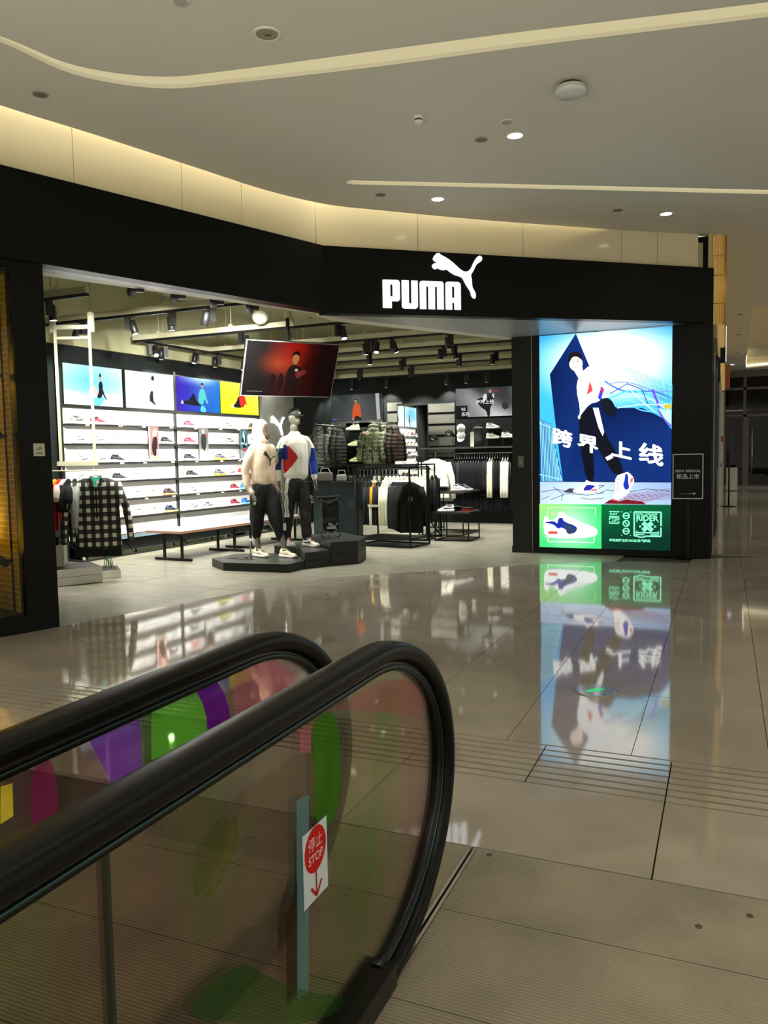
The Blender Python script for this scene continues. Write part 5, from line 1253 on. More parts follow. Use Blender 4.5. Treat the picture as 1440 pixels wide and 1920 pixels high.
# slatted grey wall to the right of the mirror
t = thing('slatted_wall_panel', 'grey slatted wall panel behind the small caps', 'panel', (-6.05, 16.74, 0))
for k in range(9): MB().box(0, 0.62, -0.02, 0.0, 0.45 + k * 0.245, 0.60 + k * 0.245 + 0.04).build('slat', mat('slat_grey', (104, 104, 94), 0.5), t)
t = thing('slatted_wall_panel', 'grey slatted wall panel right of the camouflage jacket', 'panel', (-7.02, 16.74, 0))
for k in range(6): MB().box(0, 0.36, -0.02, 0.0, 1.25 + k * 0.245, 1.40 + k * 0.245 + 0.04).build('slat', _M['slat_grey'], t)
ORD = ordn + ['thirteenth', 'fourteenth', 'fifteenth', 'sixteenth', 'seventeenth', 'eighteenth', 'nineteenth', 'twentieth', 'twenty-first', 'twenty-second', 'twenty-third', 'twenty-fourth']
# ================================================================== soft bodies
def blob(chains, balls=(), voxel=0.012, smooth=2, disp=None):
    """one continuous surface from tapered chains [(point, radius) ...] and ellipsoids (centre, (rx, ry, rz)); disp(v, n) -> offset"""
    mb = MB()
    for ch in chains:
        for (p, r), (q, r2) in zip(ch[:-1], ch[1:]):
            p, q = Vector(p), Vector(q); d = q - p; L = d.length
            if L < 1e-5: continue
            d.normalize(); fl = 1.0
            rp = r if isinstance(r, tuple) else (r, r); rq = r2 if isinstance(r2, tuple) else (r2, r2)
            a = Vector((1, 0, 0)) - d * d.x
            if a.length < 0.2: a = Vector((0, 1, 0)) - d * d.y
            a.normalize(); b = d.cross(a); rings = []
            for t in (-0.9, -0.6, 0, 1, 1.6, 1.9):
                if t <= 0: c, k, e = p, math.sqrt(max(0.0, 1 - t * t)), t
                elif t < 1: c, k, e = p, 1, 0
                else: c, k, e = q, math.sqrt(max(0.0, 1 - (t - 1) ** 2)), t - 1
                R_ = rp if t <= 0 else rq; off_ = min(R_) * e
                rings.append([tuple(c + d * off_ + a * (R_[0] * k * math.cos(2 * PI * j / 14)) + b * (R_[1] * k * math.sin(2 * PI * j / 14))) for j in range(14)])
            mb.loft(rings)
    for c, r in balls: mb.ball(c, 1.0, *r)
    me = mb.mesh('blob', [HEADM]); o = bpy.data.objects.new('blob', me); COL.objects.link(o)
    m = o.modifiers.new('r', 'REMESH'); m.mode = 'VOXEL'; m.voxel_size = voxel
    if smooth: s = o.modifiers.new('s', 'SMOOTH'); s.iterations = smooth; s.factor = 0.5
    dg = bpy.context.evaluated_depsgraph_get(); out = bpy.data.meshes.new_from_object(o.evaluated_get(dg))
    bpy.data.objects.remove(o); bpy.data.meshes.remove(me)
    if disp:
        ns = [v.normal.copy() for v in out.vertices]
        for v, n in zip(out.vertices, ns): v.co += n * disp(v.co, n)
    out.materials.clear(); out.polygons.foreach_set('use_smooth', [True] * len(out.polygons)); out.update(); return out
def put(name, me, parent, mats, fn=None, loc=None):
    mats = mats if isinstance(mats, list) else [mats]
    me.materials.clear()
    for m in mats: me.materials.append(m)
    if fn: me.polygons.foreach_set('material_index', [fn(p.center) for p in me.polygons])
    o = bpy.data.objects.new(name, me); link(o, parent)
    if loc: o.location = loc
    return o
def folds(amp, sx, sy, sz):
    return lambda v, n: amp * (noise.noise(Vector((v.x * sx, v.y * sy, v.z * sz))) + 0.5 * noise.noise(Vector((v.x * sx * 2.1 + 5, v.y * sy * 2.1, v.z * sz * 2.1))))

# ================================================================== stepped black plinth
PLB = mat('plinth_black', (24, 26, 24), 0.42, noise_amt=0.1, spec=0.3); PLT = mat('plinth_top', (46, 50, 48), 0.3, spec=0.5)
def step(poly, h, n, label):
    cx = sum(p[0] for p in poly) / len(poly); cy = sum(p[1] for p in poly) / len(poly)
    t = thing('display_step', label, 'plinth', (cx, cy, 0)); q = [(x - cx, y - cy) for x, y in poly]; hh = h / n
    for k in range(n):
        s = 0.997; MB().prism([(x * s, y * s) for x, y in q], k * hh + 0.003, (k + 1) * hh - 0.002).build('tier', PLB, t)
    MB().prism(q, h - 0.002, h + 0.001).build('top_sheet', PLT, t); MB().prism([(x * .97, y * .97) for x, y in q], 0.0, 0.004).build('foot', BLACKM, t)
    return t
step([(-6.13, 8.86), (-5.19, 8.93), (-5.145, 9.305), (-5.455, 9.72), (-6.01, 9.95), (-6.5, 9.72), (-6.55, 9.2)], 0.107, 1, 'low black display step under the hooded mannequin')
step([(-5.14, 9.31), (-4.945, 9.67), (-5.80, 10.52), (-6.1, 10.3), (-6.0, 9.96), (-5.45, 9.725)], 0.215, 2, 'middle black display step under the capped mannequin')
step([(-4.94, 9.68), (-4.67, 9.98), (-4.76, 10.45), (-5.43, 11.0), (-5.79, 10.53)], 0.32, 2, 'tallest black display step under the backpack')
t = thing('floor_sticker_plate', 'flat dark base plate lying on the low step behind the cream sneakers', 'plate', (-6.0, 9.42, 0.108), R(15)); MB().prism([(-0.38, -0.10), (-0.02, -0.22), (0.22, -0.02), (-0.12, 0.16)], 0, 0.004).build('steel_plate', mat('plate_dark', (34, 36, 42), 0.2, 0.6), t); MB().tube([(-0.1, -0.02, 0.004), (-0.1, -0.02, 0.03)], 0.014, 10).build('socket', STEEL, t)

# ================================================================== mannequins
SKINM = mat('mannequin_grey', (112, 112, 98), 0.45, spec=0.3)
def arm_pts(side, sh, el, wr): return [(sh, 0.060), (el, 0.047), (wr, 0.034)]
def hand(t, side, wr, dirv, m, s=1.0):
    """palm with five slightly curled fingers pointing along dirv"""
    w = Vector(wr); d = Vector(dirv).normalized(); f = Vector((0, -1, 0)); f = (f - d * f.dot(d)).normalized(); o = d.cross(f)
    ch = [[(w - d * .03, 0.026 * s), (w + d * 0.03 * s, (0.024 * s, 0.030 * s)), (w + d * 0.075 * s, (0.018 * s, 0.036 * s))]]
    for k, L in enumerate((0.070, 0.078, 0.072, 0.056)):
        b0 = w + d * 0.075 * s + f * (0.027 - 0.018 * k) * s; inn = o * (-side) * 0.012
        ch.append([(b0, 0.0095 * s), (b0 + d * L * .5 * s, 0.0088 * s), (b0 + d * L * .95 * s + inn * 1.6, 0.0070 * s)])
    tb = w + d * 0.02 * s + f * 0.028 * s; ch.append([(tb, 0.012 * s), (tb + d * .028 * s + f * .020 * s, 0.0105 * s), (tb + d * .058 * s + f * .022 * s, 0.0085 * s)])
    return put('hand', blob(ch, voxel=0.0055, smooth=1), t, m)

# --- hooded mannequin --------------------------------------------------
fm = thing('mannequin', 'mannequin in a cream hooded sweatshirt, hood up, and cropped black trousers', 'mannequin', (-5.90, 9.55, 0.109), R(66))
HOOD = mat('cream_fleece', (236, 214, 188), 0.8, noise_amt=0.03, nscale=20); TRB = mat('black_trouser', (24, 25, 27), 0.6, spec=0.25)
# ankles and socks
A_f, B_f = Vector((-0.06, 0.06, 0)), Vector((0.15, -0.29, 0))
put('leg', blob([[((-0.075, 0.10, 0.42), 0.055), ((-0.065, 0.085, 0.22), 0.040), ((-0.06, 0.08, 0.09), 0.036)]], voxel=0.01), fm, SKINM)
put('leg', blob([[((0.115, -0.17, 0.42), 0.055), ((0.14, -0.235, 0.22), 0.040), ((0.15, -0.26, 0.09), 0.036)]], voxel=0.01), fm, SKINM)
put('trousers', blob([[((-0.01, 0.0, 1.01), (0.145, 0.11)), ((-0.01, 0.0, 0.98), (0.17, 0.125)), ((-0.01, 0.0, 0.90), (0.18, 0.135))],
     [((-0.075, 0.01, 0.92), (0.12, 0.125)), ((-0.085, 0.03, 0.70), (0.115, 0.12)), ((-0.085, 0.055, 0.52), (0.095, 0.10)), ((-0.075, 0.09, 0.30), (0.062, 0.064))],
     [((0.065, -0.01, 0.92), (0.12, 0.125)), ((0.09, -0.085, 0.72), (0.118, 0.125)), ((0.10, -0.135, 0.54), (0.102, 0.11)), ((0.128, -0.205, 0.27), (0.058, 0.060))]],
     voxel=0.013, smooth=3, disp=folds(0.012, 9, 9, 5)), fm, TRB)
MB().box(-0.024, 0.024, -0.0, 0.002, -0.05, 0.05).build('patch', mat('patch_white', (220, 222, 224), 0.5), fm, loc=(0.16, -0.257, 0.42))
# hoodie body with sleeves
hd = folds(0.010, 8, 8, 6)
put('sweatshirt', blob([[((0, 0.0, 1.06), (0.175, 0.125)), ((0, 0.0, 1.14), (0.182, 0.135)), ((0, -0.005, 1.32), (0.178, 0.13)), ((0, 0, 1.48), (0.165, 0.115)), ((0, 0.01, 1.57), (0.10, 0.085))],
     [((-0.13, 0.01, 1.51), 0.072), ((-0.21, 0.03, 1.38), 0.066), ((-0.25, 0.06, 1.22), 0.060), ((-0.235, 0.03, 0.98), 0.045), ((-0.20, -0.02, 0.90), 0.040)],
     [((0.13, 0.01, 1.51), 0.072), ((0.215, 0.02, 1.38), 0.066), ((0.25, 0.03, 1.22), 0.060), ((0.25, -0.02, 0.96), 0.044), ((0.245, -0.04, 0.90), 0.038)]],
     voxel=0.012, smooth=3, disp=hd), fm, HOOD)
# hood up, the shade of its opening painted dark on the front
hm = blob([[((0, 0.03, 1.60), (0.10, 0.10)), ((0, 0.035, 1.72), (0.115, 0.135)), ((0, 0.03, 1.80), (0.10, 0.125))]], [((0, 0.035, 1.80), (0.102, 0.135, 0.115)), ((0, -0.045, 1.66), (0.085, 0.07, 0.10))], voxel=0.011, smooth=2, disp=folds(0.008, 10, 10, 7))
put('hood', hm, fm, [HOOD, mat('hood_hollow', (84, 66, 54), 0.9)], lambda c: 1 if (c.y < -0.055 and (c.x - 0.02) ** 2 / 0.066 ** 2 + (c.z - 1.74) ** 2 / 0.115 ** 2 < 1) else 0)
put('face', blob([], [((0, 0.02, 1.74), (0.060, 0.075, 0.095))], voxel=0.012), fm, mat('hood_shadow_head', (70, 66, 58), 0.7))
mb = MB()
for s in (-1, 1): MB().tube([(s * 0.03, -0.105, 1.585), (s * 0.035, -0.142, 1.52), (s * 0.032, -0.15, 1.40)], 0.004, 6).build('drawstring', mat('drawstring', (225, 205, 180), 0.7), fm)
me = shape2d([cat_outline(0.30)], 0.002); me.transform(Matrix.Rotation(R(22), 4, 'Y')); put('cat_emblem', me, fm, mat('emblem_dark', (58, 48, 44), 0.6), loc=(-0.055, -0.160, 1.47))
hand(fm, -1, (-0.195, -0.03, 0.87), (0.15, -0.25, -1), SKINM, 0.95); hand(fm, 1, (0.24, -0.05, 0.87), (0.0, -0.15, -1), SKINM, 0.95)
MB().tube([(-0.03, 0.10, 0.07), (-0.085, 0.24, 0.25)], 0.008, 8).tube([(-0.085, 0.24, 0.25), (-0.085, 0.24, 0.0)], 0.008, 8).build('support_rod', STEEL, fm)
CRM = (214, 204, 176)
def worn_shoe(parent, loc, rz, up_, so, lace, accent, name='shoe', extra=None, sc=1.0):
    """part of a mannequin: shoe (sole) > upper, laces, stripe"""
    s = mesh_obj('shoe', SHM['sole'].copy(), parent, cm(so, .4)); s.location = loc; s.rotation_euler = (0, 0, rz); s.scale = (sc,) * 3
    mesh_obj('upper', SHM['upper'], s, cm(up_)); mesh_obj('laces', SHM['laces'], s, cm(lace)); mesh_obj('side_stripe', SHM['side_stripe'], s, cm(accent)); mesh_obj('collar', SHM['collar'], s, cm(extra or up_))
    return s
worn_shoe(fm, (-0.055, 0.02, 0.0), -PI / 2 + R(4), (226, 216, 184), (240, 238, 228), (56, 44, 30), (200, 190, 160), sc=1.02)
worn_shoe(fm, (0.155, -0.33, 0.0), -PI / 2 + R(10), (226, 216, 184), (240, 238, 228), (56, 44, 30), (200, 190, 160), sc=1.02)

# --- capped mannequin --------------------------------------------------
mm = thing('mannequin', 'mannequin in a dark cap and a white, red and blue sweatshirt with black trousers', 'mannequin', (-5.63, 10.00, 0.217), R(54))
SW = mat('white_fleece', (238, 238, 228), 0.75); SB = mat('blue_fleece', (30, 60, 180), 0.7); SBD = mat('navy_fleece', (20, 30, 110), 0.7); SR = mat('red_fleece', (186, 18, 22), 0.7)
put('head', blob([[((0, 0.02, 1.60), (0.055, 0.058)), ((0, 0.015, 1.70), (0.054, 0.058))]], [((0, 0.005, 1.845), (0.074, 0.095, 0.115)), ((0, -0.045, 1.775), (0.048, 0.048, 0.052)), ((0, -0.094, 1.825), (0.011, 0.018, 0.028)), ((0, -0.088, 1.775), (0.022, 0.010, 0.008)), ((-0.076, 0.01, 1.83), (0.008, 0.02, 0.03)), ((0.076, 0.01, 1.83), (0.008, 0.02, 0.03)), ((0, -0.078, 1.862), (0.055, 0.016, 0.012))], voxel=0.007, smooth=2), mm, SKINM)
capm = blob([], [((0, 0.012, 1.885), (0.088, 0.108, 0.098))], voxel=0.009)
for v in capm.vertices:
    if v.co.z < 1.868: v.co.z = 1.868
for m_ in (capm,): pass
cp = put('cap', capm, mm, mat('cap_dark', (48, 48, 42), 0.7))
mb = MB(); rings = []
for k in range(9):
    x = -0.078 + 0.156 * k / 8; yy = -0.078 - 0.095 * math.cos((k - 4) / 4 * PI / 2) ** 0.6
    rings.append([(x, -0.055, 1.873), (x, yy, 1.856 - 0.25 * x * x * 8), (x, yy, 1.862 - 0.25 * x * x * 8), (x, -0.055, 1.880)])
mb.loft(rings, smooth=False).build('brim', mat('brim_dark', (30, 30, 28), 0.6), cp)
MB().box(-0.02, 0.02, -0.1005, -0.0985, 1.885, 1.90).build('badge', WHITEP, cp)
hd_ = [o_ for o_ in mm.children if o_.name.startswith('head')][0]
for o_ in (hd_, cp): o_.rotation_euler = (0, 0, R(22))
def swf(c):
    # colour blocks of the sweatshirt, seen from the front
    if abs(c.x) < 0.215:
        if c.y < 0.03:
            # red kite with the navy block beside it
            X, Z = -c.x, c.z
            if X > 0.165 and 1.27 < Z < 1.45: return 2
            if X > 0.02:
                t_ = (0.23 - abs(Z - 1.27)) / 0.23
                if Z < 1.43 and X > 0.19 - 0.17 * (t_ if t_ > 0 else -9): return 3 if X < 0.15 or Z < 1.24 else 2
        return 0
    if c.x > 0.215: return 1 if 1.02 < c.z < 1.40 else 0
    if c.x < -0.215: return 2 if 1.10 < c.z < 1.40 else 0
    return 0
put('sweatshirt', blob([[((0, 0.0, 1.02), (0.185, 0.125)), ((0, 0.0, 1.10), (0.19, 0.13)), ((0, -0.008, 1.34), (0.195, 0.128)), ((0, -0.004, 1.46), (0.188, 0.115)), ((0, 0.008, 1.575), (0.10, 0.078))],
     [((-0.10, 0.005, 1.525), 0.068), ((0.10, 0.005, 1.525), 0.068)],
     [((-0.165, 0.0, 1.50), 0.074), ((-0.235, 0.0, 1.38), 0.064), ((-0.275, 0.02, 1.22), 0.056), ((-0.285, -0.01, 1.00), 0.046), ((-0.28, -0.02, 0.96), 0.040)],
     [((0.165, 0.0, 1.50), 0.074), ((0.235, 0.0, 1.38), 0.064), ((0.275, 0.02, 1.22), 0.056), ((0.285, -0.01, 1.00), 0.046), ((0.285, -0.02, 0.96), 0.040)]],
     voxel=0.0095, smooth=2, disp=folds(0.007, 7, 7, 5)), mm, [SW, SB, SBD, SR], swf)
MB().tube([(0.245, -0.03, 1.48), (0.305, -0.02, 1.36), (0.334, 0.0, 1.22), (0.334, -0.03, 1.02)], 0.004, 6).build('piping', mat('lime_piping', (90, 215, 70), 0.5), mm)
MB().tube([(-0.19, -0.05, 1.52), (-0.262, -0.05, 1.44), (-0.30, -0.05, 1.32), (-0.31, -0.04, 1.20)], 0.006, 6).build('piping', _M['lime_piping'], mm)
MB().lathe([(0.062, 1.595), (0.068, 1.605), (0.066, 1.622), (0.056, 1.625)], (0, 0.012, 0), 20).build('neckband', SW, mm)
put('trousers', blob([[((0, 0.0, 0.975), (0.15, 0.105)), ((0, 0.0, 0.92), (0.165, 0.12))],
     [((-0.08, 0.0, 0.92), (0.105, 0.11)), ((-0.10, 0.03, 0.68), (0.095, 0.10)), ((-0.11, 0.07, 0.45), (0.082, 0.085)), ((-0.115, 0.12, 0.18), (0.068, 0.075)), ((-0.115, 0.13, 0.12), (0.066, 0.072))],
     [((0.08, 0.0, 0.92), (0.105, 0.11)), ((0.095, -0.04, 0.68), (0.098, 0.102)), ((0.10, -0.06, 0.48), (0.088, 0.09)), ((0.10, -0.085, 0.18), (0.072, 0.08)), ((0.10, -0.09, 0.12), (0.068, 0.075))]],
     voxel=0.013, smooth=2, disp=folds(0.016, 8, 8, 7)), mm, [mat('grey_black_trouser', (40, 40, 37), 0.65, spec=0.25), mat('stripe_white', (228, 230, 226), 0.6)], lambda c: 1 if (c.x < -0.12 and -0.075 < c.y - (1 - c.z) * 0.10 < -0.02 + 0.0 and 0.42 < c.z < 1.0) else 0)
hand(mm, -1, (-0.28, -0.03, 0.93), (0.05, -0.15, -1), SKINM); hand(mm, 1, (0.287, -0.03, 0.93), (-0.02, -0.12, -1), SKINM)
worn_shoe(mm, (-0.11, 0.05, 0.0), -PI / 2 - R(4), (224, 220, 212), (236, 232, 222), (186, 26, 32), (20, 90, 110), extra=(170, 190, 200), sc=1.05)
worn_shoe(mm, (0.115, -0.20, 0.0), -PI / 2 + R(14), (232, 228, 218), (240, 236, 226), (190, 24, 34), (20, 80, 120), extra=(120, 180, 210), sc=1.08)

# ================================================================== backpack on its little stand
bp = thing('backpack', 'black roll top backpack on a small stand on the tallest step', 'backpack', (-5.24, 10.28, 0.322), R(35))
put('bag_body', blob([[((0, 0, 0.16), (0.125, 0.085)), ((0, 0, 0.44), (0.135, 0.085)), ((0, 0.0, 0.50), (0.125, 0.06))]], [((0, -0.06, 0.22), (0.10, 0.045, 0.09))], voxel=0.011, smooth=2, disp=folds(0.010, 9, 9, 6)), bp, mat('bag_black', (18, 19, 22), 0.6, spec=0.3))
MB().box(-0.19, 0.16, -0.035, 0.035, 0.545, 0.60).build('rolled_top', _M['bag_black'], bp, bevel=0.015)
MB().tube([(-0.16, -0.04, 0.56), (-0.02, -0.075, 0.50), (0.13, -0.04, 0.57)], 0.012, 8).build('strap', mat('strap_black', (30, 30, 34), 0.6), bp)
me = shape2d([cat_outline(0.22)], 0.002); put('cat_emblem', me, bp, mat('emblem_silver', (150, 150, 150), 0.3, 0.4), loc=(-0.03, -0.112, 0.225)); MB().box(-0.07, 0.05, -0.113, -0.108, 0.13, 0.165).build('label_patch', _M['emblem_silver'], bp)
for s in (-1, 1): MB().tube([(s * 0.12, 0.0, 0.14), (s * 0.14, -0.02, 0.03), (s * 0.10, -0.05, 0.005)], 0.009, 8).build('hanging_strap', _M['bag_black'], bp)
MB().tube([(-0.04, 0.0, 0.18), (-0.05, -0.06, 0.006)], 0.006, 6).build('stand_leg', STEEL, bp); MB().tube([(0.05, 0.0, 0.18), (0.06, -0.05, 0.006)], 0.006, 6).build('stand_leg', STEEL, bp); MB().tube([(0.0, 0.06, 0.2), (0.0, 0.10, 0.006)], 0.006, 6).build('stand_leg', STEEL, bp)

# ================================================================== benches
WOODT = mat('bench_top', (168, 172, 186), 0.25, noise_amt=0.12, nscale=14, coat=0.3); WOODE = mat('bench_edge', (112, 84, 66), 0.5, noise_amt=0.2, nscale=20)
def bench(a, b, w, legs, label):
    A_, B_ = Vector(a), Vector(b); d = B_ - A_; L = d.length; an = math.atan2(d.y, d.x)
    t = thing('bench', label, 'bench', (*a, 0), an)
    for k in range(4):
        y0 = -w / 2 + k * w / 4; MB().box(0, L, y0 + 0.002, y0 + w / 4 - 0.002, 0.425, 0.452).build('plank', WOODT, t)
    MB().box(-0.002, L + 0.002, -w / 2 - 0.012, -w / 2, 0.418, 0.4525).box(-0.002, L + 0.002, w / 2, w / 2 + 0.012, 0.418, 0.4525).box(-0.012, -0.002, -w / 2 - .012, w / 2 + .012, 0.418, 0.4525).build('edge_band', WOODE, t)
    for s in legs:
        f = MB(); f.box(s - 0.02, s + 0.02, -w / 2 - 0.02, w / 2 + 0.02, 0.0, 0.035); 
        f.build('foot_bar', BLACKM, t)
        for y in (-w / 2 + 0.16, w / 2 - 0.16): MB().box(s - 0.016, s + 0.016, y - 0.016, y + 0.016, 0.035, 0.42).build('leg', BLACKM, t)
    return t
bench((-7.50, 9.38), (-7.36, 11.02), 0.66, (0.18, 1.40), 'near wooden bench with black legs in front of the shoe wall')
bench((-7.35, 11.06), (-7.20, 12.70), 0.66, (0.12, 1.40), 'far wooden bench with black legs, end to end with the near one')

# ================================================================== hanging screen
tv = thing('hanging_screen', 'tilted flat screen hanging from a pole, showing a man in red light', 'screen', (-5.41, 9.535, 2.67)); W2, H2 = 0.665, 0.385
tv.rotation_euler = (R(25), 0, R(52))
MB().box(-W2, W2, 0, 0.045, -H2, H2).build('housing', BLACKM, tv, bevel=0.006)
BZL = mat('bezel_silver', (160, 162, 158), 0.3, 0.6); mb = MB()
for x0, x1, z0, z1 in ((-W2, W2, H2 - .010, H2), (-W2, W2, -H2, -H2 + .012), (-W2, -W2 + .010, -H2 + .012, H2 - .01), (W2 - .010, W2, -H2 + .012, H2 - .01)): mb.box(x0, x1, -0.008, 0.002, z0, z1)
mb.build('bezel', BZL, tv)
a = Art(0.0005); w, h = 2 * W2 - .022, 2 * H2 - .024
def tvf(u, v):
    c = lerp((26, 10, 10), (150, 22, 14), max(0, 1 - abs(u - .47) * 3.4) * (0.35 + v * .75)); c = lerp(c, (225, 90, 40), max(0, 1 - math.hypot((u - .36) * 3.4, (v - .62) * 3.2))); c = lerp(c, (200, 30, 20), .7 * max(0, 1 - math.hypot((u - .5) * 3, (v - .9) * 2.6)))
    return lerp(c, (60, 10, 10), .8 * max(0, 1 - abs(u - .72) * 12))
a.grid(-w / 2, w / 2, -h / 2, h / 2, tvf, 28, 16)
X = lambda u, v: (-w / 2 + u * w, -h / 2 + v * h)
a.poly([X(.28, .40), X(.33, .42), X(.35, .30), X(.32, .10), X(.27, .1)], (30, 10, 10), 1); a.poly([X(.38, .44), X(.42, .42), X(.44, .3), X(.41, .08), X(.37, .1)], (36, 10, 10), 1)
a.poly([X(.45, .0), X(.46, .2), X(.45, .42), X(.48, .56), X(.52, .60), X(.58, .58), X(.63, .50), X(.66, .36), X(.60, .30), X(.60, .0)], (38, 14, 16), 1); a.poly([X(.52, .60), X(.56, .6), X(.56, .66), X(.52, .66)], (170, 110, 70))
a.poly([X(.50, .66), X(.52, .62), X(.56, .62), X(.575, .70), X(.57, .80), X(.51, .80)], (196, 130, 80), 1); a.poly([X(.495, .72), X(.50, .82), X(.54, .86), X(.58, .82), X(.58, .74), X(.56, .79), X(.51, .79)], (24, 12, 10), 1)
a.poly([X(.55, .46), X(.66, .52), X(.68, .47), X(.60, .34), X(.56, .36)], (120, 50, 40), 1); a.ell(*X(.56, .5), .025, .02, (205, 190, 160)); a.ell(*X(.59, .44), .02, .02, (190, 40, 30))
for k in range(12): a.rect(X(.05 + k * .014, 0)[0], X(.06 + k * .014, 0)[0], X(0, .075)[1], X(0, .088)[1], (190, 190, 195))
a.build('picture', tv, 0.75, loc=(0, -0.0085, 0))
# pole straight up from the back of the screen (world vertical: parented to the screen, so undo its turn)
Mi = tv.matrix_basis.to_3x3().inverted()
def tl(x, y, z): return tuple(Mi @ Vector((x, y, z)))
MB().tube([tl(-0.06, 0.06, 0.0), tl(-0.06, 0.06, 1.61)], 0.026, 12).build('pole', BLACKM, tv); MB().tube([tl(-0.02, 0.05, 0.3), tl(0.05, 0.05, 0.62), tl(-0.05, 0.06, 0.85)], 0.004, 6).build('cable', BLACKM, tv)
MB().tube([tl(-0.06, 0.06, 0.70), tl(-0.06, 0.06, 0.86)], 0.040, 12).build('pole_joint', TRW, tv)

# ================================================================== clothes
HANG = mat('hanger_black', (28, 28, 28), 0.35); HANGW = mat('hanger_clear', (205, 210, 205), 0.3)
def garment_mesh(w, h, t, seed=0, slump=0.0, neck=True):
    """garment seen from the front: width along x, hangs below z = 0 (neck), thickness along y"""
    rnd = random.Random(seed); rings = []; n = 20
    prof = [(-h, 0.98, 1.0), (-h * .97, 1.0, 1.05), (-h * .7, 0.99, 1.0), (-h * .45, 0.96, .95), (-h * .25, 0.98, .95), (-0.14, 1.0, .95), (-0.085, 0.95, .85), (-0.05, 0.72, .7), (-0.02, 0.40, .55), (0.0, 0.27, .5)]
    ph = rnd.uniform(0, 6)
    for z, ws, ts in prof:
        ring = []
        for k in range(n):
            a = 2 * PI * k / n; c, s = math.cos(a), math.sin(a)
            fx = w / 2 * ws * math.copysign(abs(c) ** 0.8, c); wob = 1 + 0.22 * math.sin(5 * a + ph + z * 6) * min(1, -z / h * 1.4)
            ring.append((fx, t / 2 * ts * math.copysign(abs(s) ** 0.9, s) * wob, z + slump * fx))
        rings.append(ring)
    return MB().loft(rings).mesh('garment_shape', [HANG])
def sleeve_mesh(side, w, L, r0, r1, spread, seed=0, fwd=0.0):
    rnd = random.Random(seed + 9); k = rnd.uniform(-.01, .01)
    p = [Vector((side * (w / 2 - 0.035), 0, -0.085)), Vector((side * (w / 2 + spread * .55), k + fwd * .3, -0.085 - L * .4)), Vector((side * (w / 2 + spread * .9), k + fwd * .7, -0.085 - L * .75)), Vector((side * (w / 2 + spread), k + fwd, -0.085 - L))]
    return MB().tube(p, [r0, r0 * .92, r1 * 1.1, r1], 12, flat=0.75).mesh('sleeve_shape', [HANG])
def hanger_mesh(w):
    mb = MB(); mb.tube([(-w * .42, 0, -0.075), (-0.03, 0, -0.005), (0, 0, 0.01), (0.03, 0, -0.005), (w * .42, 0, -0.075)], 0.008, 6)
    mb.tube([(0, 0, 0.01), (0, 0, 0.05), (0.016, 0, 0.062), (0.024, 0, 0.080), (0.014, 0, 0.098), (-0.006, 0, 0.100), (-0.018, 0, 0.088)], 0.0026, 6); return mb.mesh('hanger_shape', [HANG])
GCACHE = {}
def garment(loc, rz, m, label, cat='shirt', group=None, w=0.44, h=0.66, t=0.07, sleeve=0.52, spread=0.03, r0=0.055, r1=0.038, seed=0, name='hanging_shirt', sm=None, hanger=HANG, slump=0, fwd=0.0):
    tt = thing(name, label, cat, loc, rz, group); key = (w, h, t, sleeve, spread, r0, r1, seed % 4, slump, fwd)
    if key not in GCACHE: GCACHE[key] = (garment_mesh(w, h, t, seed, slump), sleeve_mesh(-1, w, sleeve, r0, r1, spread, seed, fwd) if sleeve else None, sleeve_mesh(1, w, sleeve, r0, r1, spread, seed, fwd) if sleeve else None, hanger_mesh(w))
    g = GCACHE[key]
    mesh_obj('body', g[0], tt, m)
    if sleeve: mesh_obj('sleeve', g[1], tt, sm or m); mesh_obj('sleeve', g[2], tt, sm or m)
    mesh_obj('hanger', g[3], tt, hanger); return tt
def cloth(name, c, r=0.8): return mat('cloth_' + name, c, r, noise_amt=0.05, nscale=30, spec=0.2)
def plaid():
    m = bpy.data.materials.new('plaid_cloth'); m.use_nodes = True; nt = m.node_tree; b = nt.nodes['Principled BSDF']; b.inputs['Roughness'].default_value = 0.85
    tc = nt.nodes.new('ShaderNodeTexCoord'); sx = nt.nodes.new('ShaderNodeSeparateXYZ'); nt.links.new(tc.outputs['Object'], sx.inputs[0])
    def band(sock, per, duty):
        a_ = nt.nodes.new('ShaderNodeMath'); a_.operation = 'MULTIPLY'; a_.inputs[1].default_value = 1 / per; nt.links.new(sock, a_.inputs[0])
        f = nt.nodes.new('ShaderNodeMath'); f.operation = 'FRACT'; ad = nt.nodes.new('ShaderNodeMath'); ad.operation = 'ADD'; ad.inputs[1].default_value = 50.25; nt.links.new(a_.outputs[0], ad.inputs[0]); nt.links.new(ad.outputs[0], f.inputs[0])
        c = nt.nodes.new('ShaderNodeMath'); c.operation = 'LESS_THAN'; c.inputs[1].default_value = duty; nt.links.new(f.outputs[0], c.inputs[0]); return c.outputs[0]
    h_ = band(sx.outputs['Z'], 0.104, 0.47); v_ = band(sx.outputs['X'], 0.096, 0.48)
    ad = nt.nodes.new('ShaderNodeMath'); ad.operation = 'ADD'; nt.links.new(h_, ad.inputs[0]); nt.links.new(v_, ad.inputs[1])
    r = nt.nodes.new('ShaderNodeValToRGB'); r.color_ramp.interpolation = 'CONSTANT'; e = r.color_ramp.elements
    dv = nt.nodes.new('ShaderNodeMath'); dv.operation = 'MULTIPLY'; dv.inputs[1].default_value = 0.5; nt.links.new(ad.outputs[0], dv.inputs[0]); nt.links.new(dv.outputs[0], r.inputs['Fac'])
    e[0].position = 0; e[0].color = (*lin((20, 21, 18)), 1); e[1].position = 0.75; e[1].color = (*lin((216, 218, 200)), 1); x = e.new(0.4); x.color = (*lin((58, 58, 52)), 1)
    nt.links.new(r.outputs[0], b.inputs['Base Color']); return m
PLAID = plaid()
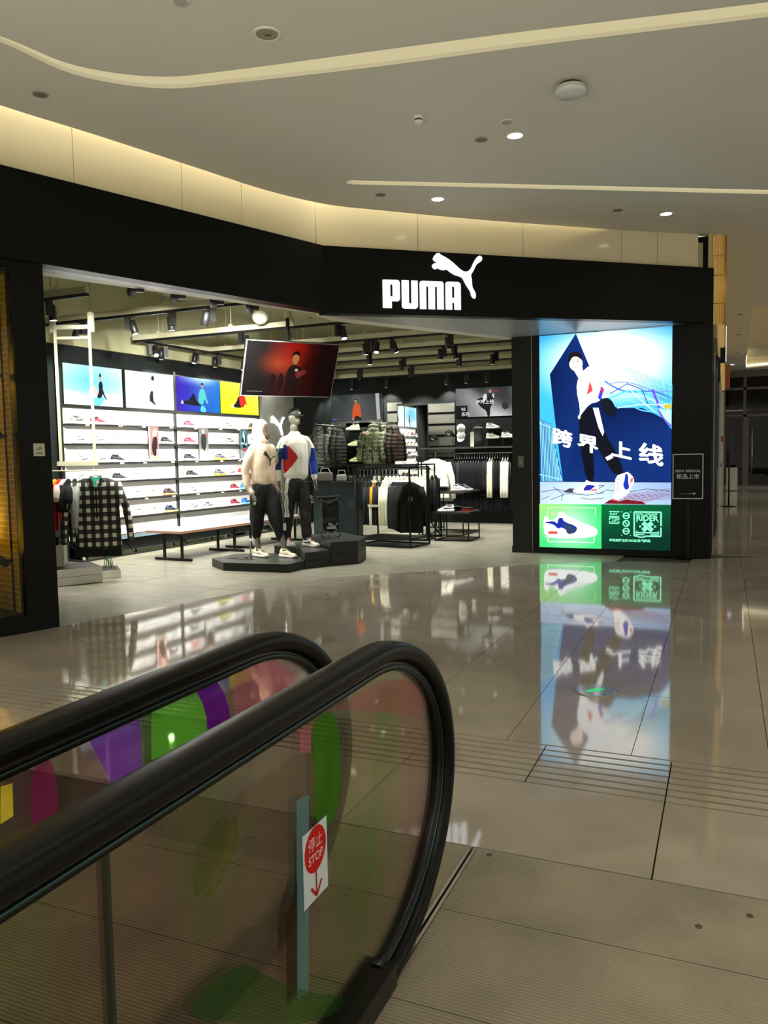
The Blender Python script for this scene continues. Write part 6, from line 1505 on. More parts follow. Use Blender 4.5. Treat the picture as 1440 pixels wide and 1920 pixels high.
CW = cloth('white', (226, 226, 214)); CK = cloth('black', (17, 18, 19)); CK2 = cloth('charcoal', (30, 31, 31)); CN = cloth('navy', (13, 19, 26)); CC = cloth('cream', (222, 220, 192)); CG = cloth('grey', (150, 152, 148))
CY = cloth('yellow', (232, 160, 24)); CR = cloth('red', (206, 34, 26)); CM = cloth('mustard', (176, 130, 28)); COL_G = cloth('olive', (42, 46, 40))

# ---- white hanging frame with shirts at the left
fr_ = thing('hanging_clothes_frame', 'cream square tube frame hanging from the ceiling with garments on it', 'clothes rail', (-7.36, 7.62, 0), R(23))
def FR(mb, pts, w=0.028):
    for p, q in zip(pts[:-1], pts[1:]): mb.bar(p, q, w)
FRW = mat('frame_cream', (158, 158, 132), 0.5)
for s in (-1, 1):
    MB().box(s * 0.21 - 0.014, s * 0.21 + 0.014, -0.014, 0.014, 1.47, 3.10).build('upright', FRW, fr_); MB().box(s * 0.235 - 0.03, s * 0.235 + 0.03, -0.03, 0.03, 3.06, 3.30).build('ceiling_bracket', FRW, fr_); MB().tube([(s * 0.235, 0, 3.30), (s * 0.235, 0, 4.28)], 0.006, 6).build('suspension_wire', FRW, fr_)
MB().box(-0.26, 0.26, -0.025, 0.025, 3.10, 3.15).build('crossbar', FRW, fr_); MB().box(-0.20, 0.20, -0.014, 0.014, 2.98, 3.01).build('crossbar', FRW, fr_); MB().box(-0.25, 0.25, -0.03, 0.0, 1.435, 1.49).build('crossbar', FRW, fr_)
MB().tube([(-0.52, -0.02, 1.375), (0.38, -0.02, 1.375)], 0.010, 10).build('hanging_rail', FRW, fr_)
for x in (-0.2, 0.2): MB().tube([(x, -0.02, 1.375), (x, -0.015, 1.42)], 0.006, 8).build('rail_hook', FRW, fr_)
rb = Vector((math.cos(R(23)), math.sin(R(23)))); rn = Vector((-rb.y, rb.x))
def rp(s, z=1.27, n=-0.02): p = Vector((-7.36, 7.62)) + rb * s + rn * n; return (p.x, p.y, z)
GZ = R(118)
LR = [(-0.30, CY, 'bright yellow T-shirt at the far left of the hanging frame', .62, .18), (-0.235, CR, 'red T-shirt next to the yellow one on the hanging frame', .62, .18), (-0.185, cloth('pale', (196, 190, 176)), 'pale T-shirt between the red and the black ones', .62, .18),
      (-0.125, CK, 'black T-shirt with red hem blocks on the hanging frame', .68, .30), (-0.045, CK2, 'charcoal T-shirt on the hanging frame before the grey one', .68, .2), (0.02, CG, 'grey shirt on the hanging frame behind the plaid shirts', .66, .50)]
for k, (s, m, lab, h, sl) in enumerate(LR):
    o = garment(rp(s), GZ, m, lab, 'shirt', 'garments on the hanging frame', w=0.50, h=h, t=0.045, sleeve=sl, spread=0.06, r0=0.06, r1=0.055 if sl < .4 else .04, seed=k, name='hanging_shirt')
    if k == 3:
        MB().box(-0.30, -0.10, -0.030, 0.030, -0.50, -0.40).build('red_block', CR, o)
garment(rp(0.15, 1.27, -0.10), R(60), PLAID, 'rear of the two black and white plaid overshirts, mostly hidden', 'shirt', 'garments on the hanging frame', w=0.50, h=0.78, t=0.06, sleeve=0.70, spread=0.07, r0=.062, r1=.045, seed=2, name='plaid_shirt')
ps = garment(rp(0.27, 1.31, -0.16), R(36), PLAID, 'front black and white plaid overshirt with a turquoise lining at the collar', 'shirt', 'garments on the hanging frame', w=0.54, h=0.90, t=0.11, sleeve=0.72, spread=0.11, r0=.068, r1=.052, seed=1, name='plaid_shirt')
for s in (-1, 1):
    MB().prism_y([(s * 0.012, -0.13), (s * 0.075, -0.02), (s * 0.10, -0.055), (s * 0.065, -0.125)][::s], -0.075, -0.045).build('collar', PLAID, ps)
MB().prism_y([(-0.055, -0.015), (0.0, -0.15), (0.055, -0.015)][::-1], -0.052, -0.040).build('lining', cloth('turquoise', (70, 190, 160)), ps); MB().box(0.01, 0.075, -0.06, -0.055, -0.135, -0.06).build('swing_tag', WHITEP, ps)
MB().box(-0.008, 0.008, -0.060, -0.052, -0.88, -0.15).build('button_placket', cloth('placket', (30, 31, 28)), ps); MB().box(0.08, 0.17, -0.058, -0.050, -0.29, -0.21).build('chest_pocket', PLAID, ps)
MB().box(-0.27, 0.27, -0.062, 0.062, -0.985, -0.885).build('dark_hem', cloth('hem_black', (24, 25, 23)), ps)
# white plinths at the left
def wplinth(poly, h, n, label, name='white_plinth'):
    cx = sum(p[0] for p in poly) / len(poly); cy = sum(p[1] for p in poly) / len(poly); t = thing(name, label, 'plinth', (cx, cy, 0)); q = [(x - cx, y - cy) for x, y in poly]
    for k in range(n): MB().prism(q, k * h / n + 0.003, (k + 1) * h / n - 0.002).build('tier', mat('plinth_white', (218, 216, 204), 0.45), t)
    MB().prism([(x * .98, y * .98) for x, y in q], 0, h - 0.001).build('core', BLACKM, t)
wplinth([(-7.55, 6.72), (-7.05, 7.62), (-7.48, 7.90), (-8.2, 7.30)], 0.20, 2, 'low two-tier white plinth beside the left pillar')
wplinth([(-7.30, 7.80), (-7.08, 7.98), (-7.42, 8.3), (-7.62, 8.1)], 0.10, 1, 'small low white plinth behind the two-tier one')
t = thing('white_plinth', 'tall white plinth standing on the two-tier white plinth', 'plinth', (-7.74, 7.42, 0.20), R(38)); MB().box(-0.25, 0.22, -0.16, 0.16, 0.0, 0.26).build('block', _M['plinth_white'], t, bevel=0.004)
t = thing('folded_clothes', 'pile of folded black garments on the tall white plinth', 'clothes', (-7.76, 7.42, 0.46), R(38))
for k in range(3): MB().box(-0.2, 0.17, -0.14, 0.14, 0.004 + k * 0.032, 0.032 + k * 0.032).build('folded_shirt', CK if k != 1 else CK2, t, bevel=0.01)
for i, (x, y) in enumerate(((-7.40, 8.10), (-7.30, 8.02))):
    t = thing('wire_figure', 'thin green wire figure standing %s the small white plinth' % ('behind' if i == 0 else 'on'), 'ornament', (x, y, 0.10 if i else 0.1))
    W_ = mat('green_wire', (40, 130, 95), 0.4)
    for a_ in (-0.05, -0.02, 0.02, 0.05): MB().tube([(a_, a_ * .4, 0.0), (a_ * .5, 0, 0.18), (a_ * .2, 0, 0.30)], 0.005, 6).build('wire', W_, t)
    MB().tube([(-0.03, 0, .1), (0, -.03, .12), (.03, 0, .1), (0, .03, .12), (-.03, 0, .1)], 0.004, 6).build('wire_ring', W_, t)

# ---- centre rack: black box frame
def box_rack(a, b, c, H_, label, name='clothes_rack', w=0.024):
    """a,b front feet, c rear-left foot"""
    A_, B_, C_ = Vector(a), Vector(b), Vector(c); d = (B_ - A_); L = d.length; an = math.atan2(d.y, d.x); e = (C_ - A_); D_ = e.length
    t = thing(name, label, 'clothes rack', (*a, 0), an)
    for x in (0, L):
        for y in (0, D_): MB().box(x - w / 2, x + w / 2, y - w / 2, y + w / 2, 0, H_).build('post', BLACKM, t)
    for z in (0.012, H_ - w / 2):
        for y in (0, D_): MB().box(w / 2, L - w / 2, y - w / 2, y + w / 2, z - w / 2, z + w / 2).build('rail', BLACKM, t)
        for x in (0, L): MB().box(x - w / 2, x + w / 2, w / 2, D_ - w / 2, z - w / 2, z + w / 2).build('rail', BLACKM, t)
    return t, L, D_, an
rk, L, D_, an = box_rack((-5.62, 12.02), (-4.62, 11.86), (-5.52, 12.64), 1.30, 'front black clothes rack full of dark sweatshirts beside the tall step')
MB().box(0.02, L - 0.02, 0.02, D_ - 0.02, 0.12, 0.145).build('shelf', PLB, rk)
MB().tube([(0.0, D_ * .45, 1.16), (L, D_ * .45, 1.16)], 0.012, 10).build('hanging_rail', BLACKM, rk)
def on(rack_o, an, s, n, z): p = Vector((rack_o.location.x, rack_o.location.y)) + Vector((math.cos(an), math.sin(an))) * s + Vector((-math.sin(an), math.cos(an))) * n; return (p.x, p.y, z)
FRG = [(0.03, CK2, 'dark'), (0.10, CK, 'black'), (0.165, CM, 'mustard and black'), (0.22, CK2, 'charcoal white-striped'), (0.275, CK, 'black white-striped'), (0.34, CC, 'cream'), (0.40, CC, 'ivory'), (0.46, CW, 'white')]
for k, (s, m, cname) in enumerate(FRG):
    o = garment(on(rk, an, s, D_ * .45, 1.05), R(102), m, '%s sweatshirt, %s from the left on the front black rack' % (cname, ordn[k]), 'sweatshirt', 'sweatshirts on the front black rack', w=0.50, h=0.66, t=0.035, sleeve=0.62, spread=0.06, r0=.036, r1=.026, seed=k, name='sweatshirt', sm=None, hanger=HANGW if k > 1 else HANG)
    if k in (2, 3, 4): MB().box(-0.345, -0.12, -0.046, 0.046, -0.40, -0.365).build('white_band', CW, o); MB().tube([(-.285, 0, -.40), (-.30, 0, -.56), (-.31, 0, -.70)], [.042, .038, .033], 10, flat=.75).build('lower_sleeve', CW if k == 2 else CK, o)
for k in range(7):
    garment(on(rk, an, 0.53 + k * 0.062, D_ * .45 - 0.01 * k, 1.05), R(100 - 6 * k), (CK, CK, CK2, CN, CK, CK, CK)[k], '%s of the black sweatshirts from the left on the front rack' % ordn[k], 'sweatshirt', 'sweatshirts on the front black rack', w=0.52, h=0.74 + 0.012 * k, t=0.055, sleeve=0.66, spread=0.06, r0=.040, r1=.030, seed=k, name='sweatshirt', sm=CK2 if k % 2 else None, hanger=HANGW)
o = garment(on(rk, an, 0.93, D_ * .30, 1.05), an + R(6), CK, 'black T-shirt with a pale chest print facing out at the end of the front rack', 'shirt', 'sweatshirts on the front black rack', w=0.42, h=0.82, t=0.08, sleeve=0.4, spread=0.03, r0=.06, r1=.05, seed=3, name='hanging_shirt')
a_ = Art(0.0004); 
for k in range(4): a_.poly([(-.04 + k * .022, -.31), (-.03 + k * .022, -.31), (-.02 + k * .022, -.24), (-.032 + k * .022, -.24)], (150, 152, 140))
a_.rect(-.045, .045, -.315, -.235, (70, 70, 64)); a_.v[-4:] = [(v[0], v[1] + .003, v[2]) for v in a_.v[-4:]]; a_.build('chest_print', o, 0, loc=(0.0, -0.046, 0))
# second, longer rail behind with a crowd of hangers
rk2, L2, D2, an2 = box_rack((-6.15, 12.80), (-4.72, 12.95), (-6.2, 13.36), 1.33, 'rear black clothes rack with a long row of white hangers')
MB().tube([(0.0, D2 * .5, 1.24), (L2, D2 * .5, 1.24)], 0.012, 10).build('hanging_rail', BLACKM, rk2)
cols = [CK, CK, CK2, CK, CN, CG, CC, CK, CW, CW, CW, CW, CW, CC, CW, CW, CW, CW, CW, CW, CK, CK]
for k in range(22):
    m = cols[k]; nm = {CK: 'black', CK2: 'charcoal', CN: 'navy', CG: 'grey', CC: 'cream', CW: 'white'}[m]
    garment(on(rk2, an2, 0.06 + k * 0.070, D2 * .5, 1.13), R(100), m, '%s garment, %s from the left on the rear black rack' % (nm, ORD[k]), 'shirt', 'garments on the rear black rack', w=0.42, h=0.60 + 0.03 * (k % 3), t=0.04, sleeve=0.5, spread=0.03, r0=.036, r1=.028, seed=k, name='hanging_shirt', hanger=HANGW)
t = thing('rack_sign_card', 'white price card lying along the top of the rear black rack', 'card', on(rk2, an2, 1.05, 0.02, 1.332), an2); MB().box(-0.18, 0.18, -0.01, 0.01, 0, 0.05).build('card_body', WHITEP, t); a_ = Art(0.0004); a_.text('SALE', -.05, .012, .035, (60, 60, 60)); a_.build('print', t, 0, loc=(0, -.0105, 0))
# dark cabinet with caps and a sock stand at the left of the racks
cb = thing('accessory_cabinet', 'dark cabinet with small accessories hanging on its left side behind the mannequins', 'cabinet', (-6.62, 12.35, 0), R(8)); MB().box(0, 0.75, 0, 0.5, 0, 1.02).build('cabinet_body', mat('cabinet_teal_black', (22, 34, 34), 0.5, spec=.3), cb); MB().box(-0.01, 0.76, -0.01, 0.51, 1.02, 1.04).build('top', PLB, cb); MB().box(0.3, 0.306, -0.004, 0, 0.3, .95).build('door_gap', BLACKM, cb)
for x in (0.0, 0.74): MB().box(x - .012, x + .012, -0.012, .012, 1.04, 1.34).build('post', BLACKM, cb)
MB().box(-0.01, 0.75, -.012, .012, 1.33, 1.35).build('rail', BLACKM, cb)
cpos = Vector((-6.62, 12.35)); cd_ = Vector((math.cos(R(8)), math.sin(R(8)))); cn_ = Vector((-cd_.y, cd_.x))
def cbp(s, n, z): p = cpos + cd_ * s + cn_ * n; return (p.x, p.y, z)
def cap(loc, rz, m, label, badge=None, rot=None, brim=None):
    t = thing('cap', label, 'cap', loc, rz, 'caps', rot=rot); prof = [(0.088, 0), (0.092, 0.02), (0.088, 0.06), (0.066, 0.095), (0.03, 0.112), (0.001, 0.116)]
    MB().lathe(prof, (0, 0, 0), 20).build('crown', m, t); rings = []
    for k in range(9):
        x = -0.08 + 0.16 * k / 8; yy = -0.08 - 0.085 * math.cos((k - 4) / 4 * PI / 2) ** 0.6; rings.append([(x, -0.05, 0.004), (x, yy, -0.012), (x, yy, -0.008), (x, -0.05, 0.012)])
    MB().loft(rings, smooth=False).build('brim', brim or m, t); MB().ball((0, 0, 0.117), 0.008).build('top_button', m, t)
    if badge: me = shape2d([cat_outline(0.11)], 0.002); put('cat_emblem', me, t, badge, loc=(-0.015, -0.095, 0.055))
    return t
CAPK = cloth('cap_black', (22, 22, 22)); CAPW = cloth('cap_white', (238, 238, 232)); CAPO = cloth('cap_olive', (112, 116, 96)); EMW = mat('emblem_white', (230, 230, 226), 0.5)
cap(cbp(-0.10, 0.1, 1.06), R(30), CAPK, 'black cap hanging at the top left edge of the dark cabinet'); cap(cbp(-0.10, 0.1, 0.70), R(60), CAPO, 'olive cap with a white tag on the side of the dark cabinet')
t = thing('red_bottle', 'orange and red sports bottle with a white tag beside the dark cabinet', 'bottle', cbp(-0.12, 0.05, 0.38)); MB().lathe([(0.03, 0), (0.034, 0.01), (0.034, 0.17), (0.02, 0.19)], (0, 0, 0), 16).build('flask', mat('flask_orange', (216, 110, 78), 0.4), t); MB().lathe([(0.022, 0.19), (0.022, 0.235), (0.012, 0.25)], (0, 0, 0), 14).build('cap', mat('flask_red', (200, 30, 40), 0.4), t); MB().box(-0.06, -0.015, -0.04, -0.036, 0.08, 0.14).build('tag', WHITEP, t); MB().tube([(0, 0, .24), (0.05, 0.05, .30), (0.12, .06, .32)], .004, 6).build('hook', STEEL, t)
t = thing('shoulder_bag', 'grey shoulder bag standing on the dark cabinet', 'bag', cbp(0.16, 0.2, 1.042), R(8)); MB().box(-0.13, 0.13, -0.06, 0.06, 0, 0.17).build('bag_body', mat('bag_grey', (110, 110, 102), 0.7), t, bevel=0.03); MB().tube([(-0.1, 0, .15), (-.06, 0, .24), (.06, 0, .24), (.1, 0, .15)], .008, 8).build('strap', mat('strap_pale', (190, 190, 180), .6), t)
t = thing('shoulder_bag', 'pale grey small bag with a curved strap beside the grey one', 'bag', cbp(0.46, 0.2, 1.042), R(8)); MB().box(-0.09, 0.09, -0.05, 0.05, 0, 0.13).build('bag_body', mat('bag_pale', (150, 150, 140), 0.7), t, bevel=0.03); MB().tube([(-0.07, 0, .11), (-.05, 0, .20), (.06, 0, .20), (.09, 0, .05)], .007, 8).build('strap', _M['strap_pale'], t)

# ---- low tables with folded clothes, right of the centre
def wire_table(x0, y0, x1, y1, h, label, rz=0.0, top=True):
    t = thing('nesting_table', label, 'table', (x0, y0, 0), rz); a_, b_ = x1 - x0, y1 - y0; w = 0.018
    for x in (w, a_ - w):
        for y in (w, b_ - w): MB().box(x - w / 2, x + w / 2, y - w / 2, y + w / 2, 0, h - 0.03).build('leg', BLACKM, t)
    for y in (w, b_ - w): MB().box(w, a_ - w, y - w / 2, y + w / 2, 0, w).build('floor_rail', BLACKM, t)
    for x in (w, a_ - w): MB().box(x - w / 2, x + w / 2, w, b_ - w, 0, w).build('floor_rail', BLACKM, t)
    MB().box(0, a_, 0, b_, h - 0.03, h).build('tabletop', mat('table_dark', (44, 42, 38), 0.4), t); return t
wire_table(-5.10, 13.85, -4.35, 14.9, 0.80, 'tall black wire table with dark folded clothes and white shoes')
wire_table(-4.62, 12.98, -3.98, 13.65, 0.50, 'low black wire table with dark folded clothes and one red piece', 0.0)
t_ = thing('wire_stand', 'black wire stand with a diagonal brace behind the front rack', 'stand', (-5.12, 13.60, 0), R(2))
for (p, q) in (((0, 0, 0), (0, 0, 1.45)), ((0.42, 0, 0), (0.42, 0, .5)), ((0, 0, .55), (.42, 0, 0.02)), ((0, 0, 0.01), (.42, 0, .01)), ((0, .18, 0), (0, .18, 1.45)), ((0, 0, 1.44), (0, .18, 1.44)), ((0, 0, .01), (0, .18, .01)), ((0.42, 0, .01), (.42, .18, .01)), ((0, .18, .01), (.42, .18, .01))): MB().bar(p, q, 0.022).build('bar', BLACKM, t_)
def fold(x, y, z, w, d, m, label, n=2, rz=0.2):
    t = thing('folded_clothes', label, 'clothes', (x, y, z), rz)
    for k in range(n):
        g = put('folded_garment', blob([], [((0, 0, 0.016 + k * .028), (w / 2, d / 2, 0.016))], voxel=0.012, smooth=1, disp=folds(0.006, 12, 12, 12)), t, m if k != 1 else CK2)
fold(-4.85, 14.15, 0.803, .36, .28, CK, 'black folded garment at the left of the tall wire table', 3); fold(-4.62, 14.35, 0.803, .3, .26, CK2, 'charcoal folded garment beside the white shoes on the tall wire table', 2)
shoe((-4.50, 14.02, 0.815), R(35), 'w', 'white sneaker lying on the tall wire table', 'sneakers on the tables', parts=True); shoe((-4.42, 14.18, 0.815), R(20), 'k', 'black and white sneaker beside the white one on the tall wire table', 'sneakers on the tables')
fold(-4.40, 13.28, 0.503, .40, .34, CK, 'black folded garments on the low wire table', 3); fold(-4.14, 13.38, 0.503, .26, .26, CR, 'red folded garment on the low wire table', 2, 0.5); shoe((-4.42, 13.06, 0.503), R(200), 's', 'silver sneaker on the near edge of the low wire table', 'sneakers on the tables')
# white sweatshirt facing out on a wall hook, a shelf with shoes before it
o = garment((-5.42, 15.35, 1.40), R(-4), CW, 'white long-sleeved sweatshirt hanging open to view by the slatted wall', 'sweatshirt', None, w=0.62, h=0.80, t=0.16, sleeve=0.72, spread=0.10, r0=.085, r1=.05, seed=2, name='sweatshirt'); MB().box(-0.10, 0.10, -0.09, -0.085, -0.20, -0.17).build('chest_mark', mat('faint_mark', (214, 206, 196), .7), o)
t = thing('garment_stand', 'thin black stand holding the white sweatshirt', 'stand', (-5.42, 15.38, 0)); MB().tube([(0, .02, 0.01), (0, .02, 1.54)], 0.012, 8).build('pole', BLACKM, t); MB().lathe([(.16, 0), (.16, .012), (.02, .02)], (0, .02, 0), 20).build('base', BLACKM, t)
t = thing('wall_shelf_table', 'slim black table with shoes in front of the white sweatshirt', 'table', (-5.6, 14.5, 0), R(14))
MB().box(-0.1, 0.55, -0.16, 0.16, 1.00, 1.03).build('tabletop', _M['table_dark'], t)
for x in (-0.08, 0.53):
    for y in (-.14, .14): MB().box(x - .01, x + .01, y - .01, y + .01, 0, 1.0).build('leg', BLACKM, t)
shoe((-5.62, 14.42, 1.031), R(14), 'k', 'black and white sneaker on the slim table', 'sneakers on the tables'); shoe((-5.22, 14.58, 1.031), R(14), 'l', 'pale lime sneaker on the slim table before the white sweatshirt', 'sneakers on the tables')
# ---- back wall: caps, backpack, shoes, long rail of dark clothes
for i, (x, z, lab) in enumerate(((-5.88, 1.80, 'left'), (-5.52, 1.90, 'right'))): cap((x, 16.60, z), 0, CAPK, '%s one of the two black caps with a white cat on the slatted wall' % lab, EMW, rot=(R(8), 0, 0)); MB().tube([(x, 16.62, z + .03), (x, 16.73, z + .03)], .006, 6).build('wall_hook', STEEL, None) if False else None
dk = thing('dark_wall_board', 'dark board with caps, backpack and white shoes on the back wall', 'board', (-5.40, 16.70, 0.0)); MB().box(0, 1.9, 0, 0.04, 1.45, 2.24).build('board', DARKW, dk)
cap((-5.24, 16.585, 2.03), 0, CAPW, 'white cap with its brim down, upper of the two on the dark board', rot=(R(70), 0, R(0))); cap((-5.24, 16.585, 1.86), 0, CAPW, 'white cap below the other white one on the dark board', rot=(R(40), 0, R(0)))
t = thing('backpack', 'black backpack with a white lettered strip on the back wall', 'backpack', (-4.88, 16.58, 1.62), 0); put('bag_body', blob([[((0, 0, 0.10), (0.13, 0.07)), ((0, 0, 0.36), (0.12, 0.06))]], [((0, -.04, .16), (.11, .05, .10)), ((0.02, -.02, .40), (.12, .07, .05))], voxel=0.012, smooth=2, disp=folds(.01, 9, 9, 9)), t, mat('bag_charcoal', (40, 42, 40), 0.6)); MB().box(-0.13, -0.05, -0.10, -0.088, 0.02, 0.33).build('white_strip', CW, t); MB().tube([(-.05, 0, .42), (0, 0, .50), (.05, 0, .42)], .008, 6).build('grab_loop', _M['strap_black'], t)
SHELF_ = mat('glass_shelf', (60, 64, 62), 0.2)
for i, (x, z, fl, lab) in enumerate(((-4.53, 2.00, 1, 'upper white sneaker on the back wall board'), (-4.53, 1.79, 1, 'lower white sneaker on the back wall board'), (-4.20, 1.80, 1, 'white sneaker nearest the door pillar on the back wall board'))):
    shoe((x, 16.55, z + .012), R(0 if i < 3 else 180), 'w', lab, 'white sneakers on the back wall'); MB().box(x - .15 + 5.40, x + .15 + 5.40, -0.22, 0, z, z + .01).build('shoe_shelf', SHELF_, dk)
t = thing('wall_clothes_rail', 'long black clothes rail with a shelf along the back wall', 'clothes rail', (-6.1, 16.35, 0)); MB().box(0, 3.2, -0.05, 0.35, 1.60, 1.635).build('shelf', mat('rail_shelf', (64, 64, 60), .4), t); MB().tube([(0, 0.1, 1.50), (3.2, 0.1, 1.50)], .012, 8).build('hanging_rail', STEEL, t)
for x in (.02, 1.05, 2.1, 3.18): MB().box(x - .012, x + .012, .09, .11, 0.0 if x in (.02, 3.18) else 1.5, 1.60).build('post', BLACKM, t)
MB().box(0.0, 3.2, 0.25, 0.39, 0.0, 0.42).build('base_cabinet', DARKW, t)
cl = [CK] * 2 + [COL_G, CN, CN, CK, CN, CN, CN, CK, CN, CK] + [CK2, CK2] + [CC, CC] + [CK2, CK, CK] + [CW, CW, CW]
for k, m in enumerate(cl):
    nm = {CK: 'black', CK2: 'charcoal', CN: 'navy', CC: 'cream', CW: 'white', COL_G: 'dark olive'}[m]
    garment((-5.36 + k * 0.056, 16.45, 1.39), R(98), m, '%s garment, %s from the left on the rail along the back wall' % (nm, ORD[k]), 'jacket', 'garments along the back wall', w=0.46, h=0.72 if m in (CC, CW) else 0.80, t=0.04, sleeve=0.74 if m in (CC, CW) else .6, spread=0.03, r0=.036, r1=.028, seed=k, name='hanging_jacket', hanger=HANGW)
# second, lower row of dark trousers under the jackets
for k in range(16):
    tt = thing('hanging_trousers', 'dark trousers, %s from the left under the jackets along the back wall' % ORD[k], 'trousers', (-5.28 + k * 0.105, 16.50, 0.55), R(98), 'trousers along the back wall'); 
    if 'trs' not in GCACHE: mb = MB(); mb.tube([(-.09, 0, .25), (-.10, 0, -.1), (-.11, 0, -.34)], [.09, .075, .06], 10, flat=.5); l_ = mb.mesh('leg_shape', [HANG]); mb = MB(); mb.tube([(.09, 0, .25), (.10, 0, -.1), (.11, 0, -.34)], [.09, .075, .06], 10, flat=.5); GCACHE['trs'] = (l_, mb.mesh('leg_shape', [HANG]))
    mesh_obj('leg', GCACHE['trs'][0], tt, CK if k % 3 else CN); mesh_obj('leg', GCACHE['trs'][1], tt, CK if k % 3 else CN)
t = thing('trouser_rail', 'low rail for trousers against the back wall', 'rail', (-5.4, 16.5, 0)); MB().tube([(0, 0, .80), (1.9, 0, .80)], .01, 8).build('bar', BLACKM, t)
for x in (0.01, 1.89): MB().box(x - .012, x + .012, -.012, .012, 0, .80).build('post', BLACKM, t)
# ---- camouflage puffer jackets
def camo(c1, c2, c3, nm):
    m = bpy.data.materials.new(nm); m.use_nodes = True; nt = m.node_tree; b = nt.nodes['Principled BSDF']; b.inputs['Roughness'].default_value = 0.45
    tc = nt.nodes.new('ShaderNodeTexCoord'); n = nt.nodes.new('ShaderNodeTexNoise'); n.inputs['Scale'].default_value = 9; n.inputs['Detail'].default_value = 3; n.inputs['Distortion'].default_value = 1.2; nt.links.new(tc.outputs['Object'], n.inputs['Vector'])
    r = nt.nodes.new('ShaderNodeValToRGB'); r.color_ramp.interpolation = 'CONSTANT'; e = r.color_ramp.elements; e[0].color = (*lin(c1), 1); e[1].position = .56; e[1].color = (*lin(c3), 1); x = e.new(.45); x.color = (*lin(c2), 1)
    nt.links.new(n.outputs['Fac'], r.inputs['Fac']); nt.links.new(r.outputs[0], b.inputs['Base Color']); return m
def puffer(loc, rz, m, label, sc=1.0, group=None):
    t = thing('puffer_jacket', label, 'jacket', loc, rz, group); t.scale = (sc,) * 3
    q = lambda v, n: 0.016 * abs(math.sin(v.z * PI / 0.085)) ** 0.6 - 0.008 + 0.008 * noise.noise(v * 9)
    k = 'puff'
    if k not in GCACHE:
        GCACHE[k] = (blob([[((0, 0, -0.74), (0.235, 0.12)), ((0, 0, -0.45), (0.235, 0.13)), ((0, 0, -0.18), (0.225, 0.12)), ((0, 0, -0.06), (0.13, 0.09))], [((0, 0.02, -0.06), (0.13, 0.09)), ((0, 0.02, 0.02), (0.12, 0.08))]], voxel=0.014, smooth=1, disp=q),
                     [blob([[((s * 0.20, 0, -0.16), 0.09), ((s * 0.29, 0.0, -0.38), 0.078), ((s * 0.30, -0.03, -0.66), 0.058)]], voxel=0.014, smooth=1, disp=q) for s in (-1, 1)])
    mesh_obj('body', GCACHE[k][0], t, m); mesh_obj('sleeve', GCACHE[k][1][0], t, m); mesh_obj('sleeve', GCACHE[k][1][1], t, m)
    MB().tube([(0, -0.145, -0.72), (0, -0.15, -0.45), (0, -0.14, -0.15), (0, -0.10, 0.03)], 0.006, 6).build('zip', BLACKM, t); hm_ = mesh_obj('hanger', hanger_mesh(0.42), t, HANG); hm_.location = (0, 0, 0.02)
    return t
C1 = camo((44, 46, 40), (80, 82, 70), (26, 28, 26), 'camo_dark'); C2 = camo((62, 72, 44), (104, 112, 76), (34, 38, 28), 'camo_green'); C3 = cloth('jacket_brown', (38, 34, 27), .5)
PJ = [(-8.50, 16.15, 2.10, 10, C1, 'dark camouflage puffer jacket facing out at the left of the back wall', 1.05), (-8.28, 16.35, 2.08, 96, C1, 'dark camouflage jacket seen edge-on behind the left one', 1.0), (-8.14, 16.35, 2.06, 100, cloth('jacket_dark', (36, 36, 32), .6), 'dark jacket third in the left group on the back wall', 1.0), (-8.02, 16.35, 2.04, 100, COL_G, 'dark olive jacket last in the left group on the back wall', .95),
      (-7.12, 16.15, 2.12, 12, C2, 'green camouflage puffer jacket with a round tag facing out on the back wall', 1.05), (-6.92, 16.35, 2.10, 96, C2, 'green camouflage jacket seen edge-on behind the tagged one', 1.0), (-6.79, 16.35, 2.07, 100, C3, 'brown jacket third in the right group on the back wall', 1.0), (-6.66, 16.35, 2.05, 100, cloth('jacket_ember', (40, 28, 22), .6), 'rust brown jacket last in the right group on the back wall', .95)]
for x, y, z, r_, m, lab, s in PJ:
    o = puffer((x, y, z - 0.02), R(r_), m, lab, s, 'jackets on the back wall')
    if 'tag ' in lab or 'round tag' in lab: MB().ball((-0.10, -0.16, -0.12), 0.045, 1, .25, 1).build('round_tag', mat('tag_pink', (232, 190, 180), .5), o)
for x0 in (-8.62, -7.26):
    t = thing('waterfall_arm', 'sloping steel arm holding the %s group of jackets on the back wall' % ('left' if x0 < -8 else 'right'), 'hook arm', (x0, 16.12, 2.24)); MB().tube([(0.05, 0, -.02), (0.62, 0.60, -0.08)], .010, 8).build('arm', STEEL, t); MB().tube([(0.62, 0.60, -0.08), (0.62, 0.64, -0.08)], .02, 8).build('wall_mount', STEEL, t)
    for k in range(4): MB().ball((0.08 + k * .13, .03 + k * .14, 0.0 - k * .012), .014).build('peg', STEEL, t)
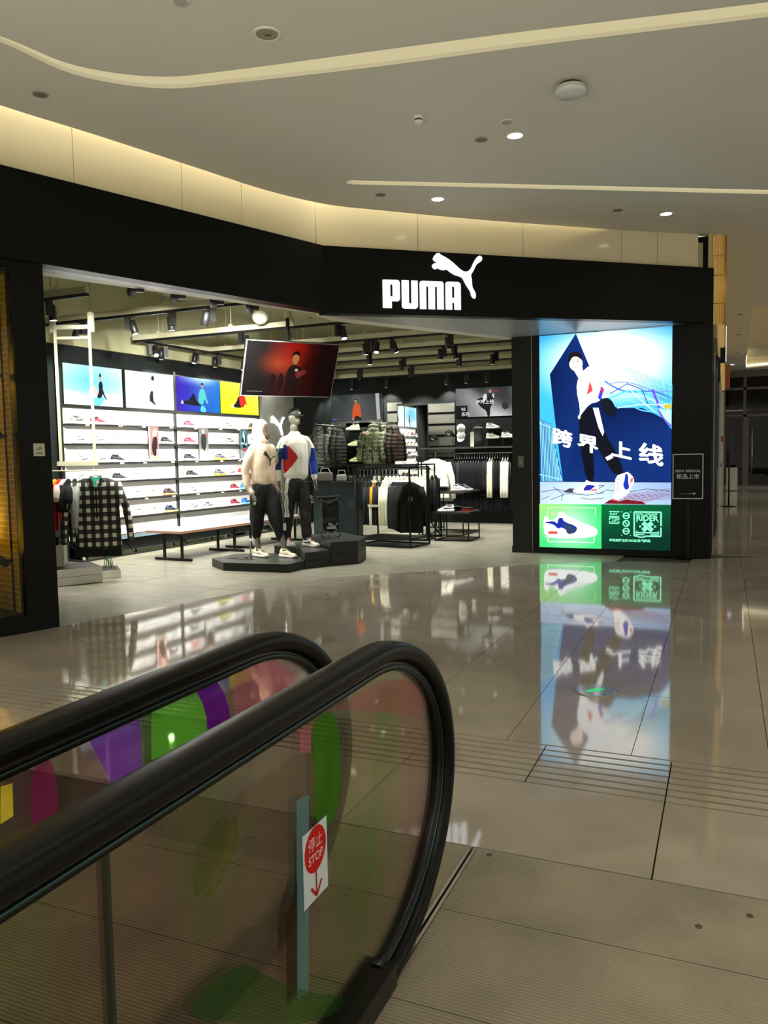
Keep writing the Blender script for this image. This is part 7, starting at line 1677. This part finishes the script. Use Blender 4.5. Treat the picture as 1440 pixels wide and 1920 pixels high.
# shoes and a small bag between the jacket groups
db = thing('dark_wall_board', 'dark board with pale lime shoes on the back wall', 'board', (-8.05, 16.70, 0)); MB().box(0, 0.78, 0, 0.04, 1.25, 2.24).build('board', DARKW, db)
for i, z in enumerate((2.06, 1.70, 1.34)):
    shoe((-7.80 + i * .03, 16.52, z + 0.012), R(180 + 8), 'l', '%s of three pale lime sneakers between the jackets' % ('top', 'middle', 'lowest')[i], 'pale lime sneakers on the back wall', scale=1.1); MB().box(0.10 + i * .03, 0.42 + i * .03, -0.26, 0, z, z + .01).build('shoe_shelf', SHELF_, db)
t = thing('belt_bag', 'dark belt bag hanging right of the pale lime sneakers', 'bag', (-7.50, 16.50, 1.74), 0); put('bag_body', blob([], [((0, 0, 0.0), (0.20, .06, .11)), ((.04, -.01, .08), (.16, .05, .08))], voxel=.014, smooth=2, disp=folds(.01, 9, 9, 9)), t, mat('belt_bag', (52, 56, 50), .6)); MB().tube([(-.16, -.03, .10), (0, -.065, .08), (.16, -.05, .02)], .006, 6).build('zip', mat('zip_grey', (120, 122, 116), .4), t); MB().tube([(0, 0, .14), (0, .1, .2)], .006, 6).build('hook', STEEL, t)
# low dark counter under the jackets
t = thing('low_counter', 'low dark counter under the camouflage jackets', 'counter', (-8.45, 15.9, 0)); MB().box(0, 1.90, 0, 0.78, 0, 0.95).build('counter_body', mat('counter_dark', (26, 28, 27), 0.5, spec=.3), t); MB().box(-.01, 1.91, -.01, .79, .95, .98).build('top', PLB, t)
for i, x in enumerate((-7.6, -6.95)): tt = thing('price_sign', 'small dark price sign on the low counter under the %s jackets' % ('left' if i == 0 else 'green'), 'sign', (x, 16.0, .981)); MB().box(-.16, .16, -.01, .01, 0, .09).build('sign_panel', mat('price_dark', (40, 42, 40), .5), tt); a_ = Art(.0004); a_.rect(-.13, .13, .045, .06, (150, 152, 140)); a_.rect(-.13, -.02, .025, .035, (150, 152, 140)); a_.build('print', tt, 0, loc=(0, -.0105, 0))
# grey drawstring bag and accessories between the mannequins
t = thing('drawstring_bag', 'grey gym bag hanging between the two mannequins', 'bag', (-5.92, 10.72, 0.56), R(50)); put('bag_body', blob([[((0, 0, .05), (.10, .05)), ((0, 0, .36), (.075, .04))]], [((0, 0, .03), (.11, .05, .06))], voxel=.012, smooth=2, disp=folds(.012, 10, 10, 4)), t, mat('gym_grey', (120, 122, 120), .7)); MB().tube([(-.05, 0, .38), (0, 0, .56), (.05, 0, .38)], .004, 6).build('cord', BLACKM, t)
t2 = thing('bag_stand', 'thin black stand behind the mannequins', 'stand', (-5.92, 10.76, 0)); MB().tube([(0, 0, 0.01), (0, 0, 1.14)], .008, 8).build('pole', BLACKM, t2); MB().lathe([(.13, 0), (.13, .01), (.02, .015)], (0, 0, 0), 20).build('base', BLACKM, t2)
